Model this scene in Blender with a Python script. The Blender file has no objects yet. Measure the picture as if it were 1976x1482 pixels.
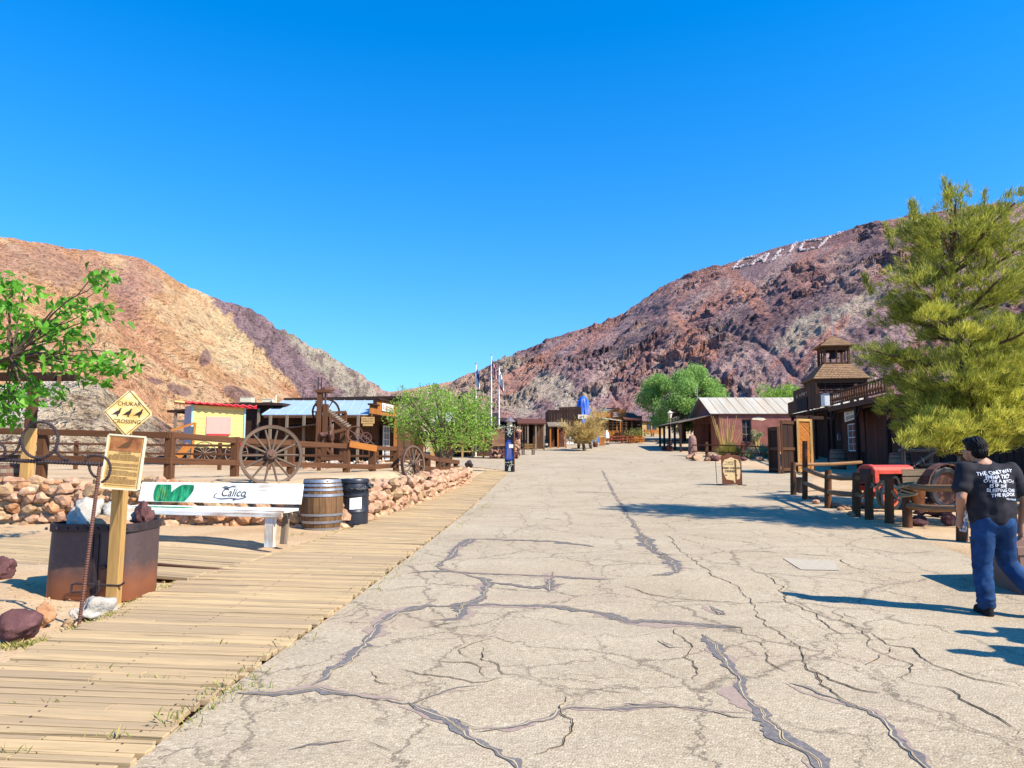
import bpy, math, random
import numpy as np
from mathutils import Vector, Matrix, Euler, noise as mnoise
from mathutils.bvhtree import BVHTree
R = math.radians
PI = math.pi
sc = bpy.context.scene
COL = sc.collection
rng = random.Random(7)
nrng = np.random.default_rng(7)

# ------------------------------------------------------------------ camera
FPX, CX, CY, EYE = 1370.0, 988.0, 741.0, 1.6
PITCH = math.atan(129 / FPX)
cd = bpy.data.cameras.new('camera')
cam = bpy.data.objects.new('camera', cd)
COL.objects.link(cam)
cd.sensor_width = 36.0
cd.lens = 36.0 * FPX / 1976.0
cd.clip_start = 0.05
cd.clip_end = 5000
cam.location = (0, 0, EYE)
cam.rotation_euler = (PI / 2 + PITCH, 0, 0)
sc.camera = cam

# ------------------------------------------------------------------ sky and sun
SUN_EL = R(43)
SUN_DIR = Vector((0.85 * math.cos(SUN_EL), -0.53 * math.cos(SUN_EL), math.sin(SUN_EL))).normalized()
w = bpy.data.worlds.new('World')
sc.world = w
w.use_nodes = True
wn = w.node_tree
wn.nodes.clear()
sky = wn.nodes.new('ShaderNodeTexSky')
sky.sky_type = 'NISHITA'
sky.sun_disc = False
sky.sun_elevation = SUN_EL
sky.sun_rotation = math.atan2(SUN_DIR.x, SUN_DIR.y)
sky.altitude = 700
sky.air_density = 1.25
sky.dust_density = 0.25
sky.ozone_density = 2.6
hs = wn.nodes.new('ShaderNodeHueSaturation')
hs.inputs['Saturation'].default_value = 1.48
hs.inputs['Value'].default_value = 1.25
hs.inputs['Hue'].default_value = 0.506
bg = wn.nodes.new('ShaderNodeBackground')
bg.inputs['Strength'].default_value = 0.12
wo = wn.nodes.new('ShaderNodeOutputWorld')
wc = wn.nodes.new('ShaderNodeTexCoord')                        # keep the deep blue of a clear desert sky down to the hills
wm = wn.nodes.new('ShaderNodeVectorMath'); wm.operation = 'MULTIPLY_ADD'
wm.inputs[1].default_value = (1, 1, .84); wm.inputs[2].default_value = (0, 0, .125)
wz = wn.nodes.new('ShaderNodeVectorMath'); wz.operation = 'NORMALIZE'
wn.links.new(wc.outputs['Generated'], wm.inputs[0]); wn.links.new(wm.outputs[0], wz.inputs[0]); wn.links.new(wz.outputs[0], sky.inputs['Vector'])
wn.links.new(sky.outputs[0], hs.inputs['Color'])
wn.links.new(hs.outputs[0], bg.inputs['Color'])
wn.links.new(bg.outputs[0], wo.inputs['Surface'])
sd = bpy.data.lights.new('sun', 'SUN')
sd.energy = 5.0
sd.angle = R(0.53)
sd.color = (1.0, 0.92, 0.79)
sun = bpy.data.objects.new('sun', sd)
COL.objects.link(sun)
sun.rotation_euler = (-SUN_DIR).to_track_quat('-Z', 'Y').to_euler()
sun.location = (30, -20, 40)
sc.view_settings.view_transform = 'Standard'
sc.view_settings.look = 'None'
sc.view_settings.gamma = 1
sc.view_settings.exposure = 0.9

# ------------------------------------------------------------------ pixel and ground helpers
FW = np.array([0, math.cos(PITCH), math.sin(PITCH)])
UPV = np.array([0, -math.sin(PITCH), math.cos(PITCH)])
def ray(u, v):
    return np.array([(u - CX) / FPX, 0, 0]) + FW - UPV * ((v - CY) / FPX)
def P(u, v, Y):
    d = ray(u, v)
    p = d * (Y / d[1])
    return Vector((p[0], p[1], p[2] + EYE))
def sstep(x):
    x = np.clip(x, 0, 1)
    return x * x * (3 - 2 * x)
def srise(Y):
    Y = np.asarray(Y, float)
    Y = np.minimum(Y, 190)
    return 0.148 * np.logaddexp(0, (Y - 20) / 4) + 0.09 * np.logaddexp(0, (Y - 62) / 3)
def RE(Y): return np.interp(Y, [-8, 3.8, 4.8, 6.9, 28, 36, 42, 60, 70, 90, 112], [-2.2, -1.93, -1.92, -1.75, -.6, -.1, -4, -5, 2, 13, 22])
def LE(Y): return np.interp(Y, [-8, 5.0, 8.5, 13.4, 28.5, 36], [-4.0, -3.72, -3.9, -3.2, -1.75, -1.2])
def SR(Y): return np.interp(Y, [-8, 7.5, 10.5, 15.3, 24, 32, 46, 62, 75, 90, 112], [5.6, 5.9, 6.7, 7.8, 9.6, 13.5, 12.2, 14.2, 18, 21, 28])
def WX(Y): return np.interp(Y, [14.4, 28.5, 34, 45], [-3.75, -1.95, -1.9, -3])
def gh(X, Y):
    X = np.asarray(X, float); Y = np.asarray(Y, float)
    base = srise(Y)
    front = 0.10 * sstep((LE(Y) - X) / 2.0) * (Y < 14.8)
    yard = np.maximum(0.95, base)
    wd = np.interp(Y, [15, 16, 28, 36], [0.4, 1.2, 1.2, 4.0])
    ty = sstep((WX(Y) - X) / wd) * sstep((Y - 14.65) / .9)
    z = base + front
    return z * (1 - ty) + yard * ty
def gz(x, y): return float(gh(x, y))
TT = np.concatenate([np.arange(2, 40, .02), np.arange(40, 260, .1)])
def G(u, v):
    d = ray(u, v)
    X = d[0] / d[1] * TT; Z = EYE + d[2] / d[1] * TT
    k = np.argmax(gh(X, TT) >= Z)
    return Vector((X[k], TT[k], float(gh(X[k], TT[k]))))

# ------------------------------------------------------------------ numpy noise
def _h(ix, iy, s):
    n = (ix.astype(np.int64) * 374761393 + iy.astype(np.int64) * 668265263 + s * 974634777) & 0xffffffff
    n = ((n ^ (n >> 13)) * 1274126177) & 0xffffffff
    return ((n ^ (n >> 16)) & 0xffffff) / float(0xffffff)
def vn(x, y, s=0):
    ix = np.floor(x); iy = np.floor(y); fx = x - ix; fy = y - iy
    fx = fx * fx * (3 - 2 * fx); fy = fy * fy * (3 - 2 * fy)
    return (_h(ix, iy, s) * (1 - fx) + _h(ix + 1, iy, s) * fx) * (1 - fy) + (_h(ix, iy + 1, s) * (1 - fx) + _h(ix + 1, iy + 1, s) * fx) * fy
def fbm(x, y, o=4, s=0, g=.5):
    a = 1; t = 0; m = 0
    for k in range(o):
        t = t + a * vn(x * 2 ** k + 13.7 * k, y * 2 ** k - 7.1 * k, s + k); m += a; a *= g
    return t / m
def cells(x, y, s=0):
    ix = np.floor(x); iy = np.floor(y)
    f1 = np.full(x.shape, 9.); f2 = np.full(x.shape, 9.); cid = np.zeros(x.shape)
    for dx in (-1, 0, 1):
        for dy in (-1, 0, 1):
            cx = ix + dx; cy = iy + dy
            d = np.hypot(cx + _h(cx, cy, s) - x, cy + _h(cx, cy, s + 5) - y)
            c = _h(cx, cy, s + 9)
            near = d < f1
            f2 = np.where(near, f1, np.minimum(f2, d))
            cid = np.where(near, c, cid); f1 = np.where(near, d, f1)
    return f1, f2, cid

# ------------------------------------------------------------------ materials
class NT:
    def __init__(s, name):
        s.m = bpy.data.materials.new(name); s.m.use_nodes = True
        s.t = s.m.node_tree; s.t.nodes.clear()
        s.out = s.n('ShaderNodeOutputMaterial')
    def n(s, k, **kw):
        o = s.t.nodes.new(k)
        for a, b in kw.items():
            if a in o.inputs: o.inputs[a].default_value = b
            else: setattr(o, a, b)
        return o
    def l(s, a, b): s.t.links.new(a, b)
    def coord(s, k, scale=(1, 1, 1), rot=(0, 0, 0)):
        c = s.n('ShaderNodeTexCoord'); mp = s.n('ShaderNodeMapping')
        mp.inputs['Scale'].default_value = scale; mp.inputs['Rotation'].default_value = rot
        s.l(c.outputs[k], mp.inputs[0]); return mp.outputs[0]
    def noise(s, v, scale, detail=4, rough=.6, dist=0):
        o = s.n('ShaderNodeTexNoise'); o.inputs['Scale'].default_value = scale
        o.inputs['Detail'].default_value = detail; o.inputs['Roughness'].default_value = rough
        o.inputs['Distortion'].default_value = dist
        s.l(v, o.inputs['Vector']); return o.outputs[0]
    def ramp(s, f, st):
        o = s.n('ShaderNodeValToRGB'); e = o.color_ramp.elements
        while len(e) < len(st): e.new(.5)
        for x, (p, c) in zip(e, st): x.position = p; x.color = c4(c)
        s.l(f, o.inputs[0]); return o.outputs[0]
    def mix(s, f, a, b, mode='MIX'):
        o = s.n('ShaderNodeMix', data_type='RGBA', blend_type=mode)
        for i, x in ((0, f), (6, a), (7, b)):
            if isinstance(x, (int, float)): o.inputs[i].default_value = x
            elif isinstance(x, tuple): o.inputs[i].default_value = c4(x)
            else: s.l(x, o.inputs[i])
        return o.outputs[2]
    def math(s, op, a, b=0.0, c=None):
        o = s.n('ShaderNodeMath', operation=op)
        for i, x in enumerate((a, b) if c is None else (a, b, c)):
            if isinstance(x, (int, float)): o.inputs[i].default_value = x
            else: s.l(x, o.inputs[i])
        return o.outputs[0]
    def island(s): return s.n('ShaderNodeNewGeometry').outputs['Random Per Island']
    def bump(s, h, st=.4, d=.02):
        o = s.n('ShaderNodeBump'); o.inputs['Strength'].default_value = st; o.inputs['Distance'].default_value = d
        s.l(h, o.inputs['Height']); return o.outputs[0]
    def fin(s, col, rough=.8, metal=0.0, nrm=None, spec=.3, **kw):
        b = s.n('ShaderNodeBsdfPrincipled')
        if isinstance(col, tuple): b.inputs['Base Color'].default_value = c4(col)
        else: s.l(col, b.inputs['Base Color'])
        if isinstance(rough, (int, float)): b.inputs['Roughness'].default_value = rough
        else: s.l(rough, b.inputs['Roughness'])
        b.inputs['Metallic'].default_value = metal
        b.inputs['Specular IOR Level'].default_value = spec
        for a, x in kw.items(): b.inputs[a].default_value = x
        if nrm is not None: s.l(nrm, b.inputs['Normal'])
        s.l(b.outputs[0], s.out.inputs[0]); return s.m
def c4(c): return (c[0], c[1], c[2], 1.0)
def mul(c, k): return tuple(min(1, x * k) for x in c)

def plain(name, c, rough=.7, metal=0.0, var=.25, scale=6, bump=.15, dist=.01, spec=.3, c2=None):
    t = NT(name); v = t.coord('Object')
    f = t.noise(v, scale, 6, .65)
    col = t.ramp(f, [(.3, mul(c, 1 - var)), (.7, c2 if c2 else mul(c, 1 + var))])
    col = t.mix(t.math('MULTIPLY', t.island(), .25), col, mul(c, .7))
    return t.fin(col, rough, metal, t.bump(t.noise(v, scale * 6, 4), bump, dist), spec)
def wood(name, c, dark=.45, rough=.8, grain=1.0, isl=.45, bump=.5, crack=1.0, c2=None, aged=None):
    """weathered timber: grain runs along U of the board's own UV"""
    t = NT(name); u = t.coord('UV', (1.6, 26 * grain, 1))
    g1 = t.noise(u, 1.0, 6, .65, .35)
    u2 = t.coord('UV', (.9, 9 * grain, 1)); g2 = t.noise(u2, 1.0, 3, .5, .6)
    col = t.ramp(g1, [(.28, mul(c, dark)), (.5, c), (.75, mul(c, 1.25))])
    col = t.mix(t.math('MULTIPLY', t.ramp(g2, [(.35, (1, 1, 1)), (.6, (0, 0, 0))]), .5), col, mul(c2 or c, .6 if not c2 else 1))
    isn = t.island()
    col = t.mix(t.math('MULTIPLY', isn, isl), col, aged or mul(c, .45))
    cr = t.ramp(t.noise(t.coord('UV', (.7, 40 * grain, 1)), 1.0, 3, .6, .3), [(.30, (0, 0, 0)), (.38, (1, 1, 1))])
    col = t.mix(t.math('MULTIPLY', t.math('SUBTRACT', 1.0, cr), crack), col, mul(c, .25))
    h = t.math('ADD', g1, t.math('MULTIPLY', cr, .6))
    return t.fin(col, rough, 0, t.bump(h, bump, .006), .2)
def leafmat(name, a, b, c, trans=.45):
    t = NT(name)
    col = t.ramp(t.island(), [(0, a), (.5, b), (1, c)])
    pr = t.n('ShaderNodeBsdfPrincipled'); pr.inputs['Roughness'].default_value = .5; pr.inputs['Specular IOR Level'].default_value = .25
    tr = t.n('ShaderNodeBsdfTranslucent'); mx = t.n('ShaderNodeMixShader'); mx.inputs[0].default_value = trans
    t.l(col, pr.inputs['Base Color']); t.l(col, tr.inputs['Color'])
    t.l(pr.outputs[0], mx.inputs[1]); t.l(tr.outputs[0], mx.inputs[2]); t.l(mx.outputs[0], t.out.inputs[0])
    return t.m
def rockmat(name, c, c2, scale=5):
    t = NT(name); v = t.coord('Object')
    f = t.noise(v, scale, 8, .7)
    col = t.ramp(f, [(.3, mul(c2, .75)), (.48, c2), (.62, c), (.8, mul(c, 1.25))])
    col = t.mix(t.math('MULTIPLY', t.island(), .5), col, mul(c2, .75))
    h = t.math('ADD', t.noise(v, scale * 2, 6, .7), t.math('MULTIPLY', t.noise(v, scale * 9, 4, .7), .4))
    return t.fin(col, .92, 0, t.bump(h, .8, .03), .15)

# ------------------------------------------------------------------ mesh builder
def _frame(d, up=Vector((0, 0, 1))):
    d = d.normalized()
    if abs(d.dot(up)) > .98: up = Vector((0, 1, 0))
    x = d.cross(up).normalized(); z = x.cross(d).normalized()
    return x, z
class MB:
    def __init__(s): s.v = []; s.f = []; s.uv = []; s.mi = []; s.cur = 0
    def face(s, idx, uvs=None):
        s.f.append(idx); s.uv.append(uvs or [(0, 0)] * len(idx)); s.mi.append(s.cur)
    def beam(s, a, b, wd, ht, roll=0.0, up=None, taper=1.0, jit=0.0):
        """box from a to b, wd across, ht in the up sense"""
        a = Vector(a); b = Vector(b); d = b - a; L = d.length
        if L < 1e-6: return s
        x, z = _frame(d, up if up is not None else Vector((0, 0, 1)))
        if roll:
            q = Matrix.Rotation(roll, 3, d.normalized()); x = q @ x; z = q @ z
        o = len(s.v); ou, ov = rng.uniform(0, 900), rng.uniform(0, 900)
        for p, k in ((a, 1), (b, taper)):
            for sx, sz in ((-1, -1), (1, -1), (1, 1), (-1, 1)):
                j = Vector((rng.uniform(-jit, jit), rng.uniform(-jit, jit), rng.uniform(-jit, jit))) if jit else Vector()
                s.v.append(p + x * (sx * wd * k / 2) + z * (sz * ht * k / 2) + j)
        per = [0, wd, wd + ht, 2 * wd + ht, 2 * wd + 2 * ht]
        for k in range(4):
            n = (k + 1) % 4
            s.face((o + k, o + n, o + 4 + n, o + 4 + k), [(ou, ov + per[k]), (ou, ov + per[k + 1]), (ou + L, ov + per[k + 1]), (ou + L, ov + per[k])])
        s.face((o + 3, o + 2, o + 1, o), [(ou, ov), (ou, ov + wd), (ou + ht, ov + wd), (ou + ht, ov)])
        s.face((o + 4, o + 5, o + 6, o + 7), [(ou, ov), (ou, ov + wd), (ou + ht, ov + wd), (ou + ht, ov)])
        return s
    def box(s, c, sz, rz=0.0):
        """box centred at c; grain along the longest side"""
        c = Vector(c); k = max(range(3), key=lambda i: sz[i])
        M = Matrix.Rotation(rz, 3, 'Z')
        ax = [M @ Vector((1, 0, 0)), M @ Vector((0, 1, 0)), Vector((0, 0, 1))]
        d = ax[k] * (sz[k] / 2)
        if k == 2: return s.beam(c - d, c + d, sz[0], sz[1], up=ax[1])
        o = 1 - k
        return s.beam(c - d, c + d, sz[o], sz[2])
    def slab(s, p, t):
        """quad p (4 points, counter-clockwise seen from outside) thickened inward by t"""
        p = [Vector(q) for q in p]; n = (p[1] - p[0]).cross(p[3] - p[0]).normalized()
        o = len(s.v); s.v += p + [q - n * t for q in p]
        L = (p[1] - p[0]).length; W = (p[3] - p[0]).length; a, b = rng.uniform(0, 99), rng.uniform(0, 99)
        s.face((o, o + 1, o + 2, o + 3), [(a, b), (a + L, b), (a + L, b + W), (a, b + W)])
        s.face((o + 7, o + 6, o + 5, o + 4), [(a, b), (a + L, b), (a + L, b + W), (a, b + W)])
        for k in range(4):
            m = (k + 1) % 4; s.face((o + k, o + 4 + k, o + 4 + m, o + m))
        return s
    def tube(s, pts, r, n=8, cap=True, closed=False):
        pts = [Vector(p) for p in pts]; m = len(pts)
        rr = r if isinstance(r, (list, tuple)) else [r] * m
        o = len(s.v); x = None; acc = 0; ou = rng.uniform(0, 900)
        for i, p in enumerate(pts):
            if closed: d = pts[(i + 1) % m] - pts[i - 1]
            else: d = pts[min(i + 1, m - 1)] - pts[max(i - 1, 0)]
            d = d.normalized()
            if x is None: x, _ = _frame(d)
            else: x = (x - d * x.dot(d)).normalized()
            y = d.cross(x)
            for k in range(n):
                a = 2 * PI * k / n
                s.v.append(p + (x * math.cos(a) + y * math.sin(a)) * rr[i])
        for i in range(m if closed else m - 1):
            j = (i + 1) % m; L = (pts[j] - pts[i]).length
            for k in range(n):
                q = (k + 1) % n; pk = 2 * PI * rr[i] / n
                s.face((o + i * n + k, o + i * n + q, o + j * n + q, o + j * n + k),
                       [(ou + acc, k * pk), (ou + acc, k * pk + pk), (ou + acc + L, k * pk + pk), (ou + acc + L, k * pk)])
            acc += L
        if cap and not closed:
            s.face(tuple(o + k for k in reversed(range(n)))); s.face(tuple(o + (m - 1) * n + k for k in range(n)))
        return s
    def lathe(s, prof, n=24, M=None, cap=True, sx=1, sy=1):
        M = M or Matrix(); o = len(s.v); m = len(prof)
        for r, z in prof:
            for k in range(n):
                a = 2 * PI * k / n; s.v.append(M @ Vector((r * math.cos(a) * sx, r * math.sin(a) * sy, z)))
        acc = 0
        for i in range(m - 1):
            L = math.hypot(prof[i + 1][0] - prof[i][0], prof[i + 1][1] - prof[i][1])
            for k in range(n):
                q = (k + 1) % n; pk = 2 * PI * max(prof[i][0], .01) / n
                s.face((o + i * n + k, o + i * n + q, o + (i + 1) * n + q, o + (i + 1) * n + k),
                       [(acc, k * pk), (acc, (k + 1) * pk), (acc + L, (k + 1) * pk), (acc + L, k * pk)])
            acc += L
        if cap:
            s.face(tuple(o + k for k in reversed(range(n)))); s.face(tuple(o + (m - 1) * n + k for k in range(n)))
        return s
    def prism(s, pts, M, t):
        """2-D outline in M's XY plane, extruded along +Z by t"""
        o = len(s.v); n = len(pts)
        for z in (0, t):
            for p in pts: s.v.append(M @ Vector((p[0], p[1], z)))
        a, b = rng.uniform(0, 99), rng.uniform(0, 99)
        s.face(tuple(o + k for k in reversed(range(n))), [(a + pts[k][0], b + pts[k][1]) for k in reversed(range(n))])
        s.face(tuple(o + n + k for k in range(n)), [(a + p[0], b + p[1]) for p in pts])
        for k in range(n):
            q = (k + 1) % n; s.face((o + k, o + q, o + n + q, o + n + k))
        return s
    def ico(s, c, sz, rough=.25, seed=0, sub=2, rz=0.0, fr=1.2, flat=.0, facet=0):
        """noisy boulder"""
        V, Fc = ICO[sub]; o = len(s.v); c = Vector(c); M = Matrix.Rotation(rz, 3, 'Z')
        fr_ = random.Random(seed * 31 + 7); pl = [(Vector((fr_.gauss(0, 1), fr_.gauss(0, 1), fr_.gauss(0, 1))).normalized(), fr_.uniform(.55, .88)) for _ in range(facet)]
        for p in V:
            k0 = min([1.0] + [h / max(n.dot(p), 1e-3) for n, h in pl if n.dot(p) > h]) if pl else 1.0
            k = 1 + rough * 1.6 * mnoise.noise(p * fr + Vector((seed * 7.3, seed * 1.7, 0))) + rough * .7 * mnoise.noise(p * fr * 3.1 + Vector((0, seed * 5.1, 0))) + rough * .3 * mnoise.noise(p * fr * 8.3 + Vector((seed * 2.1, 0, 0)))
            q = Vector((p.x * sz[0], p.y * sz[1], p.z * sz[2])) * (k * k0)
            if flat: q.z = max(q.z, -sz[2] * flat)
            s.v.append(c + M @ q)
        for f in Fc: s.face(tuple(o + i for i in f))
        return s
    def raw(s, V, Fs):
        o = len(s.v); s.v += [Vector(p) for p in V]
        for f in Fs: s.face(tuple(o + i for i in f))
        return s
    def mesh(s, name, mats, off=Vector(), smooth=False):
        me = bpy.data.meshes.new(name)
        me.from_pydata([tuple(p - off) for p in s.v], [], s.f)
        lay = me.uv_layers.new(name='UVMap')
        lay.data.foreach_set('uv', [c for u in s.uv for q in u for c in q])
        for m in (mats if isinstance(mats, (list, tuple)) else [mats]): me.materials.append(m)
        me.polygons.foreach_set('material_index', s.mi)
        if smooth: me.polygons.foreach_set('use_smooth', [True] * len(me.polygons))
        me.update(); return me
    def build(s, name, mats, parent=None, smooth=False, bevel=0.0):
        off = wloc(parent)
        o = bpy.data.objects.new(name, s.mesh(name, mats, off, smooth)); COL.objects.link(o)
        if parent is not None: o.parent = parent
        if smooth:
            o.data.set_sharp_from_angle(angle=R(40))
        if bevel:
            b = o.modifiers.new('bevel', 'BEVEL'); b.width = bevel; b.segments = 1; b.limit_method = 'ANGLE'; b.angle_limit = R(50)
        return o
def wloc(p):
    v = Vector()
    while p is not None: v += p.location; p = p.parent
    return v
import bmesh
ICO = {}
for _s in (1, 2, 3, 4):
    _b = bmesh.new(); bmesh.ops.create_icosphere(_b, subdivisions=_s, radius=1)
    ICO[_s] = ([v.co.copy() for v in _b.verts], [tuple(v.index for v in f.verts) for f in _b.faces]); _b.free()

def npmesh(name, V, Fq, mats, parent=None, mi=None, smooth=False, attr=None):
    """fast mesh from arrays; Fq is (n, 3) or (n, 4)"""
    me = bpy.data.meshes.new(name); V = np.asarray(V, np.float32); Fq = np.asarray(Fq, np.int32)
    if parent is not None: V = V - np.array(wloc(parent), np.float32)
    me.vertices.add(len(V)); me.vertices.foreach_set('co', V.ravel())
    n, k = Fq.shape
    me.loops.add(n * k); me.loops.foreach_set('vertex_index', Fq.ravel())
    me.polygons.add(n); me.polygons.foreach_set('loop_start', np.arange(0, n * k, k, dtype=np.int32))
    me.polygons.foreach_set('loop_total', np.full(n, k, np.int32))
    for m in (mats if isinstance(mats, (list, tuple)) else [mats]): me.materials.append(m)
    if mi is not None: me.polygons.foreach_set('material_index', np.asarray(mi, np.int32))
    if smooth: me.polygons.foreach_set('use_smooth', np.ones(n, bool))
    if attr is not None:
        a = me.color_attributes.new('albedo', 'FLOAT_COLOR', 'POINT')
        a.data.foreach_set('color', np.concatenate([attr, np.ones((len(attr), 1))], 1).astype(np.float32).ravel())
    me.update(calc_edges=True); me.validate()
    o = bpy.data.objects.new(name, me); COL.objects.link(o)
    if parent is not None: o.parent = parent
    return o
def grid_faces(nu, nv):
    i = np.arange(nu - 1)[:, None] * nv + np.arange(nv - 1)[None, :]
    return np.stack([i, i + nv, i + nv + 1, i + 1], -1).reshape(-1, 4)

# ------------------------------------------------------------------ things
def tag(o, label=None, cat=None, group=None, kind=None):
    if label: o['label'] = label
    if cat: o['category'] = cat
    if group: o['group'] = group
    if kind: o['kind'] = kind
    return o
def thing(name, label, cat, loc=(0, 0, 0), rz=0.0, group=None):
    o = bpy.data.objects.new(name, None); COL.objects.link(o)
    o.location = loc; o.rotation_euler = (0, 0, rz); o.empty_display_size = .2
    return tag(o, label, cat, group)
def struct(o): return tag(o, kind='structure')
def copytree(o, parent=None):
    c = o.copy(); COL.objects.link(c); c.parent = parent
    for ch in list(o.children): copytree(ch, c)
    return c
def place(o, loc, rz=0.0, label=None, scale=None):
    o.location = loc; o.rotation_euler = (0, 0, rz)
    if label: o['label'] = label
    if scale: o.scale = (scale,) * 3
    return o
def textgeo(txt, size, align='CENTER', off=0.0, ext=0.0, shear=0.0):
    cu = bpy.data.curves.new('t', 'FONT'); cu.body = txt; cu.size = size; cu.align_x = align; cu.align_y = 'CENTER'
    cu.offset = off; cu.extrude = ext; cu.shear = shear; cu.resolution_u = 3
    ob = bpy.data.objects.new('t', cu); COL.objects.link(ob)
    bpy.context.view_layer.update()
    me = bpy.data.meshes.new_from_object(ob.evaluated_get(bpy.context.evaluated_depsgraph_get()))
    V = [v.co.copy() for v in me.vertices]; Fs = [tuple(p.vertices) for p in me.polygons]
    bpy.data.objects.remove(ob); bpy.data.curves.remove(cu); bpy.data.meshes.remove(me)
    return V, Fs
def text(mb, txt, size, M, **kw):
    V, Fs = textgeo(txt, size, **kw); mb.raw([M @ v for v in V], Fs); return mb
def facing(p, right, up):
    """matrix whose X runs right, Y runs up and Z towards the reader"""
    x = Vector(right).normalized(); y = Vector(up).normalized(); z = x.cross(y).normalized(); y = z.cross(x)
    m = Matrix((x, y, z)).transposed().to_4x4(); m.translation = Vector(p); return m
# ------------------------------------------------------------------ shared materials
def ground_mat():
    t = NT('dirt'); v = t.coord('Object')
    f = t.noise(v, .35, 7, .62); g = t.noise(v, 26, 4, .7)
    col = t.ramp(f, [(.3, (.37, .235, .125)), (.5, (.485, .345, .205)), (.68, (.53, .405, .26))])
    col = t.mix(t.math('MULTIPLY', t.ramp(g, [(.40, (1, 1, 1)), (.55, (0, 0, 0))]), .35), col, (.30, .19, .10))
    vo = t.n('ShaderNodeTexVoronoi', feature='F1'); vo.inputs['Scale'].default_value = 9; t.l(v, vo.inputs['Vector'])
    peb = t.ramp(vo.outputs['Distance'], [(.10, (1, 1, 1)), (.22, (0, 0, 0))])
    col = t.mix(t.math('MULTIPLY', peb, .35), col, (.52, .38, .28))
    h = t.math('ADD', t.math('ADD', g, t.math('MULTIPLY', peb, .5)), t.math('MULTIPLY', t.noise(v, 5, 5, .6), 1.4))
    return t.fin(col, .95, 0, t.bump(h, .6, .03), .1)
def asphalt_mat():
    t = NT('asphalt'); v = t.coord('Object')
    f = t.noise(v, .45, 6, .62)
    col = t.ramp(f, [(.3, (.31, .242, .158)), (.5, (.385, .31, .212)), (.7, (.445, .37, .262))])
    # aggregate
    vo = t.n('ShaderNodeTexVoronoi', feature='F1'); vo.inputs['Scale'].default_value = 68; t.l(v, vo.inputs['Vector'])
    sp = t.n('ShaderNodeSeparateColor'); t.l(vo.outputs['Color'], sp.inputs[0])
    col = t.mix(.42, col, t.ramp(sp.outputs[0], [(.0, (.17, .125, .075)), (.35, (.365, .285, .18)), (.8, (.465, .377, .25)), (1, (.68, .57, .41))]))
    # pale dust drift and pinkish worn patches
    p1 = t.ramp(t.noise(t.coord('Object', (.35, .9, 1)), 1.1, 5, .65), [(.55, (0, 0, 0)), (.72, (1, 1, 1))])
    col = t.mix(t.math('MULTIPLY', p1, .35), col, (.36, .235, .175))
    p2 = t.ramp(t.noise(t.coord('Object', (.3, 1.3, 1)), .9, 5, .65), [(.5, (0, 0, 0)), (.75, (1, 1, 1))])
    col = t.mix(t.math('MULTIPLY', p2, .45), col, (.27, .215, .155))
    # fine crack network, broken up so that it comes and goes
    wv = t.n('ShaderNodeVectorMath', operation='ADD')
    nz = t.n('ShaderNodeTexNoise'); nz.inputs['Scale'].default_value = 1.3; nz.inputs['Detail'].default_value = 6; nz.inputs['Roughness'].default_value = .7; t.l(v, nz.inputs['Vector'])
    sc_ = t.n('ShaderNodeVectorMath', operation='SCALE'); sc_.inputs['Scale'].default_value = .85; t.l(nz.outputs['Color'], sc_.inputs[0])
    t.l(v, wv.inputs[0]); t.l(sc_.outputs[0], wv.inputs[1])
    mask = t.noise(v, .55, 3, .5)
    cr = None
    for scl, wid, lo, strength in ((.55, .020, .28, .9), (1.1, .013, .40, .8), (2.3, .012, .50, .6)):
        e = t.n('ShaderNodeTexVoronoi', feature='DISTANCE_TO_EDGE'); e.inputs['Scale'].default_value = scl
        mp = t.n('ShaderNodeMapping'); mp.inputs['Scale'].default_value = (1, .8, 0); t.l(wv.outputs[0], mp.inputs[0]); t.l(mp.outputs[0], e.inputs['Vector'])
        c = t.ramp(e.outputs['Distance'], [(.0, (1, 1, 1)), (wid * scl, (0, 0, 0))])
        mk = t.ramp(mask, [(lo, (0, 0, 0)), (lo + .12, (1, 1, 1))])
        c = t.math('MULTIPLY', t.math('MULTIPLY', c, mk), strength)
        cr = c if cr is None else t.math('MAXIMUM', cr, c)
    col = t.mix(t.math('MULTIPLY', cr, .8), col, (.10, .075, .055))
    h = t.math('SUBTRACT', t.math('ADD', t.math('MULTIPLY', vo.outputs['Distance'], -.8), t.math('MULTIPLY', t.noise(v, 3, 4, .6), 1.6)), t.math('MULTIPLY', cr, .5))
    return t.fin(col, .93, 0, t.bump(h, .55, .010), .15)
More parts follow.
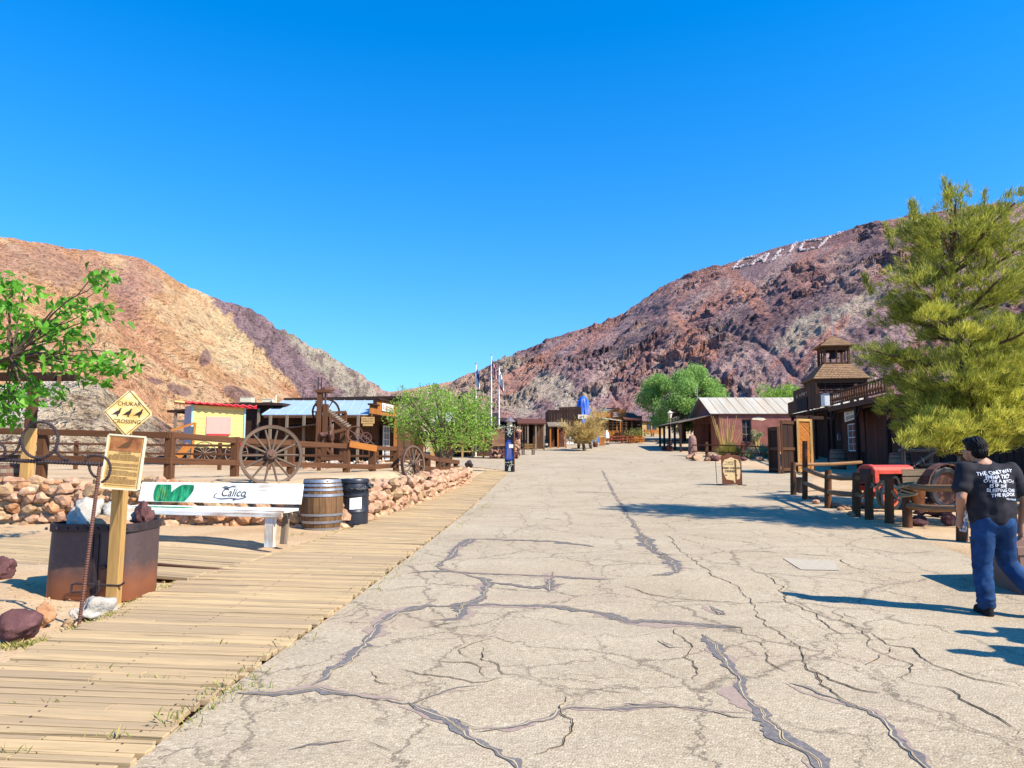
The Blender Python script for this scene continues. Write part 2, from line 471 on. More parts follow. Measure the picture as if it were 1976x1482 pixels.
def hill_mat():
    t = NT('hill_rock'); a = t.n('ShaderNodeVertexColor'); a.layer_name = 'albedo'
    v = t.coord('Object')
    n1 = t.noise(v, .10, 8, .72); n2 = t.noise(v, .55, 5, .75)
    col = t.mix(1.0, a.outputs[0], t.ramp(n1, [(.3, (.62, .60, .60)), (.5, (1, 1, 1)), (.7, (1.0, 1.0, 1.0))]), 'MULTIPLY')
    col = t.mix(.85, col, t.ramp(n2, [(.34, (.45, .40, .42)), (.46, (.95, .95, .95)), (.66, (1.0, 1.0, 1.0))]), 'MULTIPLY')
    n3 = t.noise(v, 1.0, 3, .75); n4 = t.noise(v, .42, 4, .8); col = t.mix(.9, col, t.ramp(n3, [(.38, (.36, .31, .32)), (.46, (1, 1, 1))]), 'MULTIPLY'); col = t.mix(.6, col, t.ramp(n4, [(.36, (.40, .34, .35)), (.43, (1, 1, 1))]), 'MULTIPLY')  # dark speckle: shrubs, stones and small rock shadows put into the colour
    col = t.mix(t.ramp(n3, [(.56, (0, 0, 0)), (.72, (.45, .45, .45))]), col, (.72, .54, .42))
    h = t.math('ADD', t.math('MULTIPLY', n1, 2.0), n2)
    h = t.math('ADD', h, t.math('MULTIPLY', n3, .7)); return t.fin(col, .97, 0, t.bump(h, 1.0, 2.6), .05)
def tar_mat(name, c, c2):
    t = NT(name); v = t.coord('Object')
    col = t.ramp(t.noise(v, 30, 5, .75), [(.35, c), (.55, c2), (.75, (.33, .28, .24))])
    return t.fin(col, .95, 0, t.bump(t.noise(v, 60, 3), .3, .004), .0)

M_DIRT = ground_mat(); M_ASPH = asphalt_mat(); M_HILL = hill_mat()
M_TAR = tar_mat('tar_seal', (.115, .108, .110), (.165, .148, .140)); M_TARP = tar_mat('worn_tar', (.27, .195, .165), (.32, .24, .19))
M_CRACK = plain('open_crack', (.06, .042, .03), .95, bump=.1, spec=0); M_SAND = plain('crack_sand', (.46, .36, .225), .95)
M_PATCH = plain('pale_concrete', (.41, .35, .265), .9, scale=12, var=.12)
M_DECK = wood('deck_timber', (.49, .345, .175), .6, .88, .85, .85, .9, .8, (.37, .265, .15), (.30, .215, .13))
M_OLD = wood('old_timber', (.115, .054, .028), .5, .85, 1.0, .5, .6)
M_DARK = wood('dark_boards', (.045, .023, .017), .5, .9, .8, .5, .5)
M_RAIL = wood('rail_timber', (.145, .062, .028), .45, .8, 1.0, .5, .6)
M_POSTN = wood('pale_post', (.50, .295, .10), .7, .75, .7, .1, .35)
M_ORANGE = wood('orange_boards', (.44, .16, .032), .65, .8, .8, .35, .4)
M_WHEEL = wood('wheel_timber', (.165, .115, .08), .5, .9, 1.0, .3, .6)
M_GREYW = wood('grey_timber', (.25, .19, .135), .5, .9, 1.0, .4, .7)
M_REDW = wood('red_brown_boards', (.14, .050, .030), .55, .85, .8, .45, .4)
M_TANW = wood('tan_boards', (.48, .30, .12), .65, .85, .8, .3, .4)
M_RUST = plain('rusty_iron', (.135, .062, .045), .75, .25, .4, 9, .3)
M_IRON = plain('dark_iron', (.055, .04, .042), .6, .5, .4, 14, .2)
M_STEEL = plain('dull_steel', (.32, .33, .36), .45, .7, .2, 10, .1)
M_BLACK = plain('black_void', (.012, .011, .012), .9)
M_GLASS = plain('window_glass', (.03, .035, .045), .12, .0, .3, 2, 0, .01, .6)
M_WHITE = plain('white_paint', (.78, .77, .72), .6, 0, .1, 9, .1)
M_CREAM = plain('cream_paint', (.70, .60, .42), .7, 0, .12, 9, .1)
M_INK = plain('painted_ink', (.045, .03, .022), .8)
M_BROWNINK = plain('burnt_lettering', (.13, .06, .022), .8)
M_ROCKO = rockmat('orange_sandstone', (.60, .34, .17), (.40, .20, .10), 5)
M_ROCKP = rockmat('pink_sandstone', (.60, .40, .26), (.42, .24, .15), 4)
M_ROCKM = rockmat('maroon_lava', (.22, .105, .095), (.12, .055, .055), 6)
M_ROCKW = rockmat('white_quartz', (.66, .62, .55), (.44, .40, .34), 7)
M_ROCKT = rockmat('tan_rock', (.50, .36, .21), (.36, .23, .13), 6)
def lf(n, *a, **k): return leafmat(n, *a, **k)
M_PINE = lf('pine_needles', (.10, .14, .025), (.28, .31, .045), (.60, .55, .09), trans=.42)
M_PINEF = lf('fresh_pine_needles', (.26, .29, .04), (.50, .50, .07), (.78, .70, .14), trans=.45)
M_MULB = lf('broad_leaf', (.06, .20, .015), (.12, .36, .028), (.22, .46, .05), trans=.5)
M_PEPP = lf('pepper_leaf', (.13, .25, .055), (.25, .43, .095), (.45, .60, .16), trans=.45)
M_PALO = lf('bright_green_leaf', (.13, .25, .035), (.25, .42, .055), (.42, .55, .12), trans=.45)
M_DRYG = lf('dry_grass', (.26, .21, .055), (.34, .29, .07), (.22, .26, .05), trans=.3)
M_WEED = lf('weed_leaf', (.13, .17, .03), (.26, .27, .06), (.50, .40, .14), trans=.3)
M_TWIG = lf('dry_twig', (.42, .26, .09), (.56, .38, .13), (.60, .48, .15), trans=.2)
M_AGAVE = lf('pale_succulent', (.20, .26, .13), (.36, .40, .22), (.52, .50, .28), trans=.15)
M_BARK = plain('bark', (.115, .075, .05), .95, 0, .45, 12, .8, .03)

# ------------------------------------------------------------------ ground, street, boardwalks
def lines(*seg):
    out = []
    for a, b, st in seg: out += list(np.arange(a, b, st))
    return np.array(out + [seg[-1][1]])
gx = lines((-1600, -200, 200), (-200, -50, 15), (-50, -16, 2), (-16, 18, .25), (18, 50, 2), (50, 200, 15), (200, 1600, 200))
gy = lines((-400, -20, 60), (-20, -8, 2), (-8, 46, .25), (46, 130, 1.5), (130, 400, 15), (400, 2200, 200))
GX, GY = np.meshgrid(gx, gy, indexing='ij')
GZ = gh(GX, GY)
inst = (GX > RE(GY) + .1) & (GX < SR(GY) - .1) & (GY < 111) & (GY > -8)
inbw = (GX > LE(GY) + .05) & (GX < RE(GY) - .05) & (GY < 35.5) & (GY > -8)
def crossband(X, Y):
    lo = np.interp(X, [-12, -7, -3.9], [11.4, 9.8, 8.62]); hi = np.interp(X, [-12, -8.5, -3.6], [13.2, 12.3, 10.8])
    return lo, hi
clo, chi = crossband(GX, GY)
incw = (GX < -3.5) & (GX > -13) & (GY > clo + .1) & (GY < chi - .1)
near = (np.abs(GX) < 20) & (GY < 46)
GZ = GZ + np.where(near & ~inst & ~inbw, .05 * (fbm(GX * .9, GY * .9, 4, 3) - .5) + .012 * (fbm(GX * 4, GY * 4, 2, 9) - .5), 0)
GZ = GZ - .07 * inst - .12 * inbw - .11 * incw
ground = npmesh('ground', np.stack([GX, GY, GZ], -1).reshape(-1, 3), grid_faces(len(gx), len(gy)), M_DIRT, smooth=True)
struct(ground)

sy = lines((-8, 40, .4), (40, 111, 1.2))
su = np.linspace(0, 1, 34)
SY, SU = np.meshgrid(sy, su, indexing='ij')
re_, sr_ = RE(SY), SR(SY) + .35 * (fbm(SY * .8, SY * 0, 4, 21) - .5)
SX = re_ + (sr_ - re_) * SU
mb = MB()
street = npmesh('street', np.stack([SX, SY, srise(SY) + .006], -1).reshape(-1, 3), grid_faces(len(sy), len(su))[:, ::-1], M_ASPH, smooth=True)
struct(street)
def c6(pts): return [(600 + x * .3928, 900 + y * .3928) for x, y in pts]
def c7(pts): return [(1200 + x * .3927, 900 + y * .3927) for x, y in pts]
SEAMS = [
 (c6([(0, 1090), (150, 980), (290, 850), (350, 770), (440, 720), (560, 690), (750, 690), (900, 685), (1200, 690), (1400, 720), (1560, 765), (1780, 775), (2130, 800)]), .085),
 (c6([(-380, 1130), (-200, 1120), (0, 1100), (300, 1140), (470, 1165), (640, 1120), (860, 1080)]), .05),
 (c6([(470, 1165), (600, 1240), (780, 1310), (900, 1420), (1000, 1482), (1060, 1560)]), .075),
 (c6([(780, 1310), (990, 1290), (1180, 1235), (1260, 1200), (1500, 1190), (1782, 1190)]), .045),
 (c6([(620, 500), (690, 430), (790, 360), (1200, 370), (1400, 400)]), .10),
 (c6([(620, 500), (850, 560), (860, 640), (760, 690), (740, 750), (560, 760)]), .085),
 (c6([(870, 570), (1100, 600), (1250, 580)]), .07), (c6([(1180, 520), (1170, 560), (1185, 620)]), .06),
 (c6([(1430, 20), (1530, 200), (1620, 330), (1650, 390), (1780, 460)]), .05),
 (c6([(-120, 1400), (0, 1375), (210, 1365)]), .06),
 (c7([(410, 830), (480, 930), (560, 1030), (600, 1150), (700, 1260), (850, 1380), (930, 1482), (980, 1560)]), .065),
 (c7([(800, 1070), (960, 1120), (1100, 1160), (1250, 1220), (1320, 1310), (1400, 1400), (1480, 1482), (1560, 1560)]), .055),
 (c7([(0, 1180), (220, 1190), (400, 1210), (640, 1250)]), .04),
 (c7([(420, 690), (445, 715), (490, 735), (430, 700)]), .09), (c7([(90, 340), (150, 410), (250, 470), (270, 520), (140, 540)]), .12),
 (c6([(470, 530), (600, 520), (900, 530), (1500, 560)]), .06), (c7([(980, 940), (1040, 945)]), .05), (c7([(170, 860), (230, 895), (300, 890)]), .03),
]
CRACKS = [
 c6([(840, 890), (880, 960), (940, 1030), (1250, 1100), (1640, 1120)]), c6([(540, 960), (800, 980), (860, 1050)]),
 c6([(300, 1000), (330, 1060), (440, 1090)]), c6([(260, 1340), (310, 1390), (400, 1430)]),
 c6([(1260, 1110), (1270, 1200), (1250, 1280), (1200, 1370), (1080, 1440)]), c6([(920, 840), (740, 910), (800, 960)]),
 c6([(430, 740), (370, 790), (460, 810), (760, 760)]), c6([(1530, 585), (1680, 640), (1780, 650)]), c6([(420, 990), (560, 1030), (720, 1050), (860, 1060), (940, 1040)]),
 c6([(650, 1210), (740, 1270), (820, 1310)]), c6([(90, 775), (330, 770)]), c6([(750, 250), (1120, 250), (1250, 270)]), c6([(700, 285), (1000, 290), (1560, 295)]),
 c7([(220, 340), (280, 410), (380, 480), (430, 530), (560, 590), (650, 670), (700, 760), (760, 830), (860, 890), (900, 950), (1000, 1080), (1100, 1150), (1250, 1220)]),
 c7([(630, 500), (750, 570), (810, 600), (780, 640), (860, 690), (950, 730), (1000, 790), (1100, 860)]),
 c7([(1010, 700), (1100, 760), (1210, 850), (1220, 900), (1400, 980), (1420, 1060), (1600, 1110), (1700, 1180), (1850, 1260), (1976, 1350)]),
 c7([(1090, 720), (1250, 830), (1340, 890), (1430, 900), (1550, 990), (1750, 1060), (1976, 1110)]),
 c7([(0, 590), (150, 640), (330, 660), (520, 680)]), c7([(620, 840), (700, 920), (730, 980), (830, 1030)]),
 c7([(1075, 455), (1130, 500), (1160, 510), (1500, 530)]), c7([(0, 430), (300, 440), (700, 420), (1070, 450)]), c7([(380, 780), (560, 800), (620, 850)]),
 c7([(870, 970), (1000, 1060), (1250, 1140), (1600, 1160)]), c7([(1340, 890), (1230, 960), (1200, 1000)]), c7([(250, 790), (350, 950), (380, 1000), (340, 1100)]),
]
def ribbon(mbs, pts, width, z, seed, lo=0.0, jag=.35, wob=.04):
    w3 = [G(*p) for p in pts]; poly = [(p.x, p.y) for p in w3]
    S = [0]
    for a, b in zip(poly, poly[1:]): S.append(S[-1] + math.hypot(b[0] - a[0], b[1] - a[1]))
    n = max(4, int(S[-1] / .035)); tt = np.linspace(0, S[-1], n)
    x = np.interp(tt, S, [p[0] for p in poly]); y = np.interp(tt, S, [p[1] for p in poly])
    dx = np.gradient(x); dy = np.gradient(y); L = np.hypot(dx, dy) + 1e-9; nx, ny = -dy / L, dx / L
    wv = (fbm(tt * 3.1, tt * 0 + seed, 4, 2, .65) - .5) * wob * 4
    x = x + nx * wv; y = y + ny * wv
    env = np.clip(np.minimum(tt, S[-1] - tt) / .25, 0, 1)
    wl = width * env * np.clip((fbm(tt * 1.7, tt * 0 + seed * 3.3, 4, 7, .65) - lo) * 2.6, 0, 1.6) * (1 + jag * (vn(tt * 24, tt * 0, seed) - .5))
    wr = width * env * np.clip((fbm(tt * 1.9, tt * 0 + seed * 9.1, 4, 8, .65) - lo) * 2.6, 0, 1.6) * (1 + jag * (vn(tt * 27, tt * 0, seed + 3) - .5))
    V = []; 
    for i in range(n):
        for sgn, ww in ((1, wl[i]), (-1, wr[i])):
            px, py = x[i] + nx[i] * ww * sgn, y[i] + ny[i] * ww * sgn
            V.append((px, py, float(srise(py)) + z))
    mbs.raw(V, [(2 * i + 1, 2 * i, 2 * i + 2, 2 * i + 3) for i in range(n - 1) if wl[i] + wr[i] > .002 or wl[i + 1] + wr[i + 1] > .002])
tar = MB(); sand = MB(); crk = MB()
for i, (p, wd) in enumerate(SEAMS):
    tar.cur = 0 if i % 3 else 0
    ribbon(tar, p, wd * 1.05, .0105, i + 1, .29, .9)
    tar.cur = 1; ribbon(tar, p, wd * 1.7, .0085, i + 31, .40, .8, wob=.06); tar.cur = 0
    if len(p) > 2:
        ribbon(sand, p, .013, .0125, i + 1, .30, wob=.045); ribbon(crk, p, .0045, .0140, i + 1, .42, .9, wob=.047)
for i, p in enumerate(CRACKS):
    ribbon(sand, p, .011, .0115, i + 61, .34, wob=.05); ribbon(crk, p, .0052, .0130, i + 61, .27, 1.2, wob=.05)
tar.build('tar_seam', [M_TAR, M_TARP], street); sand.build('sandy_crack', M_SAND, street); crk.build('crack', M_CRACK, street)
pt = MB()
q = [G(*p) for p in c7([(790, 455), (1040, 470), (1070, 516), (880, 512)])]
pt.raw([p + Vector((0, 0, .014)) for p in q], [(3, 2, 1, 0)]); pt.build('utility_patch', M_PATCH, street)

def planks(name, rows, mat, gap=.024, wmin=.075, wmax=.16):
    """rows(t) -> (a, b) end points of the board line at t metres along the walk"""
    mb = MB(); t = rows.t0
    while t < rows.t1:
        wd = rng.choice((wmin, .10, .12, wmax)) * rng.uniform(.9, 1.06)
        a, b = rows(t + wd / 2)
        j = rng.uniform(-.04, .05); k = rng.uniform(-.035, .04)
        d = (b - a).normalized(); tilt = rng.uniform(-.006, .006)
        a2 = a - d * j + Vector((0, rng.uniform(-.006, .006), tilt + rng.uniform(-.004, .006))); b2 = b + d * k + Vector((0, rng.uniform(-.006, .006), rng.uniform(-.004, .006) - tilt))
        cuts = [0, 1] if rng.random() < .62 else [0, rng.uniform(.25, .75), 1]
        for c0, c1 in zip(cuts, cuts[1:]):
            mb.beam(a2.lerp(b2, c0 + (.002 if c0 else 0)), a2.lerp(b2, c1 - (.002 if c1 < 1 else 0)), wd - gap * rng.uniform(.25, 1.4), .04, jit=.0025)
        t += wd
    return mb.build(name, mat, bevel=.004)
class Rows:
    t0, t1 = 1.4, 35.3
    def __call__(s, t):
        a = Vector((float(LE(t)), t + .05, 0)); b = Vector((float(RE(t)) - .03, t, 0))
        a.z = float(srise(t)) + .052; b.z = float(srise(t)) + .004
        return a, b
bwk = struct(planks('boardwalk', Rows(), M_DECK)); nl = MB()
for k in range(110):
    y_ = 2.2 + k * .085; xa_, xb_ = float(LE(y_)), float(RE(y_))
    for x_ in (xa_ + .14, (xa_ + xb_) / 2, xb_ - .16):
        x_ += rng.uniform(-.015, .015); f_ = (x_ - xa_) / (xb_ - xa_); zz_ = float(srise(y_)) + .0735 - .047 * f_; nl.raw([(x_ + .008 * math.cos(a_), y_ + .008 * math.sin(a_), zz_) for a_ in [PI * j / 4 for j in range(8)]], [tuple(range(8))])
tag(nl.build('nail_heads', M_RUST, bwk), kind='stuff')
class Rows2:
    t0, t1 = 0.0, 2.3
    def __call__(s, t):
        k = t / 2.3
        a = Vector((-12.4, 11.45 + 1.9 * k, 0)); b = Vector((float(LE(8.7 + 2.1 * k)) + .02, 8.66 + 2.1 * k, 0))
        a.z = gz(a.x, a.y) + .03; b.z = gz(b.x, b.y) + .055
        return a, b
struct(planks('side_boardwalk', Rows2(), M_DECK))
for u0, v0, u1, v1 in ((120, 1246, 235, 1186), (300, 1097, 460, 1112)):
    a, b = G(u0, v0), G(u1, v1); eb = MB(); eb.beam(a + Vector((0, 0, .03)), b + Vector((0, 0, .03)), .06, .07, jit=.01)
    tag(eb.build('edging_board', M_OLD), 'low dark edging board half buried ' + ('beside the rebar upright' if u0 < 200 else 'behind the ore skip'), 'edging')

# ------------------------------------------------------------------ hills
def proj(x, y, z):
    d = np.stack([x, y, z - EYE], -1); f = d @ FW
    return CX + FPX * d[..., 0] / f, CY - FPX * (d @ UPV) / f
def hill(name, ridge, Dk, Bk, N, M, shape, colour, u0, u1, jag=.0, back=.35, pw=1.0):
    us = np.linspace(u0, u1, N)
    rv = np.interp(us, [p[0] for p in ridge], [p[1] for p in ridge])
    k = np.ones(9) / 9; rv = np.convolve(np.pad(rv, 4, mode='edge'), k, 'valid')
    d = (us - CX)[:, None] / FPX * np.array([1, 0, 0]) + FW - UPV * ((rv - CY)[:, None] / FPX)
    az = np.arctan2(d[:, 0], d[:, 1]); te = d[:, 2] / np.hypot(d[:, 0], d[:, 1])
    D = np.interp(us, *Dk)[:, None]; B = np.interp(us, *Bk)[:, None]
    t = np.concatenate([np.linspace(0, 1, M), 1 + back * np.linspace(.02, 1, M // 6)])[None, :]
    r = B + (D - B) * t
    A = az[:, None] + 0 * t
    x = r * np.sin(A); y = r * np.cos(A)
    zb = gh(np.clip(x, -1000, -20) if u0 < 0 else x, np.maximum(y, 50)) * 0 + srise(np.minimum(y, 190)) - 1.5
    H = EYE + te[:, None] * D
    pr = np.where(t <= 1, t ** pw, 1 - 1.1 * (t - 1))
    z = zb + (H - zb) * pr
    x, y, z = shape(x, y, z, np.clip(t, 0, 1) + 0 * r, A * D, r)
    u, v = proj(x, y, z)
    col = colour(u, v, x, y, z)
    return struct(npmesh(name, np.stack([x, y, z], -1).reshape(-1, 3), grid_faces(*x.shape), M_HILL, smooth=False, attr=col.reshape(-1, 3)))
def blob(u, v, cu, cv, ru, rv, ang=0, soft=.35):
    c, s = math.cos(ang), math.sin(ang); a = (u - cu) * c + (v - cv) * s; b = -(u - cu) * s + (v - cv) * c
    wob = (fbm(u / 28, v / 28, 4, 77) - .5) * 1.3
    return sstep((1 + soft - np.hypot(a / ru, b / rv) + wob) / (2 * soft))
def lay(col, m, c): return col * (1 - m[..., None]) + np.array(c) * m[..., None]
def edge(t): return sstep(t / .12) * sstep((1.02 - t) / .10)

def shapeR(x, y, z, t, s, r):
    e = sstep(t / .10)
    p, q = s * .02 + t * 2.2, s * .02 - t * 2.2               # gullies running down to the left
    g = np.abs(fbm(p * 1.6, q * .45, 5, 31) - .5) * 2
    big = (fbm(s / 70, r / 55, 4, 12) - .5)
    out = sstep((fbm(s / 38, r / 34 + 3, 4, 44) - .44) * 6)  # where bedrock breaks out
    c1 = cells(s / 15 + .5 * fbm(s / 9, r / 9, 3, 1), r / 12, 4); c2 = cells(s / 6.0 + .6 * fbm(s / 4, r / 4, 2, 3), r / 5.0, 6); c3 = cells(s / 2.4, r / 2.1, 8)
    rid = .35 + .65 * edge(t)
    h = e * (8 * big * edge(t) - 2.2 * (1 - g) ** 4 * edge(t) + out * rid * (5.0 * (c1[2] - .4) * sstep(c1[1] / .5 - c1[0] / .9 + .6) + 3.4 * (c2[2] - .45)) + (.6 + .9 * out) * 2.1 * (c3[2] - .5) * (1 - np.minimum(c3[0], 1)) + 2.2 * (fbm(s / 7, r / 6, 4, 19) - .5) * rid)
    u, v = proj(x, y, z); rv = np.interp(u, [p[0] for p in ridR], [p[1] for p in ridR]); sm = sstep((u - 1385) / 20) * sstep((1660 - u) / 20) * sstep((rv + 44 - v) / 12)
    h = h * (1 - .9 * sm)
    ca, sa = x / np.hypot(x, y), y / np.hypot(x, y)
    return x - ca * h * .55, y - sa * h * .55, z + h * .62
def colR(u, v, x, y, z):
    n = fbm(u / 60, v / 35, 5, 3); a = (u * .7 + v * .7) / 24; b = (u * .7 - v * .7) / 130
    st = fbm(a, b + .1, 4, 15); st2 = fbm(a * .8 + 9, b + 4, 4, 25)
    col = np.zeros(u.shape + (3,)) + np.array((.365, .235, .215))
    col = lay(col, sstep((n - .45) * 5), (.285, .18, .175))
    col = lay(col, .8 * sstep((st - .53) * 9), (.41, .205, .16))
    col = lay(col, .6 * sstep((st2 - .56) * 9), (.52, .36, .28))
    out = sstep((fbm(np.hypot(x, y) * np.arctan2(x, y) / 38, np.hypot(x, y) / 34 + 3, 4, 44) - .47) * 7)
    col = lay(col, .55 * out, (.125, .085, .097))
    for cu, cv, ru, rv, an in ((1040, 735, 75, 28, .5), (980, 770, 55, 22, .4), (1545, 640, 70, 22, -.6), (1120, 770, 60, 14, -.4), (1640, 600, 60, 14, -.6)):
        col = lay(col, .75 * blob(u, v, cu, cv, ru, rv, an), (.50, .42, .30))
    for cu, cv, ru, rv, an in ((1030, 700, 100, 9, -.55), (1350, 690, 40, 30, -.8), (1440, 560, 80, 14, .9), (1010, 735, 70, 10, -.6), (1600, 650, 60, 10, -.8), (1330, 640, 70, 12, .8)):
        col = lay(col, .85 * blob(u, v, cu, cv, ru, rv, an), (.47, .23, .165))
    col = lay(col, .7 * sstep((980 - u) / 60) * sstep((v - 690) / 30), (.55, .38, .27))
    return np.clip(col * (1.05 + .4 * fbm(u / 9, v / 9, 3, 8))[..., None] * np.array((.98, .98, 1.03)), .02, .9)
ridR = [(700, 800), (800, 768), (870, 742), (925, 716), (950, 702), (980, 691), (1030, 671), (1100, 641), (1190, 616), (1230, 590), (1290, 546), (1350, 526), (1410, 507), (1500, 477), (1610, 451), (1690, 427), (1800, 408), (1920, 391), (2000, 392), (2150, 410), (2400, 500)]
hillR = hill('hill', ridR, ([700, 1000, 1300, 1700, 2400], [520, 440, 385, 340, 300]), ([700, 1000, 1300, 1700, 2400], [190, 170, 150, 125, 95]), 900, 400, shapeR, colR, 790, 2350)

def flank(u, v):
    """the rocky grey and purple right flank of the left hill"""
    return sstep(((u - 425) - (v - 592) * .93 + 26 * (fbm(u / 16, v / 16, 5, 41, .62) - .5) * 2) / 9 + .5) * (v > 560)
def shapeL(x, y, z, t, s, r):
    e = sstep(t / .10); u, v = proj(x, y, z)
    oc = flank(u, v) * .8 + .7 * blob(u, v, 460, 762, 34, 14, .3) + .6 * blob(u, v, 345, 752, 20, 8, .2)
    c2 = cells(s / 6 + .5 * fbm(s / 4, r / 4, 2, 3), r / 5, 16); c3 = cells(s / 2.2, r / 2, 18)
    g = np.abs(fbm(s / 22 + t * 1.5, t * 1.2, 4, 61) - .5) * 2
    h = e * (13 * (fbm(s / 50, r / 45, 5, 52) - .5) * edge(t) - 4.5 * (1 - g) ** 3 * edge(t) + oc * (7 * (fbm(s / 7, r / 6, 5, 63, .62) - .42) + 1.5 * (c2[2] - .5)) + (.75 + oc) * 1.5 * (c3[2] - .5) * (1 - np.minimum(c3[0], 1)) + 1.6 * (fbm(s / 7, r / 6, 4, 59) - .5))
    ca, sa = x / np.hypot(x, y), y / np.hypot(x, y)
    return x - ca * h * .5, y - sa * h * .5, z + h * .6
def colL(u, v, x, y, z):
    st = fbm((u * .75 + v * .55) / 90, (v * .8 - u * .5) / 16, 4, 15)
    col = np.zeros(u.shape + (3,)) + np.array((.62, .345, .165))
    col = lay(col, .75 * sstep((fbm(u / 70, v / 40, 5, 3) - .46) * 6), (.55, .275, .15))
    col = lay(col, .55 * sstep((st - .52) * 8), (.76, .53, .29))
    col = lay(col, .7 * blob(u, v, 430, 640, 110, 40, .7), (.80, .57, .31))
    col = lay(col, .55 * blob(u, v, 120, 520, 170, 34, .2), (.44, .26, .19))
    col = lay(col, .6 * blob(u, v, 260, 560, 35, 70, .3), (.46, .235, .18))
    fl = flank(u, v); dd = (u - 425) - (v - 592) * .93 + 40 * (fbm(u / 22, v / 22, 4, 45) - .5)
    q = lay(lay(np.zeros(u.shape + (3,)) + np.array((.30, .20, .205)), sstep((dd - 62) / 22), (.44, .38, .285)), sstep((dd - 135) / 40), (.43, .27, .235))
    q = lay(q, .7 * sstep((fbm(u / 10, v / 14, 4, 47) - .55) * 9), (.17, .12, .125))
    col = col * (1 - fl[..., None]) + q * fl[..., None]
    for cu, cv, ru, rv in ((460, 762, 34, 14), (345, 752, 22, 8), (300, 735, 16, 6), (395, 690, 10, 14)): col = lay(col, .85 * blob(u, v, cu, cv, ru, rv, .3, .15), (.25, .145, .125))
    return np.clip(col * (1.0 + .5 * fbm(u / 8, v / 8, 3, 8))[..., None], .02, .9)
ridL = [(-500, 430), (-200, 440), (0, 456), (100, 471), (200, 495), (262, 503), (300, 516), (350, 546), (400, 571), (432, 588), (470, 590), (500, 606), (530, 628), (560, 641), (600, 664), (650, 695), (700, 727), (740, 753), (790, 772), (860, 800)]
hillL = hill('hill', ridL, ([-500, 0, 400, 860], [230, 260, 290, 430]), ([-500, 0, 400, 860], [70, 85, 105, 190]), 760, 320, shapeL, colL, -420, 860)

def shapeF(x, y, z, t, s, r):
    h = edge(t) * 24 * (fbm(s / 120, r / 90, 5, 90) - .5) + sstep(t / .1) * 5 * (fbm(s / 25, r / 25, 4, 92) - .5)
    return x, y, z + h
def colF(u, v, x, y, z):
    c = np.zeros(u.shape + (3,)) + np.array((.62, .37, .24))
    return lay(c, .6 * sstep((fbm(u / 18, v / 12, 4, 5) - .48) * 8), (.48, .27, .2))
hill('hill', [(560, 790), (700, 762), (760, 757), (800, 750), (860, 737), (900, 731), (960, 728), (1050, 735)], ([560, 1050], [950, 900]), ([560, 1050], [480, 450]), 260, 70, shapeF, colF, 600, 1050)

def shapeM(x, y, z, t, s, r):
    h = sstep(t / .1) * (1.2 * (fbm(s / 5, r / 5, 4, 70) - .5) * edge(t) + .35 * (fbm(s / .8, r / .8, 3, 72) - .5))
    return x, y, z + h
def colM(u, v, x, y, z):
    c = np.zeros(u.shape + (3,)) + np.array((.56, .43, .28))
    c = lay(c, sstep((170 - u - (v - 760) * 1.2) / 120), (.72, .62, .48))
    c = lay(c, .6 * sstep((fbm(u / 30, v / 12, 4, 5) - .5) * 8), (.36, .25, .14))
    return lay(c, .8 * sstep((u - 285) / 30), (.24, .13, .10))
hill('mound', [(-400, 742), (0, 742), (90, 735), (150, 727), (185, 733), (230, 765), (290, 800), (335, 826), (380, 850), (460, 872)], ([-400, 460], [54, 58]), ([-400, 460], [33, 44]), 420, 90, shapeM, colM, -330, 430, back=.5)

# ------------------------------------------------------------------ hillside letters
def bvh_of(o):
    me = o.data; n = len(me.vertices); co = np.empty(n * 3, np.float32); me.vertices.foreach_get('co', co)
    return BVHTree.FromPolygons([tuple(c) for c in co.reshape(-1, 3)], [tuple(p.vertices) for p in me.polygons])
bR = bvh_of(hillR)
def onhill(u, v):
    d = Vector(ray(u, v)).normalized(); h = bR.ray_cast(Vector((0, 0, EYE)), d)
    return h
M_LIME = plain('whitewashed_stones', (.56, .46, .43), .9, 0, .3, .8, .3)
def c8(p): return [(1400 + x * .12146, 440 + y * .12146) for x, y in p]
LET = [('C', [[(460, 470), (330, 490), (230, 530), (180, 590), (130, 650), (250, 625), (350, 595)]]),
       ('A', [[(420, 585), (540, 490), (685, 415)], [(685, 415), (650, 480), (600, 555)], [(490, 530), (610, 515)]]),
       ('L', [[(880, 355), (810, 430), (770, 490), (730, 530)], [(730, 530), (850, 440)]]),
       ('I', [[(1130, 250), (1080, 300), (1040, 350), (1010, 395)]]),
       ('C', [[(1500, 200), (1380, 205), (1260, 220), (1210, 280), (1180, 370), (1290, 365), (1400, 335)]]),
       ('O', [[(1480, 320), (1560, 240), (1600, 185), (1700, 140), (1840, 85)]])]
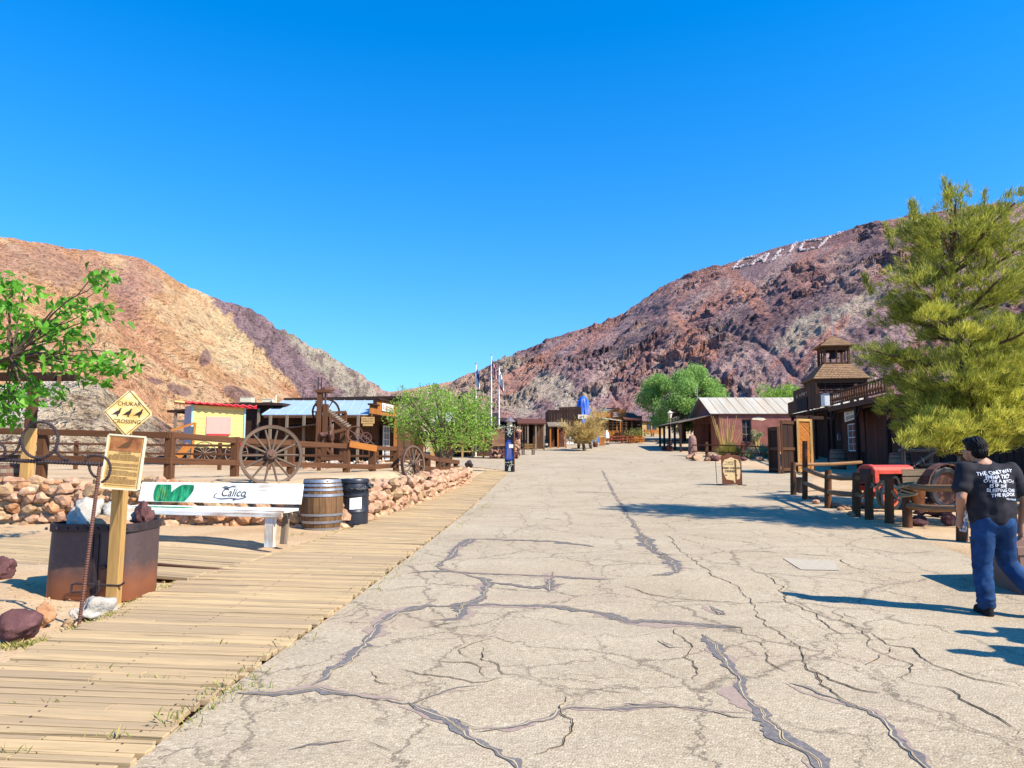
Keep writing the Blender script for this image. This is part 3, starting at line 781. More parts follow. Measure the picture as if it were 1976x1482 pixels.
for i, (ch, strokes) in enumerate(LET):
    mb = MB()
    for stk in strokes:
        pts = c8(stk); last = None
        for (ua, va), (ub, vb) in zip(pts, pts[1:]):
            n = max(2, int(math.hypot(ub - ua, vb - va) / 1.2))
            for k in range(n + 1):
                f = k / n; h = onhill(ua + (ub - ua) * f + rng.uniform(-.5, .5), va + (vb - va) * f + rng.uniform(-.4, .4))
                if h[0] is None or h[3] > 600: last = None; continue
                c = h[0] + Vector((0, -.35, .35))
                if last is not None and (c - last).length < 14: mb.beam(last, c, rng.uniform(.5, .85), .3, jit=.1)
                last = c
                for _ in range(1): mb.ico(c + Vector((rng.uniform(-.7, .7), rng.uniform(-.4, .4), rng.uniform(-.5, .5))), (rng.uniform(.3, .6), rng.uniform(.3, .6), .4), .3, rng.randint(0, 99), 1)
    nm = ['leftmost big white letter C', 'big white letter A', 'big white letter L', 'big white letter I', 'second big white letter C, right of the I', 'partly seen last white letter O'][i]
    if mb.v: tag(mb.build('hillside_letter', M_LIME), nm + ' of stones high on the right hill', 'hill letter', 'white stone letters on the hillside')
# ------------------------------------------------------------------ leaves, rocks, barrels, wheels
def leaves(name, C, L, dirs, mat, parent=None, wide=.42, fold=.25, droop=0.0):
    """one folded leaf (two quads, six corners) per centre; dirs is where the tip points"""
    C = np.asarray(C); n = len(C); d = dirs / (np.linalg.norm(dirs, axis=1, keepdims=True) + 1e-9)
    rnd = nrng.normal(size=(n, 3)); s = np.cross(d, rnd); s /= np.linalg.norm(s, axis=1, keepdims=True) + 1e-9
    up = np.cross(s, d); L = np.asarray(L).reshape(-1, 1) * np.ones((n, 1))
    w = L * wide
    base = C; mid = C + d * L * .5; tip = C + d * L - up * L * droop
    V = np.stack([base, mid - s * w * .5 + up * w * fold + d * L * -.08, tip, mid, mid + s * w * .5 + up * w * fold + d * L * -.08], 1)
    i = np.arange(n)[:, None] * 5
    Fq = np.concatenate([i + np.array([[0, 3, 2, 1]]), i + np.array([[0, 4, 2, 3]])], 1).reshape(-1, 4)
    return npmesh(name, V.reshape(-1, 3), Fq, mat, parent)
def blades(name, base, H, mat, parent=None, lean=.35, wd=.012, kind=None):
    base = np.asarray(base); n = len(base); a = nrng.uniform(0, 2 * PI, n); H = np.asarray(H) * np.ones(n)
    dx = np.cos(a) * lean * H * nrng.uniform(.2, 1.3, n); dy = np.sin(a) * lean * H * nrng.uniform(.2, 1.3, n)
    b = nrng.uniform(0, 2 * PI, n); sx, sy_ = np.cos(b) * wd, np.sin(b) * wd
    o = np.zeros(n)
    V = np.stack([base + np.stack([-sx, -sy_, o], 1), base + np.stack([sx, sy_, o], 1),
                  base + np.stack([dx * .45 + sx * .7, dy * .45 + sy_ * .7, H * .62], 1), base + np.stack([dx, dy, H], 1)], 1)
    ob = npmesh(name, V.reshape(-1, 3), np.arange(n * 4).reshape(-1, 4), mat, parent)
    return tag(ob, kind=kind) if kind else ob
def rock(loc, sz, mat, label, group=None, seed=None, rough=.28, sub=4, sink=.15, fr=1.2):
    mb = MB(); mb.ico(Vector(loc) + Vector((0, 0, sz[2] * (1 - sink))), sz, rough, seed if seed is not None else rng.randint(0, 999), sub, rng.uniform(0, 6), fr, 0, 7)
    o = bpy.data.objects.new('rock', mb.mesh('rock', mat, Vector(loc), smooth=(sub >= 3))); COL.objects.link(o); o.location = loc
    return tag(o, label, 'rock', group)
def ringline(R_, n=48): return [Vector((R_ * math.cos(2 * PI * k / n), 0, R_ * math.sin(2 * PI * k / n))) for k in range(n)]
def wheel_parts(root, rad=.62, spokes=14, mw=M_WHEEL, mi=M_RUST, hub=True, thick=1.0):
    """spoked wheel standing on the root's origin; axle along local Y"""
    c = Vector((0, 0, rad)); ow = []
    n = 56; mb = MB(); w = .055 * thick; h = .07 * thick; o = 0
    for k in range(n):
        a = 2 * PI * k / n
        for rr, y in ((rad - .012, -w), (rad - .012, w), (rad - h, w * .8), (rad - h, -w * .8)):
            mb.v.append(c + Vector((rr * math.cos(a), y, rr * math.sin(a))))
    for k in range(n):
        q = (k + 1) % n
        for j in range(4):
            m = (j + 1) % 4; u0 = k * 2 * PI * rad / n; u1 = (k + 1) * 2 * PI * rad / n
            mb.face((k * 4 + j, k * 4 + m, q * 4 + m, q * 4 + j), [(u0, j * .07), (u0, j * .07 + .07), (u1, j * .07 + .07), (u1, j * .07)])
    rim = mb.build('rim', mw, root)
    mb = MB()
    for k in range(n):
        a = 2 * PI * k / n
        for rr, y in ((rad, -w - .004), (rad, w + .004), (rad - .010, w + .004), (rad - .010, -w - .004)):
            mb.v.append(c + Vector((rr * math.cos(a), y, rr * math.sin(a))))
    for k in range(n):
        q = (k + 1) % n
        for j in range(4):
            m = (j + 1) % 4; mb.face((k * 4 + j, k * 4 + m, q * 4 + m, q * 4 + j))
    mb.build('tyre', mi, root)
    M = Matrix.Translation(c) @ Matrix.Rotation(PI / 2, 4, 'X')
    hb = MB(); hr = .115 * thick
    hb.lathe([(.03, .17), (hr * .75, .17), (hr * .8, .13), (hr * 1.0, .09), (hr * 1.12, .04), (hr * 1.12, -.04), (hr * .9, -.12), (hr * .8, -.14)], 20, M)
    hbo = hb.build('hub', mw, root, smooth=True)
    b = MB(); b.lathe([(hr * .84, .125), (hr * .86, .168), (hr * .66, .172), (hr * .62, .15)], 20, M, cap=False); b.lathe([(.02, .15), (hr * .42, .15), (hr * .42, .20), (hr * .2, .20)], 14, M)
    b.build('hub_band', mi, hbo)
    for k in range(spokes):
        a = 2 * PI * (k + .3) / spokes; d = Vector((math.cos(a), 0, math.sin(a)))
        s = MB(); yy = Vector((0, .02 if k % 2 else -.02, 0))
        s.tube([c + d * hr * .9 + yy, c + d * (rad * .3) + yy, c + d * (rad * .7) + yy * .5, c + d * (rad - h + .01)], [.024 * thick, .03 * thick, .024 * thick, .02 * thick], 7)
        s.build('spoke', mw, root, smooth=True)
def barrel(label, loc, H, rm, re_, mst, mh, hoops, cat='barrel', lid=True, rz=0.0):
    t = thing('barrel', label, cat, loc, rz)
    L = Vector(loc); T = Matrix.Translation(L)
    def rad(z): k = 2 * z / H - 1; return re_ + (rm - re_) * (1 - k * k)
    mb = MB(); n = 22
    for k in range(n):                                       # one stave at a time, so that each weathers alone
        o = len(mb.v); zs = [H * i / 8 for i in range(9)]; ou = rng.uniform(0, 99); dr = rng.uniform(-.003, .003)
        for z in zs:
            for s in (.02, .98):
                a = 2 * PI * (k + s) / n; mb.v.append(L + Vector((math.cos(a) * (rad(z) + dr), math.sin(a) * (rad(z) + dr), z)))
        for i in range(8):
            mb.face((o + 2 * i, o + 2 * i + 1, o + 2 * i + 3, o + 2 * i + 2), [(ou + zs[i], ou), (ou + zs[i], ou + .1), (ou + zs[i + 1], ou + .1), (ou + zs[i + 1], ou)])
    mb.build('staves', mst, t)
    for z, wd in hoops:
        hb = MB(); pr = [(rad(z - wd / 2) + .003, z - wd / 2), (rad(z - wd / 2) + .010, z - wd / 2), (rad(z + wd / 2) + .010, z + wd / 2), (rad(z + wd / 2) + .003, z + wd / 2)]
        hb.lathe(pr, 44, T, cap=False); hb.build('hoop', mh, t, smooth=True)
    if lid:
        lb = MB()
        for k in range(5):
            y = (k - 2) * re_ * .38; hw = math.sqrt(max(.01, (re_ * .96) ** 2 - y * y)); lb.box(L + Vector((0, y, H - .035)), (hw * 2, re_ * .37, .02))
        lb.build('lid', mst, t)
    ib = MB(); ib.lathe([(re_ * .9, .01), (rm * .93, H * .5), (re_ * .95, H - .05)], 22, T); ib.build('lining', M_BLACK, t)
    return t

# ------------------------------------------------------------------ crossing sign
Yp = 7.25
b = G(218, 1163); t = thing('crossing_sign', 'pale timber post carrying a yellow diamond CHUKAR CROSSING board above a small text board', 'sign', b)
top = P(243, 775, Yp + .02)
MB().beam(b - Vector((0, 0, .1)), top, .128, .09, up=Vector((0, 1, 0))).build('post', M_POSTN, t, bevel=.006)
def signwood():
    k = NT('sign_board'); v = k.coord('Object')
    c = k.ramp(k.noise(k.coord('Object', (1.4, 1.4, 4)), 3.2, 5, .6, .5), [(.3, (.62, .36, .08)), (.5, (.78, .57, .21)), (.7, (.84, .72, .44))])
    return k.fin(c, .6, 0, k.bump(k.noise(v, 40, 3), .1, .003), .3)
M_SIGN = signwood()
c0 = P(248, 797, Yp - .07); tl = R(-3)
rt = Vector((math.cos(tl), .06, math.sin(tl))); upv = Vector((-math.sin(tl), 0, math.cos(tl)))
F0 = facing(c0, rt, upv)
hd = .243; db = MB(); rc = .02
dia = []
for k in range(4):
    a = PI / 2 * k
    for s in (-1, 1):
        p = Vector((math.cos(a), math.sin(a))) * (hd - rc); q = Vector((-math.sin(a), math.cos(a))) * rc * s; dia.append((p.x + q.x, p.y + q.y))
db.prism(dia, F0 @ Matrix.Translation((0, 0, -.012)), .024)
dbo = db.build('diamond_board', M_SIGN, t)
ln = MB()
for k in range(4):
    a, a2 = PI / 2 * k, PI / 2 * (k + 1); r_ = hd - .022
    pa = F0 @ Vector((math.cos(a) * r_, math.sin(a) * r_, .0135)); pb = F0 @ Vector((math.cos(a2) * r_, math.sin(a2) * r_, .0135))
    ln.beam(pa, pb, .005, .003, up=F0.to_3x3() @ Vector((0, 0, 1)))
ln.build('border_line', M_BROWNINK, dbo)
lt = MB()
text(lt, 'CHUKAR', .057, F0 @ Matrix.Translation((0.005, .090, .0135)), ext=.001)
text(lt, 'CROSSING', .057, F0 @ Matrix.Translation((0, -.088, .0135)), ext=.001)
lt.build('lettering', M_BROWNINK, dbo)
BIRD = [(-.5, -.2), (-.34, -.1), (-.18, .06), (.0, .17), (.14, .25), (.2, .38), (.25, .44), (.33, .44), (.4, .40), (.33, .36), (.3, .28), (.3, .1), (.22, -.08), (.08, -.17), (-.1, -.16), (-.3, -.17)]
for dx in (-.105, .0, .108):
    bm_ = MB(); Mb = F0 @ Matrix.Translation((dx, -.002, .0125)) @ Matrix.Scale(.105, 4)
    bm_.prism(BIRD, Mb, .03)
    for lx in (.02, .1): bm_.prism([(lx, -.14), (lx + .03, -.14), (lx + .02, -.3), (lx + .07, -.32), (lx - .03, -.32)], Mb, .03)
    bm_.build('bird_silhouette', M_INK, dbo)
c1 = P(239, 892, Yp - .075); tl = R(-4.5)
F1 = facing(c1, Vector((math.cos(tl), .05, math.sin(tl))), Vector((-math.sin(tl), .04, math.cos(tl))))
ib = MB(); ib.prism([(-.178, -.262), (.178, -.262), (.178, .262), (-.178, .262)], F1 @ Matrix.Translation((0, 0, -.012)), .02)
ibo = ib.build('text_board', plain('faded_orange_board', (.58, .33, .085), .65, 0, .22, 7, .1, c2=(.68, .46, .18)), t)
fr = MB()
for a, q in (((-.178, -.266), (.178, -.266)), ((-.178, .266), (.178, .266)), ((-.181, -.262), (-.181, .262)), ((.181, -.262), (.181, .262))):
    fr.beam(F1 @ Vector((a[0], a[1], .003)), F1 @ Vector((q[0], q[1], .003)), .016, .03, up=F1.to_3x3() @ Vector((0, 0, 1)))
fr.build('frame', M_CREAM, ibo)
M_PIC = plain('faded_picture', (.34, .09, .035), .6, 0, .6, 9, .02, c2=(.50, .22, .07))
pc = MB(); pc.prism([(-.155, .11), (.155, .11), (.155, .245), (-.155, .245)], F1 @ Matrix.Translation((0, 0, .008)), .004); pco = pc.build('picture', M_PIC, ibo)
pb_ = MB(); pb_.prism(BIRD, F1 @ Matrix.Translation((0.0, .17, .0125)) @ Matrix.Scale(.17, 4), .01); pb_.build('bird_silhouette', M_BROWNINK, pco)
tx = MB(); text(tx, 'CHUKAR', .030, F1 @ Matrix.Translation((0, .092, .009)), ext=.0008)
y = .070
while y > -.235:
    if rng.random() < .14: y -= .009; continue
    x = -.155 + (.05 if y > .06 else 0); xe = rng.choice((.15, .15, .145, .06)) if y < .06 else .1
    while x < xe:
        wl = rng.uniform(.012, .04); tx.prism([(x, y), (min(x + wl, xe), y), (min(x + wl, xe), y + .0052), (x, y + .0052)], F1 @ Matrix.Translation((0, 0, .008)), .0012); x += wl + .005
    y -= .0105
tx.build('lettering', M_BROWNINK, ibo)

# ------------------------------------------------------------------ rebar trellis
def rebar(mb, pts, r=.0125, step=.011, n=7):
    pts = [Vector(p) for p in pts]; S = [0]
    for a, q in zip(pts, pts[1:]): S.append(S[-1] + (q - a).length)
    m = int(S[-1] / step); out = []
    for k in range(m + 1):
        d = S[-1] * k / m; i = max(j for j in range(len(S)) if S[j] <= d + 1e-9); i = min(i, len(pts) - 2)
        out.append(pts[i].lerp(pts[i + 1], (d - S[i]) / (S[i + 1] - S[i])))
    mb.tube(out, [r * (1.22 if k % 2 else .9) for k in range(m + 1)], n)
def arc(c, r, a0, a1, n=20, sx=1): return [Vector((c[0] + r * sx * math.cos(R(a0 + (a1 - a0) * k / n)), c[1], c[2] + r * math.sin(R(a0 + (a1 - a0) * k / n)))) for k in range(n + 1)]
b = G(150, 1213); Y0 = b.y
t = thing('rebar_trellis', 'rusty welded rebar trellis with a ring and curls along its top bar', 'trellis', b)
tp = P(193, 893, Y0 + .03)
m = MB(); rebar(m, [b - Vector((0, 0, .1)), tp], .0155); m.build('upright', M_RUST, t)
lb = P(-260, 876, Y0 + .1)
m = MB(); rebar(m, [lb, P(197, 896, Y0 + .03)], .0175, .014); m.build('top_bar', M_IRON, t)
m = MB(); rebar(m, [Vector((lb.x + .05, lb.y, gz(lb.x, lb.y) - .05)), lb + Vector((.05, 0, .02))], .0155); m.build('upright', M_RUST, t)
c = P(77, 849, Y0 + .03); m = MB(); rebar(m, arc(c, .168, -60, 300, 40), .0125); m.build('ring', M_IRON, t)
def pxcurve(pp, Y): 
    q = [P(u, v, Y) for u, v in pp]; out = []
    for i in range(len(q) - 1):
        p0, p1, p2, p3 = q[max(i - 1, 0)], q[i], q[i + 1], q[min(i + 2, len(q) - 1)]
        for k in range(6):
            f = k / 6; out.append(.5 * ((2 * p1) + (p2 - p0) * f + (2 * p0 - 5 * p1 + 4 * p2 - p3) * f * f + (3 * p1 - p0 - 3 * p2 + p3) * f ** 3))
    return out + [q[-1]]
for pp in ([(0, 857), (8, 862), (10, 872), (4, 882)], [(4, 883), (25, 876), (36, 862), (40, 845)], [(110, 856), (109, 870), (118, 882), (131, 888)],
           [(165, 890), (170, 881), (188, 879), (205, 885), (213, 902), (208, 921), (196, 931)], [(172, 897), (174, 908), (182, 919), (191, 921)]):
    m = MB(); rebar(m, pxcurve(pp, Y0 + .035), .0115); m.build('curl', M_IRON, t)
for u in (29, 117):
    c = P(u, 893, Y0 + .03); m = MB(); m.tube(arc(c, .013, 0, 360, 14), .004, 6); m.build('eyelet', M_IRON, t)

# ------------------------------------------------------------------ ore skip and its rocks
def sup(a, b_, n=40, e=4.5):
    out = []
    for k in range(n):
        t_ = 2 * PI * k / n; c_, s_ = math.cos(t_), math.sin(t_)
        out.append((a * abs(c_) ** (2 / e) * (1 if c_ >= 0 else -1), b_ * abs(s_) ** (2 / e) * (1 if s_ >= 0 else -1)))
    return out
def loft(mb, loops, cap0=True, cap1=True):
    o = len(mb.v); n = len(loops[0])
    for L in loops: mb.v += [Vector(p) for p in L]
    for i in range(len(loops) - 1):
        for k in range(n):
            q = (k + 1) % n; u0 = i * .3; mb.face((o + i * n + k, o + i * n + q, o + (i + 1) * n + q, o + (i + 1) * n + k), [(k * .05, u0), (k * .05 + .05, u0), (k * .05 + .05, u0 + .3), (k * .05, u0 + .3)])
    if cap0: mb.face(tuple(o + k for k in reversed(range(n))))
    if cap1: mb.face(tuple(o + (len(loops) - 1) * n + k for k in range(n)))
    return mb
def skipmat():
    k = NT('skip_iron'); v = k.coord('Object'); sx = k.n('ShaderNodeSeparateXYZ'); k.l(v, sx.inputs[0])
    f = k.noise(v, 3.5, 6, .7)
    rust = k.math('ADD', k.math('MULTIPLY', sx.outputs[2], -2.2), k.math('ADD', f, .45))   # rust creeping up from the wet foot
    col = k.mix(k.ramp(rust, [(.05, (0, 0, 0)), (.7, (1, 1, 1))]), (.075, .048, .046), (.25, .085, .036))
    col = k.mix(k.ramp(k.noise(v, 14, 5, .7), [(.5, (0, 0, 0)), (.8, (.5, .5, .5))]), col, (.14, .10, .09))
    return k.fin(col, .55, .15, k.bump(k.noise(v, 45, 3), .15, .004), .4)
M_SKIP = skipmat()
fl, fr_ = G(92, 1157), G(282, 1160)
wx = (fr_.x - fl.x) / 2 * 1.02; cx = (fl.x + fr_.x) / 2 - .12; dp = .36; cy = fl.y + dp + .02; z0 = gz(cx, cy) - .015; H = .80
t = thing('ore_skip', 'rusty iron ore skip filled with rocks beside the crossing sign', 'ore skip', (cx, cy, z0))
def lp(a, b_, z, dx=0, dy=0): return [(cx + dx + p[0], cy + dy + p[1], z0 + z) for p in sup(a, b_)]
m = loft(MB(), [lp(wx, dp * .94, 0), lp(wx * 1.005, dp, .03), lp(wx * 1.0, dp, H * .5, .01), lp(wx * .985, dp, H, .02), lp(wx * .955, dp - .03, H, .02), lp(wx * .94, dp - .04, H - .25, .02)], True, True)
m.build('body', M_SKIP, t, smooth=True)
m = loft(MB(), [lp(wx * .987, dp + .002, H - .07, .02), lp(wx * 1.012, dp + .028, H - .07, .02), lp(wx * 1.012, dp + .028, H + .012, .02), lp(wx * .96, dp - .025, H + .012, .02)], False, False)
rimo = m.build('rim', M_IRON, t, smooth=True)
for k in range(9):
    m = MB(); x = cx + .02 + wx * (-.88 + 1.76 * k / 8); m.lathe([(.016, 0), (.014, .010), (.005, .014)], 8, Matrix.Translation((x, cy - dp - .028, z0 + H - .03)) @ Matrix.Rotation(PI / 2, 4, 'X')); m.build('rivet', M_IRON, rimo)
sx = cx + .12
m = MB(); m.box((sx, cy - dp - .008, z0 + .36), (.05, .02, .70)); m.box((sx - .035, cy - dp - .012, z0 + .36), (.012, .03, .70)); m.build('seam_strip', M_IRON, t)
m = MB(); yb = cy - dp - .07
m.tube([P(137, 1143, yb), P(139, 1128, yb), P(146, 1126, yb), P(190, 1128, yb), P(232, 1130, yb), P(240, 1124, yb)], .012, 8); m.tube([P(137, 1143, yb), P(170, 1141, yb)], .009, 8)
m.tube([P(190, 1120, yb), P(192, 1136, yb), P(186, 1146, yb), P(178, 1150, yb + .05)], .016, 8); m.build('draw_hook', M_IRON, t, smooth=True)
m = MB(); m.tube([P(193, 1093, yb + .04), P(202, 1090, yb), P(205, 1095, yb), P(196, 1098, yb + .04)], .010, 6); m.build('latch', M_IRON, t, smooth=True)
zt = z0 + H
for x, y, sz, mt, lb_, sd, rg in ((-.24, .02, (.20, .20, .19), M_ROCKW, 'big pale grey rock at the left of the ore skip', 3, .3), (.10, .10, (.19, .17, .17), M_ROCKW, 'white rock in the middle of the ore skip', 12, .25),
                                  (-.20, -.20, (.13, .10, .09), M_ROCKW, 'small white rock at the front rim of the ore skip', 21, .25), (.10, -.16, (.16, .13, .11), M_ROCKT, 'cream rock at the front of the ore skip behind the post', 31, .2),
                                  (.40, .04, (.09, .11, .16), M_ROCKM, 'dark maroon upright rock at the right end of the ore skip', 44, .4), (.33, -.2, (.11, .10, .08), M_ROCKP, 'small pinkish rock at the front right corner of the ore skip', 52, .25),
                                  (-.02, .22, (.22, .12, .13), M_ROCKT, 'tan rock at the back of the ore skip', 63, .3), (-.38, .2, (.10, .11, .10), M_ROCKM, 'dark rock in the back left corner of the ore skip', 75, .3)):
    rock((cx + x, cy + y, zt - .10), sz, mt, lb_, 'rocks in the ore skip', sd, rg)
for u, v, sz, mt, lb_, sd, rg in ((36, 1240, (.165, .16, .15), M_ROCKM, 'round maroon pitted rock at the left end of the boardwalk edge', 5, .14), (82, 1213, (.12, .11, .14), M_ROCKO, 'orange upright block of rock behind the maroon rock', 17, .22),
                              (182, 1197, (.19, .13, .115), M_ROCKW, 'big white crystalline rock in front of the ore skip', 23, .28), (150, 1200, (.075, .07, .07), M_ROCKW, 'small white rock at the left of the big white crystalline one', 27, .25), (132, 1212, (.05, .05, .045), M_ROCKT, 'small tan rock at the foot of the rebar upright', 35, .2),
                              (2, 1118, (.13, .14, .14), M_ROCKM, 'purplish rock cut by the left edge of the view', 41, .2)):
    p = G(u, v); rock(p, sz, mt, lb_, None, sd, rg)

# ------------------------------------------------------------------ painted bench
def benchpaint():
    k = NT('worn_white_paint'); v = k.coord('UV', (1.0, 1.0, 1)); g = k.coord('UV', (1.2, 22, 1))
    f = k.noise(g, 1.0, 5, .65, .3); q = k.noise(k.coord('Object', (.7, .7, 2)), 1.6, 4, .6)
    col = k.ramp(f, [(.3, (.60, .56, .48)), (.5, (.80, .79, .75)), (.8, (.84, .83, .80))])
    col = k.mix(k.math('MULTIPLY', k.ramp(q, [(.55, (0, 0, 0)), (.72, (1, 1, 1))]), .7), col, (.30, .55, .56))
    wn_ = k.math('ADD', k.math('MULTIPLY', k.noise(k.coord('Object', (1.1, 1, 1)), 1.0, 3, .5), .6), k.math('MULTIPLY', f, .5))
    col = k.mix(k.ramp(wn_, [(.58, (0, 0, 0)), (.68, (.85, .85, .85))]), col, (.36, .22, .11))
    return k.fin(col, .6, 0, k.bump(f, .3, .004), .3)
M_BENCH = benchpaint()
bl, br = P(272, 945, 12.35), P(583, 952, 11.6); dv = Vector((br.x - bl.x, br.y - bl.y, 0)).normalized(); bk = Vector((-dv.y, dv.x, 0))
gb = .10; c = Vector(((bl.x + br.x) / 2, (bl.y + br.y) / 2, gb)); hl = (Vector((br.x, br.y, 0)) - Vector((bl.x, bl.y, 0))).length / 2
t = thing('painted_bench', 'long white painted bench with a green cactus and lettering on its back', 'bench', c)
lean = Vector((0, 0, 1)) + bk * .22
bo = c + Vector((0, 0, .80))
bb = MB(); bb.beam(bo - dv * hl, bo + dv * hl, .045, .33, up=lean); back = bb.build('backrest', M_BENCH, t, bevel=.006)
for k, (off, z, wd) in enumerate(((-.36, .555, .20), (-.14, .56, .20))):
    MB().beam(c + bk * off + Vector((0, 0, z)) - dv * (hl - .03), c + bk * off + Vector((0, 0, z)) + dv * (hl - .03), wd, .045).build('seat_plank', M_BENCH, t, bevel=.005)
MB().beam(c - bk * .46 + Vector((0, 0, .505)) - dv * (hl - .06), c - bk * .46 + Vector((0, 0, .505)) + dv * (hl - .06), .04, .075).build('apron', M_BENCH, t, bevel=.005)
for s in (-1, 1):
    e = c + dv * s * (hl - .30)
    MB().beam(e - bk * .40, e - bk * .40 + Vector((0, 0, .532)), .16, .09, up=bk).build('leg', M_BENCH, t, bevel=.006)
    MB().beam(e - bk * .02, e + bk * .10 + Vector((0, 0, .86)), .09, .09, up=bk).build('back_leg', M_GREYW, t, bevel=.006)
    MB().beam(e - bk * .42 + Vector((0, 0, .487)) + dv * .0, e + bk * .03 + Vector((0, 0, .49)), .08, .08).build('cross_piece', M_GREYW, t)
ln_ = lean.normalized(); FB = facing(bo - bk * 0.028 , dv, ln_); FB.translation = bo + (dv.cross(ln_)).normalized() * .0245
def cactusmat():
    k = NT('painted_cactus'); v = k.coord('Object', (1, 1, .25)); f = k.noise(v, 14, 4, .6)
    return k.fin(k.ramp(f, [(.3, (.006, .07, .035)), (.5, (.01, .21, .085)), (.68, (.05, .42, .19))]), .55)
M_CAC = cactusmat()
def oval(cx_, cy_, a, b_, ang, y0, y1, n=22):
    out = []
    for k in range(n):
        q = 2 * PI * k / n; x, y = a * math.cos(q), b_ * math.sin(q)
        out.append((cx_ + x * math.cos(ang) - y * math.sin(ang), min(y1, max(y0, cy_ + x * math.sin(ang) + y * math.cos(ang)))))
    return out
pc = MB()
pc.prism(oval(-hl + .46, .0, .17, .25, 0, -.162, .125), FB, .0035); pc.prism(oval(-hl + .80, -.06, .31, .15, .62, -.162, .125), FB @ Matrix.Translation((0, 0, .0006)), .0035)
pc.build('cactus_painting', M_CAC, back)
st_ = MB()
for k in (-2, -1, 0, 1, 2):
    x0 = -hl + .46 + k * .052; pp = [(x0, -.13), (x0 - k * .003, -.04), (x0 - k * .006, .05), (x0 - k * .02, .105 - abs(k) * .016)]
    st_.tube([FB @ Vector((p[0], p[1], .0036)) for p in pp], .0032, 5)
st_.build('painted_rib', M_PALO, back)
sq = MB(); fm = facing(c - bk * .36 + Vector((0, 0, .5815)), dv, bk)
sq.prism([(-hl + .22, -.09), (-hl + 1.25, -.09), (-hl + 1.33, .09), (-hl + .24, .09)], fm, .0035)
FA = facing(c - bk * .4815 + Vector((0, 0, .505)), dv, (0, 0, 1)); sq.prism([(-hl + .2, -.035), (-hl + .62, -.035), (-hl + .70, .036), (-hl + .16, .036)], FA, .0035)
sq.build('cactus_painting', M_CAC, t)
lt = MB(); text(lt, 'Calico', .185, FB @ Matrix.Translation((.29, .0, .002)), ext=.001, shear=.25)
for pp in ([(-.02, -.085), (.08, -.10), (.26, -.085), (.4, -.10), (.5, -.085), (.545, -.06), (.52, -.045), (.5, -.065)], [(.06, .085), (.13, .105), (.2, .09), (.27, .115), (.33, .10)], [(0.0, .0), (-.05, -.03), (-.06, -.07), (-.02, -.088)], [(.1, .085), (.14, .07), (.19, .085)], [(.3, -.09), (.33, -.12), (.37, -.10)]):
    w_ = [FB @ Vector((p[0], p[1], .003)) for p in pp]; lt.tube(w_, [.003] + [.007] * (len(w_) - 2) + [.002], 5)
lt.build('lettering', M_INK, back)

# ------------------------------------------------------------------ barrels and bin
M_STAVE = wood('barrel_oak', (.185, .10, .045), .4, .7, .8, .4, .4)
p = G(612, 1024); barrel('oak wine barrel with galvanised hoops between the painted bench and the black bin', (p.x, p.y + .3, p.z - .01), 1.0, .415, .345, M_STAVE, M_STEEL,
       [(.03, .055), (.17, .05), (.31, .045), (.69, .05), (.80, .045), (.885, .045), (.965, .06)])
p = G(2, 990); bq = barrel('rusty hooped wooden barrel at the far left beside the timber post', (p.x - .12, p.y + .2, p.z), 1.02, .42, .36, M_GREYW, M_RUST, [(.05, .07), (.3, .06), (.55, .07), (.8, .06), (.96, .07)])
p = G(677, 1019); L = Vector((p.x, p.y + .26, p.z)); T = Matrix.Translation(L)
t = thing('rubbish_bin', 'black plastic drum used as a rubbish bin with a bag tied round it', 'bin', L)
M_BIN = plain('black_plastic', (.018, .019, .026), .42, 0, .3, 8, .1, .01, .5)
M_BAG = plain('bin_bag', (.010, .010, .013), .25, 0, .3, 30, .5, .02, .6)
m = MB(); m.lathe([(.27, 0), (.285, .02), (.29, .1), (.292, .30), (.303, .31), (.303, .33), (.295, .34), (.295, .62), (.305, .63), (.305, .65), (.295, .66), (.29, .86), (.275, .9), (.27, .93)], 40, T); m.build('body', M_BIN, t, smooth=True)
m = MB(); m.lathe([(.285, .90), (.30, .91), (.30, .955), (.285, .985), (.2, .99), (.19, .96), (.0, .955)], 40, T, cap=False); m.build('lid', M_BIN, t, smooth=True)
m = MB()
for k in range(60):
    pass
ring = []
for k in range(48):
    a = 2 * PI * k / 48; ring.append(L + Vector((.298 * math.cos(a), .298 * math.sin(a), .80 + .03 * math.cos(a - .3) + rng.uniform(-.012, .012))))
m.tube(ring, [rng.uniform(.012, .03) for _ in ring], 7, closed=True)
m.ico(L + Vector((.33, -.10, .84)), (.10, .05, .055), .45, 5, 2, .2); m.ico(L + Vector((.20, -.27, .80)), (.13, .03, .035), .5, 9, 2, .6); m.ico(L + Vector((.02, -.30, .76)), (.14, .025, .03), .5, 19, 2, 0)
m.build('bag', M_BAG, t, smooth=True)
m = MB(); n = 8
for i in range(n + 1):
    a = R(-95 + 46 * i / n)
    for z in (.37, .60): m.v.append(L + Vector((.3075 * math.cos(a), .3075 * math.sin(a), z + (.02 * i / n))))
for i in range(n): m.face((2 * i, 2 * i + 2, 2 * i + 3, 2 * i + 1))
m.build('paper_label', M_WHITE, t)

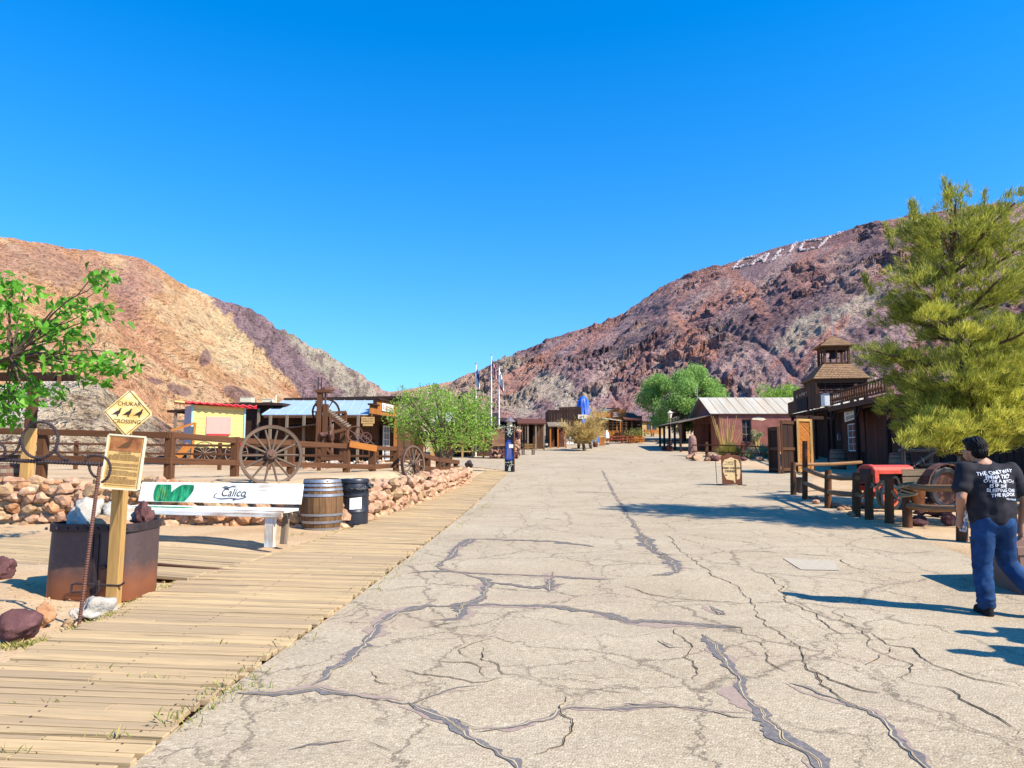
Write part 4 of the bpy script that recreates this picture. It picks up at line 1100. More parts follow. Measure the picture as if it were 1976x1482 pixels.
# ------------------------------------------------------------------ stone retaining walls
def stone_wall(label, path, z1, mats, n0, sz, seed, thick=.5):
    r2 = random.Random(seed); S = [0]
    for a, q in zip(path, path[1:]): S.append(S[-1] + math.hypot(q[0] - a[0], q[1] - a[1]))
    at = lambda d: (float(np.interp(d, S, [p[0] for p in path])), float(np.interp(d, S, [p[1] for p in path])))
    t = thing('stone_wall', label, 'wall', (path[0][0], path[0][1], gz(path[0][0], path[0][1] - .6)))
    core = MB(); k = 0
    for i in range(14):
        a, q = at(S[-1] * i / 14), at(S[-1] * (i + 1) / 14); zt = z1(S[-1] * i / 14) - .10; zb = srise(a[1]) - .1
        core.beam((a[0], a[1], (zt + zb) / 2), (q[0], q[1], (zt + zb) / 2), thick * .8, zt - zb)
    core.build('mortar_core', M_DIRT, t)
    mb = MB(); d = 0
    nrm = None
    row = 0; zz = None
    for row in range(40):
        z = .02 + row * sz * .78
        done = True; d = r2.uniform(0, sz)
        while d < S[-1]:
            x, y = at(d); zb = float(srise(y)) + .03; s = sz * r2.uniform(.6, 1.5)
            if zb + z < z1(d) - .02:
                done = False
                x2, y2 = at(min(d + .1, S[-1])); x1, y1 = at(max(d - .1, 0)); L = math.hypot(x2 - x1, y2 - y1); nx, ny = (y2 - y1) / L, -(x2 - x1) / L
                mb.cur = r2.randrange(len(mats)); kk = (thick / 2 - sz * .12 + r2.uniform(-.06, .07))
                mb.ico((x + nx * kk, y + ny * kk, zb + z + r2.uniform(-.03, .04)), (s * .62, s * .52, s * r2.uniform(.34, .55)), .24, r2.randint(0, 9999), 2, math.atan2(y2 - y1, x2 - x1) + r2.uniform(-.5, .5), 1.3, 0, 9)
                if zb + z + sz > z1(d):
                    mb.cur = r2.randrange(len(mats)); mb.ico((x - nx * r2.uniform(-.1, .2), y - ny * r2.uniform(-.1, .2), z1(d) - .03 + r2.uniform(-.05, .05)), (s * .6, s * .5, s * .4), .24, r2.randint(0, 9999), 2, r2.uniform(0, 3), 1.3, 0, 9)
            d += s * r2.uniform(.62, .95)
        if done: break
    mb.build('stones', mats, t)
    return t
stone_wall('low orange rubble stone wall behind the painted bench', [(-14, 14.75), (-9, 14.7), (-3.95, 14.55)], lambda d: .98 + .04 * math.sin(d * 2.1) - max(0, d - 6) * .05, [M_ROCKO, M_ROCKP, M_ROCKP, M_ROCKT], 0, .235, 4)
stone_wall('low pink rubble stone wall running up along the boardwalk beyond the bin', [(-3.7, 14.7), (-3.15, 18), (-2.6, 23), (-1.98, 28.6)], lambda d: .74 + .010 * d + .05 * math.sin(d * 2.7), [M_ROCKP, M_ROCKP, M_ROCKT], 0, .27, 8, .6)

def scribble(mb, fm, x0, x1, y0, h, n, t=.004):
    """a row of letter-like strokes where the photograph's writing cannot be read"""
    w = (x1 - x0) / n
    for k in range(n):
        if rng.random() < .12: continue
        x = x0 + k * w; s = w * .16
        for _ in range(rng.choice((2, 2, 3))):
            if rng.random() < .55: a = rng.uniform(0, w * .6); mb.prism([(x + a, y0), (x + a + s, y0), (x + a + s, y0 + h), (x + a, y0 + h)], fm, t)
            else: b = rng.uniform(0, h * .8); mb.prism([(x, y0 + b), (x + w * .75, y0 + b), (x + w * .75, y0 + b + h * .16), (x, y0 + b + h * .16)], fm @ Matrix.Translation((0, 0, .0004)), t)
    return mb
# ------------------------------------------------------------------ rail fences on the left
def fence(label, posts, rails, mat, pw=.16, rw=(.05, .15), name='rail_fence', off=.09, group=None):
    """posts: (x, y, zbottom, ztop); rails: lists of points"""
    t = thing(name, label, 'fence', posts[0][:3], group=group)
    for x, y, a, q in posts: MB().beam((x, y, a), (x + rng.uniform(-.02, .02), y, q), pw, pw, up=Vector((0, 1, 0)), jit=.006).build('post', mat, t, bevel=.008)
    for r_ in rails:
        for a, q in zip(r_, r_[1:]): MB().beam(Vector(a) - Vector((0, off, 0)), Vector(q) - Vector((0, off, 0)), rw[0], rw[1], jit=.004).build('rail', mat, t, bevel=.006)
    return t
def pp(u, v, Y): return tuple(P(u, v, Y))
F1P = [(-330, 16.5), (-130, 16.5), (85, 16.5), (330, 16.5), (455, 18.3), (562, 20.0), (669, 21.7), (720, 22.6), (765, 23.4)]
tops = [827, 829, 833, 838, 847, 852, 858, 866, 864]
posts = []
for (u, Y), v in zip(F1P, tops):
    p = P(u, v, Y); posts.append((p.x, p.y, .7, p.z + .05))
rt_ = [pp(u, v, Y) for (u, Y), v in zip(F1P, [826, 829, 834, 840, 850, 855, 861, 864, 866])] + [pp(784, 868, 24)]
rl = [pp(u, v, Y) for (u, Y), v in zip(F1P, [880, 882, 884, 889, 893, 896, 899, 901, 898])]
t = fence('long post and two rail timber fence along the top of the left stone wall', posts, [rt_, rl], M_RAIL, .18, (.055, .145), off=.115)
a, q = P(677, 857, 21.75), P(729, 866, 22.65)
sg = MB(); sg.beam(a - Vector((0, .2, 0)), q - Vector((0, .2, 0)), .05, .19); sgo = sg.build('name_board', M_ORANGE, t, bevel=.006)
dq = (q - a).normalized(); lt = MB(); fm = facing((a + q) / 2 - Vector((0, .2265, 0)), dq, (0, 0, 1)); scribble(lt, fm, -.36, .36, -.045, .09, 14); lt.build('lettering', M_TANW, sgo)
posts = []
for u, v, Y in ((803, 866, 24.4), (826, 879, 25.2), (846, 883, 26.2), (864, 887, 27.2), (880, 889, 28.0)):
    p = P(u, v, Y); posts.append((p.x, p.y, .6, p.z))
fence('short sloping end of the rail fence beyond the second wagon wheel', posts, [[pp(800, 872, 24.3), pp(830, 882, 25.3), pp(850, 888, 26.4), pp(886, 892, 28.2)], [pp(800, 902, 24.3), pp(830, 905, 25.3), pp(850, 906, 26.4), pp(886, 903, 28.2)]], M_RAIL, .17, (.06, .16), off=.11)
posts = []; r1 = []; r2_ = []
for k in range(11):
    x = -20.5 + 1.75 * k; Y = 25.5 - .18 * k; zb = .9; posts.append((x, Y, zb, 2.0 - .02 * k)); r1.append((x, Y, 1.90 - .02 * k)); r2_.append((x, Y, 1.60 - .02 * k))
fence('thin two rail fence across the yard between the yellow wagon and the front fence', posts, [r1, r2_], M_RAIL, .11, (.045, .075), off=.06)

# wagon wheels
p = P(517, 937, 15.6); w1 = thing('wagon_wheel', 'big grey spoked wagon wheel leaning on the fence above the painted bench', 'wheel', (p.x, p.y, .84), group='wagon wheels on the left fence')
w1.location = (0, 0, 0); wheel_parts(w1, .665, 14)
w2 = copytree(w1)
w1.location = (p.x, p.y - .1, p.z); w1.rotation_euler = (R(-8), R(7), R(20))
q = P(791, 929, 23.0); w2.location = (q.x, q.y, q.z); w2.rotation_euler = (R(-4), R(20), R(60)); w2['label'] = 'grey wagon wheel seen nearly edge on against the bend of the fence'; w2.scale = (.90, .90, .90)

# ------------------------------------------------------------------ timber post with beam, and the leafy tree over it
p = G(32, 1008); bx, by, bz = p.x + .0, p.y + .2, p.z
t = thing('pergola_post', 'thick square timber post on a concrete footing holding a dark beam among leaves', 'post', (bx, by, bz))
m = MB(); m.lathe([(.30, -.1), (.285, .05), (.24, .21), (.23, .22)], 4, Matrix.Translation((bx, by, bz)) @ Matrix.Rotation(PI / 4, 4, 'Z')); m.build('footing', plain('concrete', (.36, .31, .25), .9, 0, .2, 10, .3), t)
tz = P(55, 735, by).z
zm_ = P(55, 826, by).z; MB().beam((bx, by, bz + .2), (bx + .02, by, zm_), .2, .2, up=Vector((0, 1, 0)), taper=.96).build('post', M_POSTN, t, bevel=.012); MB().beam((bx + .02, by, zm_ - .002), (bx + .04, by, tz), .17, .17, up=Vector((0, 1, 0)), taper=.95).build('shaded_post', M_OLD, t, bevel=.012)  # upper length in darker timber, standing in for leaf shade on the same post
m = MB(); m.beam(P(-70, 727, by - .02) , P(150, 727, by - .02), .2, .17); m.build('beam', M_DARK, t, bevel=.01)
m = MB(); m.beam(P(114, 734, by - .9), P(112, 734, by + 1.2), .07, .25); m.build('rafter', M_OLD, t)
m = MB(); m.beam(P(-6, 722, by - .9), P(-8, 722, by + 1.2), .07, .25); m.build('rafter', M_TANW, t)

def tree_limbs(parent, limbs, mat, name='trunk'):
    m = MB()
    for pts, r0, r1 in limbs:
        n = len(pts); m.tube(pts, [r0 + (r1 - r0) * k / (n - 1) for k in range(n)], 8)
    return m.build(name, mat, parent, smooth=True)
def sag(a, b, k=.1, n=6, up=0.0):
    a, b = Vector(a), Vector(b); d = (b - a).length; o = []
    for i in range(n + 1):
        f = i / n; o.append(a.lerp(b, f) + Vector((rng.uniform(-1, 1) * k * d * .25, rng.uniform(-1, 1) * k * d * .25, up * d * 4 * f * (1 - f) + rng.uniform(-1, 1) * k * d * .2)))
    o[0], o[-1] = a, b; return o
TY = 11.2
tb = Vector((-10.6, TY + .3, gz(-10.6, TY + .3)))
t = thing('leafy_tree', 'broad leaved bright green tree reaching in from the left edge', 'tree', tb)
CL = [(15, 545, 30, 14), (45, 562, 26, 14), (18, 590, 26, 18), (205, 525, 9, 8), (196, 536, 14, 14), (190, 560, 10, 8), (186, 592, 20, 14), (205, 606, 12, 14), (150, 580, 14, 6), (118, 592, 22, 14), (140, 612, 24, 18), (60, 625, 40, 18), (100, 640, 40, 22), (30, 650, 34, 24), (140, 655, 22, 26), (60, 690, 56, 24), (120, 695, 40, 18), (20, 705, 30, 20), (172, 702, 22, 14), (200, 695, 20, 16), (205, 715, 22, 14), (160, 728, 14, 8), (190, 738, 10, 6), (246, 688, 14, 12), (252, 708, 14, 12), (238, 722, 8, 5), (60, 745, 44, 14), (20, 760, 24, 20), (80, 765, 24, 16), (50, 780, 20, 12), (10, 780, 16, 18), (35, 800, 14, 12), (14, 815, 10, 8), (-40, 600, 40, 60), (-50, 700, 50, 60), (-30, 780, 30, 40), (-100, 640, 50, 100)]
C = []; Dr = []; limbs = []
hub = Vector((-10.0, TY + .1, 2.3)); hub2 = P(20, 690, TY)
limbs.append((sag(tb - Vector((0, 0, .1)), hub, .08), .10, .07)); limbs.append((sag(hub, hub2, .06), .05, .03))
for (u, v, ru, rv) in CL:
    c = P(u, v, TY + rng.uniform(-.5, .5)); limbs.append((sag(hub2 if u > -20 else hub, c, .10, 6, .04), .018, .005))
    n = int(8 + ru * rv / 15)
    for k in range(n):
        a = rng.uniform(0, 2 * PI); r_ = math.sqrt(rng.random())
        C.append((c.x + math.cos(a) * r_ * ru * TY / FPX, c.y + rng.gauss(0, .22), c.z + math.sin(a) * r_ * rv * TY / FPX + .03))
        Dr.append((rng.gauss(.25, .7), rng.gauss(-.15, .5), rng.gauss(-.5, .35)))
tree_limbs(t, limbs, M_BARK)
leaves('crown', np.array(C), nrng.uniform(.11, .22, len(C)), np.array(Dr), M_MULB, t, .46, .22, .22)

# ------------------------------------------------------------------ weeds beside the boardwalk
wb = []
def weeds(u0, v0, u1, v1, n, sp=.06, side=0):
    a, q = G(u0, v0), G(u1, v1)
    k = 0
    while k < n:
        f = rng.random()
        if vn(np.array([f * 9.0]), np.array([u0 * .37]), 3)[0] < .42: 
            k += .5; continue
        x = a.x + (q.x - a.x) * f + rng.gauss(0, sp); y_ = a.y + (q.y - a.y) * f + rng.gauss(0, sp)
        wb.append((x, y_, gz(x, y_) - .005 + (.05 if x < RE(y_) and x > LE(y_) else 0))); k += 1
for a in ((10, 1252, 100, 1240, 500), (130, 1222, 230, 1195, 420), (230, 1185, 330, 1130, 420), (300, 1098, 440, 1113, 160), (290, 1445, 500, 1300, 200), (430, 1338, 510, 1330, 160), (500, 1300, 960, 955, 500), (560, 1068, 690, 1010, 400), (700, 1005, 760, 980, 420, .12), (760, 982, 905, 930, 700, .12), (520, 1040, 600, 1030, 160), (640, 1028, 690, 1018, 240)):
    weeds(*a)
for u, v in ((170, 1305), (60, 1372), (20, 1470), (420, 1252), (300, 1320), (210, 1435)):
    p = G(u, v)
    for k in range(13): wb.append((p.x + rng.gauss(0, .10), p.y + rng.gauss(0, .012), .035))
blades('weeds', np.array(wb), nrng.uniform(.012, .06, len(wb)), M_WEED, None, .9, .0045, 'stuff')
gb_ = []
for k in range(2600):
    u = rng.uniform(0, 330); p = G(max(0, u), rng.choice((1180, 1140, 1205, 1090, 1120)) + rng.gauss(0, 18)); x, y_ = p.x, p.y
    if x < LE(y_) - .05: gb_.append((x, y_, gz(x, y_)))
peb = MB()
for k in range(500):
    x, y_, z = rng.choice(gb_); peb.ico((x, y_, z), [rng.uniform(.004, .016)] * 3, .3, k, 1)
tag(peb.build('pebbles', M_ROCKT), kind='stuff')
# ------------------------------------------------------------------ boarded walls, roofs, windows
def boards(mb, a, b, z0, z1, bw=.2, th=.03, gap=.012, var=.012):
    """vertical boards from a to b (plan points); z0, z1 numbers or functions of the fraction along"""
    a, b = Vector((a[0], a[1], 0)), Vector((b[0], b[1], 0)); L = (b - a).length; d = (b - a) / L; n = Vector((d.y, -d.x, 0)); x = 0
    f0 = z0 if callable(z0) else (lambda f: z0); f1 = z1 if callable(z1) else (lambda f: z1)
    while x < L - .01:
        w_ = min(bw * rng.uniform(.75, 1.25), L - x); f = (x + w_ / 2) / L; p = a + d * (x + w_ / 2) + n * rng.uniform(0, var)
        mb.beam((p.x, p.y, f0(f)), (p.x, p.y, f1(f) + rng.uniform(-.01, .01)), w_ - gap, th, up=n); x += w_
    return mb
def hboards(mb, a, b, z0, z1, bh=.2, th=.03, gap=.01):
    a, b = Vector((a[0], a[1], 0)), Vector((b[0], b[1], 0)); z = z0
    while z < z1 - .01:
        h = min(bh * rng.uniform(.85, 1.15), z1 - z); k = Vector((0, 0, z + h / 2)); mb.beam(a + k, b + k, th * rng.uniform(.7, 1.3), h - gap); z += h
    return mb
def metal_roof(mb, p, t=.03, rib=.55):
    """p: eave a, eave b, ridge b, ridge a"""
    mb.slab(p, t); a, b, c, d = [Vector(q) for q in p]; n = (b - a).cross(d - a).normalized(); k = int((b - a).length / rib)
    for i in range(k + 1): f = (i + .01) / (k + .02); mb.beam(a.lerp(b, f) + n * .012, d.lerp(c, f) + n * .012, .05, .03, up=n)
    return mb
def window(parent, c, right, w_, h, cols=2, rows=4, mf=M_WHITE, depth=.06, fw=.07, glass=None):
    F = facing(c, right, (0, 0, 1)); up = F.to_3x3() @ Vector((0, 0, 1))
    m = MB(); 
    for s in (-1, 1):
        m.beam(F @ Vector((s * w_ / 2, -h / 2 - fw / 2, 0)), F @ Vector((s * w_ / 2, h / 2 + fw / 2, 0)), fw, depth, up=up)
        m.beam(F @ Vector((-w_ / 2 + fw / 2, s * h / 2, 0)), F @ Vector((w_ / 2 - fw / 2, s * h / 2, 0)), fw, depth, up=up)
    for k in range(1, cols): m.beam(F @ Vector((-w_ / 2 + w_ * k / cols, -h / 2, 0)), F @ Vector((-w_ / 2 + w_ * k / cols, h / 2, 0)), fw * .5, depth * .6, up=up)
    for k in range(1, rows): m.beam(F @ Vector((-w_ / 2, -h / 2 + h * k / rows, .004)), F @ Vector((w_ / 2, -h / 2 + h * k / rows, .004)), fw * (.9 if rows > 2 and k == rows // 2 else .5), depth * .6, up=up)
    fo = m.build('window', mf, parent)
    g = MB(); g.prism([(-w_ / 2, -h / 2), (w_ / 2, -h / 2), (w_ / 2, h / 2), (-w_ / 2, h / 2)], F @ Matrix.Translation((0, 0, -.03)), .012); g.build('pane', glass or M_GLASS, fo); return fo
def hip(mb, c, hx, hy, tx, ty, z0, z1, rz, t=.06):
    M = Matrix.Translation((c[0], c[1], 0)) @ Matrix.Rotation(rz, 4, 'Z')
    lo = [M @ Vector((sx * hx, sy * hy, z0)) for sx, sy in ((-1, -1), (1, -1), (1, 1), (-1, 1))]; hi = [M @ Vector((sx * tx, sy * ty, z1)) for sx, sy in ((-1, -1), (1, -1), (1, 1), (-1, 1))]
    for k in range(4):
        q = (k + 1) % 4; a, b, c_, d = lo[k], lo[q], hi[q], hi[k]; n = (b - a).cross(d - a).normalized()
        rows = 8                                          # courses of shakes, each a lapped row of separate shingles
        for r_ in range(rows):
            f0, f1 = r_ / rows, (r_ + 1.25) / rows; f1 = min(f1, 1)
            p0, p1 = a.lerp(d, f0), b.lerp(c_, f0); q0, q1 = a.lerp(d, f1), b.lerp(c_, f1); m_ = max(2, int((p1 - p0).length / .22))
            for i in range(m_):
                g0, g1 = i / m_ + .004, (i + 1) / m_ - .004; e = n * rng.uniform(.03, .05); e2 = n * .008
                o = len(mb.v); mb.v += [p0.lerp(p1, g0) + e, p0.lerp(p1, g1) + e, q0.lerp(q1, g1) + e2, q0.lerp(q1, g0) + e2, p0.lerp(p1, g0) + e - n * .035, p0.lerp(p1, g1) + e - n * .035]
                u = rng.uniform(0, 500); mb.face((o, o + 1, o + 2, o + 3), [(u, 0), (u, .2), (u + .3, .2), (u + .3, 0)]); mb.face((o + 4, o + 5, o + 1, o), [(u, 0), (u, .2), (u + .03, .2), (u + .03, 0)])
        mb.slab([a, b, c_, d], t)
    return mb
M_SHAKE = wood('cedar_shakes', (.31, .185, .10), .6, .85, 1, .45, .5)
def streakmetal():
    k = NT('weathered_metal'); f = k.noise(k.coord('Object', (1.6, .12, .12)), 1.0, 5, .7); g = k.noise(k.coord('Object'), .5, 4, .6)
    col = k.ramp(f, [(.3, (.31, .26, .19)), (.5, (.43, .385, .30)), (.7, (.49, .46, .39))]); col = k.mix(k.math('MULTIPLY', k.ramp(g, [(.45, (0, 0, 0)), (.65, (1, 1, 1))]), .55), col, (.44, .33, .21))
    return k.fin(col, .65, .15, None, .3)
M_METAL = streakmetal()
M_BLUEM = plain('pale_blue_metal', (.36, .47, .55), .5, .2, .08, 1.0, .05)
M_ADOBE = plain('red_plaster', (.25, .095, .075), .95, 0, .35, 1.2, .3)
M_REDP = plain('faded_red_paint', (.50, .06, .038), .55, 0, .3, 5, .15)
M_POLE = wood('fence_pole', (.28, .155, .075), .5, .85, 1, .3, .5)
M_ROPE = plain('rope', (.33, .24, .13), .95, 0, .3, 40, .5)

# ------------------------------------------------------------------ tavern with the bell tower
KX, KY = math.sin(R(9.7)), math.cos(R(9.7)); FD = Vector((KX, KY, 0)); FN = Vector((KY, -KX, 0))      # along the facade away from us, and into the building
FO = Vector((20.58, 41.76, 0))
def fp(s, d=0, z=0): p = FO + FD * s + FN * d; p.z = z; return p
def fl_(y): return (y - 42.0) / KY
RZ = -R(9.7)
t = thing('tavern', 'dark boarded tavern with a bell tower, balcony and stepped false front behind the red tractor', 'building', fp(0, 0, .8))
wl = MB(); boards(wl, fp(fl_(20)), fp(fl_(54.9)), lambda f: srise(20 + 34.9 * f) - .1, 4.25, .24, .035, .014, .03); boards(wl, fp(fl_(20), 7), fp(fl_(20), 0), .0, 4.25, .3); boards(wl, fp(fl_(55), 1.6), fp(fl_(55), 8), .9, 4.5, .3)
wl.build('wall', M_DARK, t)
rb = MB(); rb.slab([fp(fl_(19.8), -.1, 4.34), fp(fl_(19.8), 8, 4.34), fp(fl_(55), 8, 4.50), fp(fl_(55), -.1, 4.50)], .12); rb.build('roof', M_OLD, t)
ff = MB(); boards(ff, fp(fl_(53), -1.4), fp(fl_(46.3), -1.4), 4.4, 6.05, .26, .04); boards(ff, fp(fl_(55), -1.4), fp(fl_(53.02), -1.4), 4.4, 5.3, .26, .04); boards(ff, fp(fl_(46.28), -1.4), fp(fl_(44.6), -1.4), 4.4, 5.3, .26, .04)
fo_ = ff.build('false_front', M_OLD, t)
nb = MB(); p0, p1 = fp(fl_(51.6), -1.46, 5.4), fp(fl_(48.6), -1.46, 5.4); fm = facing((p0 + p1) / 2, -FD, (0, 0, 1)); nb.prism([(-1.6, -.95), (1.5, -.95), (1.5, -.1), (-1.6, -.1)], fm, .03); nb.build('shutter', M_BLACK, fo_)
lt = MB(); scribble(lt, fm @ Matrix.Translation((0, 0, .03)), -1.7, 1.6, .05, .22, 12); lt.build('lettering', M_CREAM, fo_)
pb_ = MB(); pb_.beam(fp(fl_(55.2), -1.2, 4.30), fp(fl_(44.4), -1.2, 4.25), .14, .2); pb_.slab([fp(fl_(55.2), -1.3, 4.30), fp(fl_(55.2), 1.6, 4.46), fp(fl_(44.4), 1.6, 4.42), fp(fl_(44.4), -1.3, 4.26)][::-1], .06); pb_.build('porch_roof', M_DARK, t)
for y in (54.6, 51, 47.8, 44.7): p = fp(fl_(y), -1.2); MB().beam((p.x, p.y, srise(y)), (p.x, p.y, 4.2), .16, .16).build('porch_post', M_DARK, t)
# balcony
bd = MB(); bd.slab([fp(fl_(44.35), -1.5, 4.26), fp(fl_(44.35), .0, 4.30), fp(fl_(33.4), .0, 4.30), fp(fl_(33.4), -1.5, 4.26)][::-1], .09)
bd.beam(fp(fl_(43.4), -1.42, 4.08), fp(fl_(33.4), -1.42, 4.08), .16, .2); bd.beam(fp(fl_(43.4), -1.2, 3.9), fp(fl_(33.4), -1.2, 3.9), .12, .12); bd.build('balcony_deck', M_OLD, t)
rl_ = MB(); rl_.beam(fp(fl_(43.1), -1.40, 5.05), fp(fl_(33.5), -1.40, 5.05), .13, .09); rl_.beam(fp(fl_(43.1), -1.40, 4.42), fp(fl_(33.5), -1.40, 4.42), .11, .08); rlo = rl_.build('balcony_rail', M_OLD, t)
y = 43.0
while y > 33.8:
    p = fp(fl_(y), -1.40); m = MB(); m.lathe([(.045, 4.46), (.05, 4.52), (.085, 4.6), (.09, 4.66), (.05, 4.76), (.04, 4.84), (.055, 4.92), (.04, 4.99), (.045, 5.01)], 8, Matrix.Translation((p.x, p.y, 0))); m.build('baluster', M_RAIL, rlo, smooth=True); y -= .42
for y in (42.9, 38.2, 33.6):
    p = fp(fl_(y), -1.40); MB().beam((p.x, p.y, 4.35), (p.x, p.y, 5.2), .15, .15).build('newel_post', M_OLD, rlo); MB().beam((p.x, p.y, srise(y)), (p.x, p.y, 3.98), .19, .19).build('porch_post', M_DARK, t)
    q_ = fp(fl_(y) - .75, -1.40); MB().beam((p.x, p.y, 3.3), (q_.x, q_.y, 3.97), .1, .1).build('brace', M_DARK, t)
window(t, fp(fl_(43.7), -.05, 2.42), -FD, 1.75, 1.62, 2, 4)
m = MB(); m.beam(fp(fl_(45.4), -.10, 1.48), fp(fl_(42.0), -.10, 1.48), .16, .06); boards(m, fp(fl_(42.1), -.05), fp(fl_(45.3), -.05), .75, 1.42, .25, .04); m.build('sill_panel', M_REDW, t)
m = MB(); boards(m, fp(fl_(41.5), -.05), fp(fl_(45.6), -.05), 3.31, 4.0, .3, .03); boards(m, fp(fl_(41.4), -.05), fp(fl_(42.65), -.05), 1.52, 3.3, .26, .03); boards(m, fp(fl_(44.75), -.05), fp(fl_(45.8), -.05), 1.52, 3.3, .26, .03); boards(m, fp(fl_(31.5), -.05), fp(fl_(41.2), -.05), .6, 3.9, .26, .03); m.build('wall', M_REDW, t)
fm = facing(fp(fl_(40.2), -1.1, 3.62), -FD, (0, 0, 1)) @ Matrix.Rotation(R(3), 4, 'Z'); m = MB(); m.prism([(-1.15, -.3), (1.15, -.3), (1.15, .3), (-1.15, .3)], fm, .05); so = m.build('sign_board', M_CREAM, t)
lt = MB(); scribble(lt, fm @ Matrix.Translation((0, 0, .05)), -1.0, 1.0, .06, .17, 13); text(lt, 'RESTAURANT', .27, fm @ Matrix.Translation((0, -.13, .052)), ext=.003, off=.003); lt.build('lettering', M_INK, so)
m = MB(); q_ = fp(fl_(46.1), -.2, 2.45); m.box(q_, (.18, .18, .34), RZ); m.lathe([(.16, .17), (.03, .30)], 8, Matrix.Translation(q_)); m.build('wall_lamp', M_STEEL, t)
# bell tower
tc = (21.9, 48.0); TM = Matrix.Translation((tc[0], tc[1], 0)) @ Matrix.Rotation(RZ, 4, 'Z')
def tq(x, y, z): return TM @ Vector((x, y, z))
m = MB()
for sx in (-1, 1):
    for sy_ in (-1, 1): m.beam(tq(sx * 1.5, sy_ * 1.5, 4.4), tq(sx * 1.5, sy_ * 1.5, 6.4), .2, .2)
for f in (-.5, 0, .5): m.beam(tq(f * 2, -1.5, 4.4), tq(f * 2, -1.5, 6.3), .12, .12); m.beam(tq(-1.5, f * 2, 4.4), tq(-1.5, f * 2, 6.3), .12, .12)
for k in range(5):
    z = 5.2 + k * .19
    for s in (-1, 1): m.beam(tq(-1.5, s * 1.5, z), tq(1.5, s * 1.5, z), .10, .07, roll=.5); m.beam(tq(s * 1.5, -1.5, z), tq(s * 1.5, 1.5, z), .10, .07, roll=.5)
tw = m.build('tower', M_DARK, t)
m = MB()
for s in (-1, 1): m.beam(tq(-1.62, s * 1.56, 6.22), tq(1.62, s * 1.56, 6.22), .1, .34); m.beam(tq(s * 1.56, -1.5, 6.22), tq(s * 1.56, 1.5, 6.22), .1, .34)
m.build('fascia', M_OLD, tw)
hip(MB(), tc, 1.80, 1.80, .92, .92, 6.33, 7.36, RZ).build('shingle_roof', M_SHAKE, tw)
m = MB()
for sx in (-1, 0, 1):
    for sy_ in (-1, 0, 1):
        if sx or sy_: m.beam(tq(sx * .76, sy_ * .76, 7.3), tq(sx * .76, sy_ * .76, 8.6), .15 if sx and sy_ else .09, .15 if sx and sy_ else .09)
for s in (-1, 1):
    for z, h in ((8.45, .2), (7.45, .14)): m.beam(tq(-.79, s * .76, z), tq(.79, s * .76, z), .09, h); m.beam(tq(s * .76, -.71, z), tq(s * .76, .71, z), .09, h)
m.build('belfry', M_OLD, tw)
hip(MB(), tc, 1.10, 1.10, .03, .03, 8.62, 9.42, RZ).build('shingle_roof', M_SHAKE, tw)
m = MB(); m.lathe([(.36, 7.85), (.30, 7.92), (.22, 8.1), (.19, 8.28), (.10, 8.38), (.04, 8.45)], 16, Matrix.Translation((tc[0], tc[1], 0))); m.build('bell', M_IRON, tw, smooth=True)
m = MB(); m.tube([(tc[0], tc[1], 9.4), (tc[0], tc[1], 11.1)], .022, 6); m.build('finial_rod', M_STEEL, tw)
p = fp(fl_(43.7), -1.3, 4.70)
t2 = thing('roof_cooler', 'pale blue white box cooler on the porch roof corner below the bell tower', 'air cooler', p); m = MB(); m.box(p, (.82, .82, .72), RZ); bo_ = m.build('casing', M_WHITE, t2, bevel=.02); m = MB(); m.box(p + Vector((0, 0, .385)), (.9, .9, .04), RZ); m.build('cap', M_STEEL, bo_)
# gate beside the tavern
def gp(u, Y, z): p = P(u, 870, Y); return Vector((p.x, p.y, z))
t = thing('timber_gate', 'tall dark timber gate standing open with one sunlit door of slanting orange boards', 'gate', gp(1510, 34.4, .54))
for u0, Y0_, u1, Y1, z1 in ((1487, 34.8, 1505, 33.8, 2.75), (1507, 33.9, 1537, 34.7, 3.05)):
    a, q_ = gp(u0, Y0_, 0), gp(u1, Y1, 0); m = MB(); boards(m, a, q_, .58, z1, .22); pn = m.build('door', M_DARK, t)
    m = MB(); d_ = (q_ - a).normalized(); nn = Vector((d_.y, -d_.x, 0)) * .05
    for z in (.72, 1.7, z1 - .1): m.beam(a + nn + Vector((0, 0, z)), q_ + nn + Vector((0, 0, z)), .04, .14)
    for e in (a, q_): m.beam(e + nn * 1.2 + Vector((0, 0, .54)), e + nn * 1.2 + Vector((0, 0, z1)), .1, .06)
    m.build('frame', M_OLD, pn)
a, q_ = gp(1538, 34.5, 0), gp(1565, 34.9, 0); L = (q_ - a).length; d_ = (q_ - a).normalized()
fm = facing(a + Vector((0, 0, .60)), d_, (0, 0, 1)); m = MB(); H = 2.55
k = -H
while k < L * 1.0 + .01:                                      # slanting boards clipped to the door
    ya = k + H + L - .9; yb = ya - L
    poly = [(0, ya), (L, yb), (L, yb + .13), (0, ya + .13)]
    poly = [(min(max(x, 0), L), min(max(y_, 0), H)) for x, y_ in poly]
    if abs(poly[0][1] - poly[3][1]) + abs(poly[1][1] - poly[2][1]) > .02: m.prism(poly, fm @ Matrix.Translation((0, 0, rng.uniform(0, .02))), .03)
    k += .15
dr = m.build('door', M_ORANGE, t); m = MB()
for x in (.03, L - .03): m.beam(fm @ Vector((x, 0, .07)), fm @ Vector((x, H, .07)), .12, .05)
for y_ in (.06, H - .06): m.beam(fm @ Vector((.09, y_, .07)), fm @ Vector((L - .09, y_, .07)), .05, .12)
m.build('frame', M_POSTN, dr)
a = gp(1567, 35.0, 0); m = MB(); m.beam(a + Vector((0, 0, .52)), a + Vector((0, 0, 3.3)), .16, .16); m.beam(gp(1536, 34.7, 3.24), a + Vector((.8, .5, 3.24)), .14, .16); m.build('gate_frame', M_DARK, t)

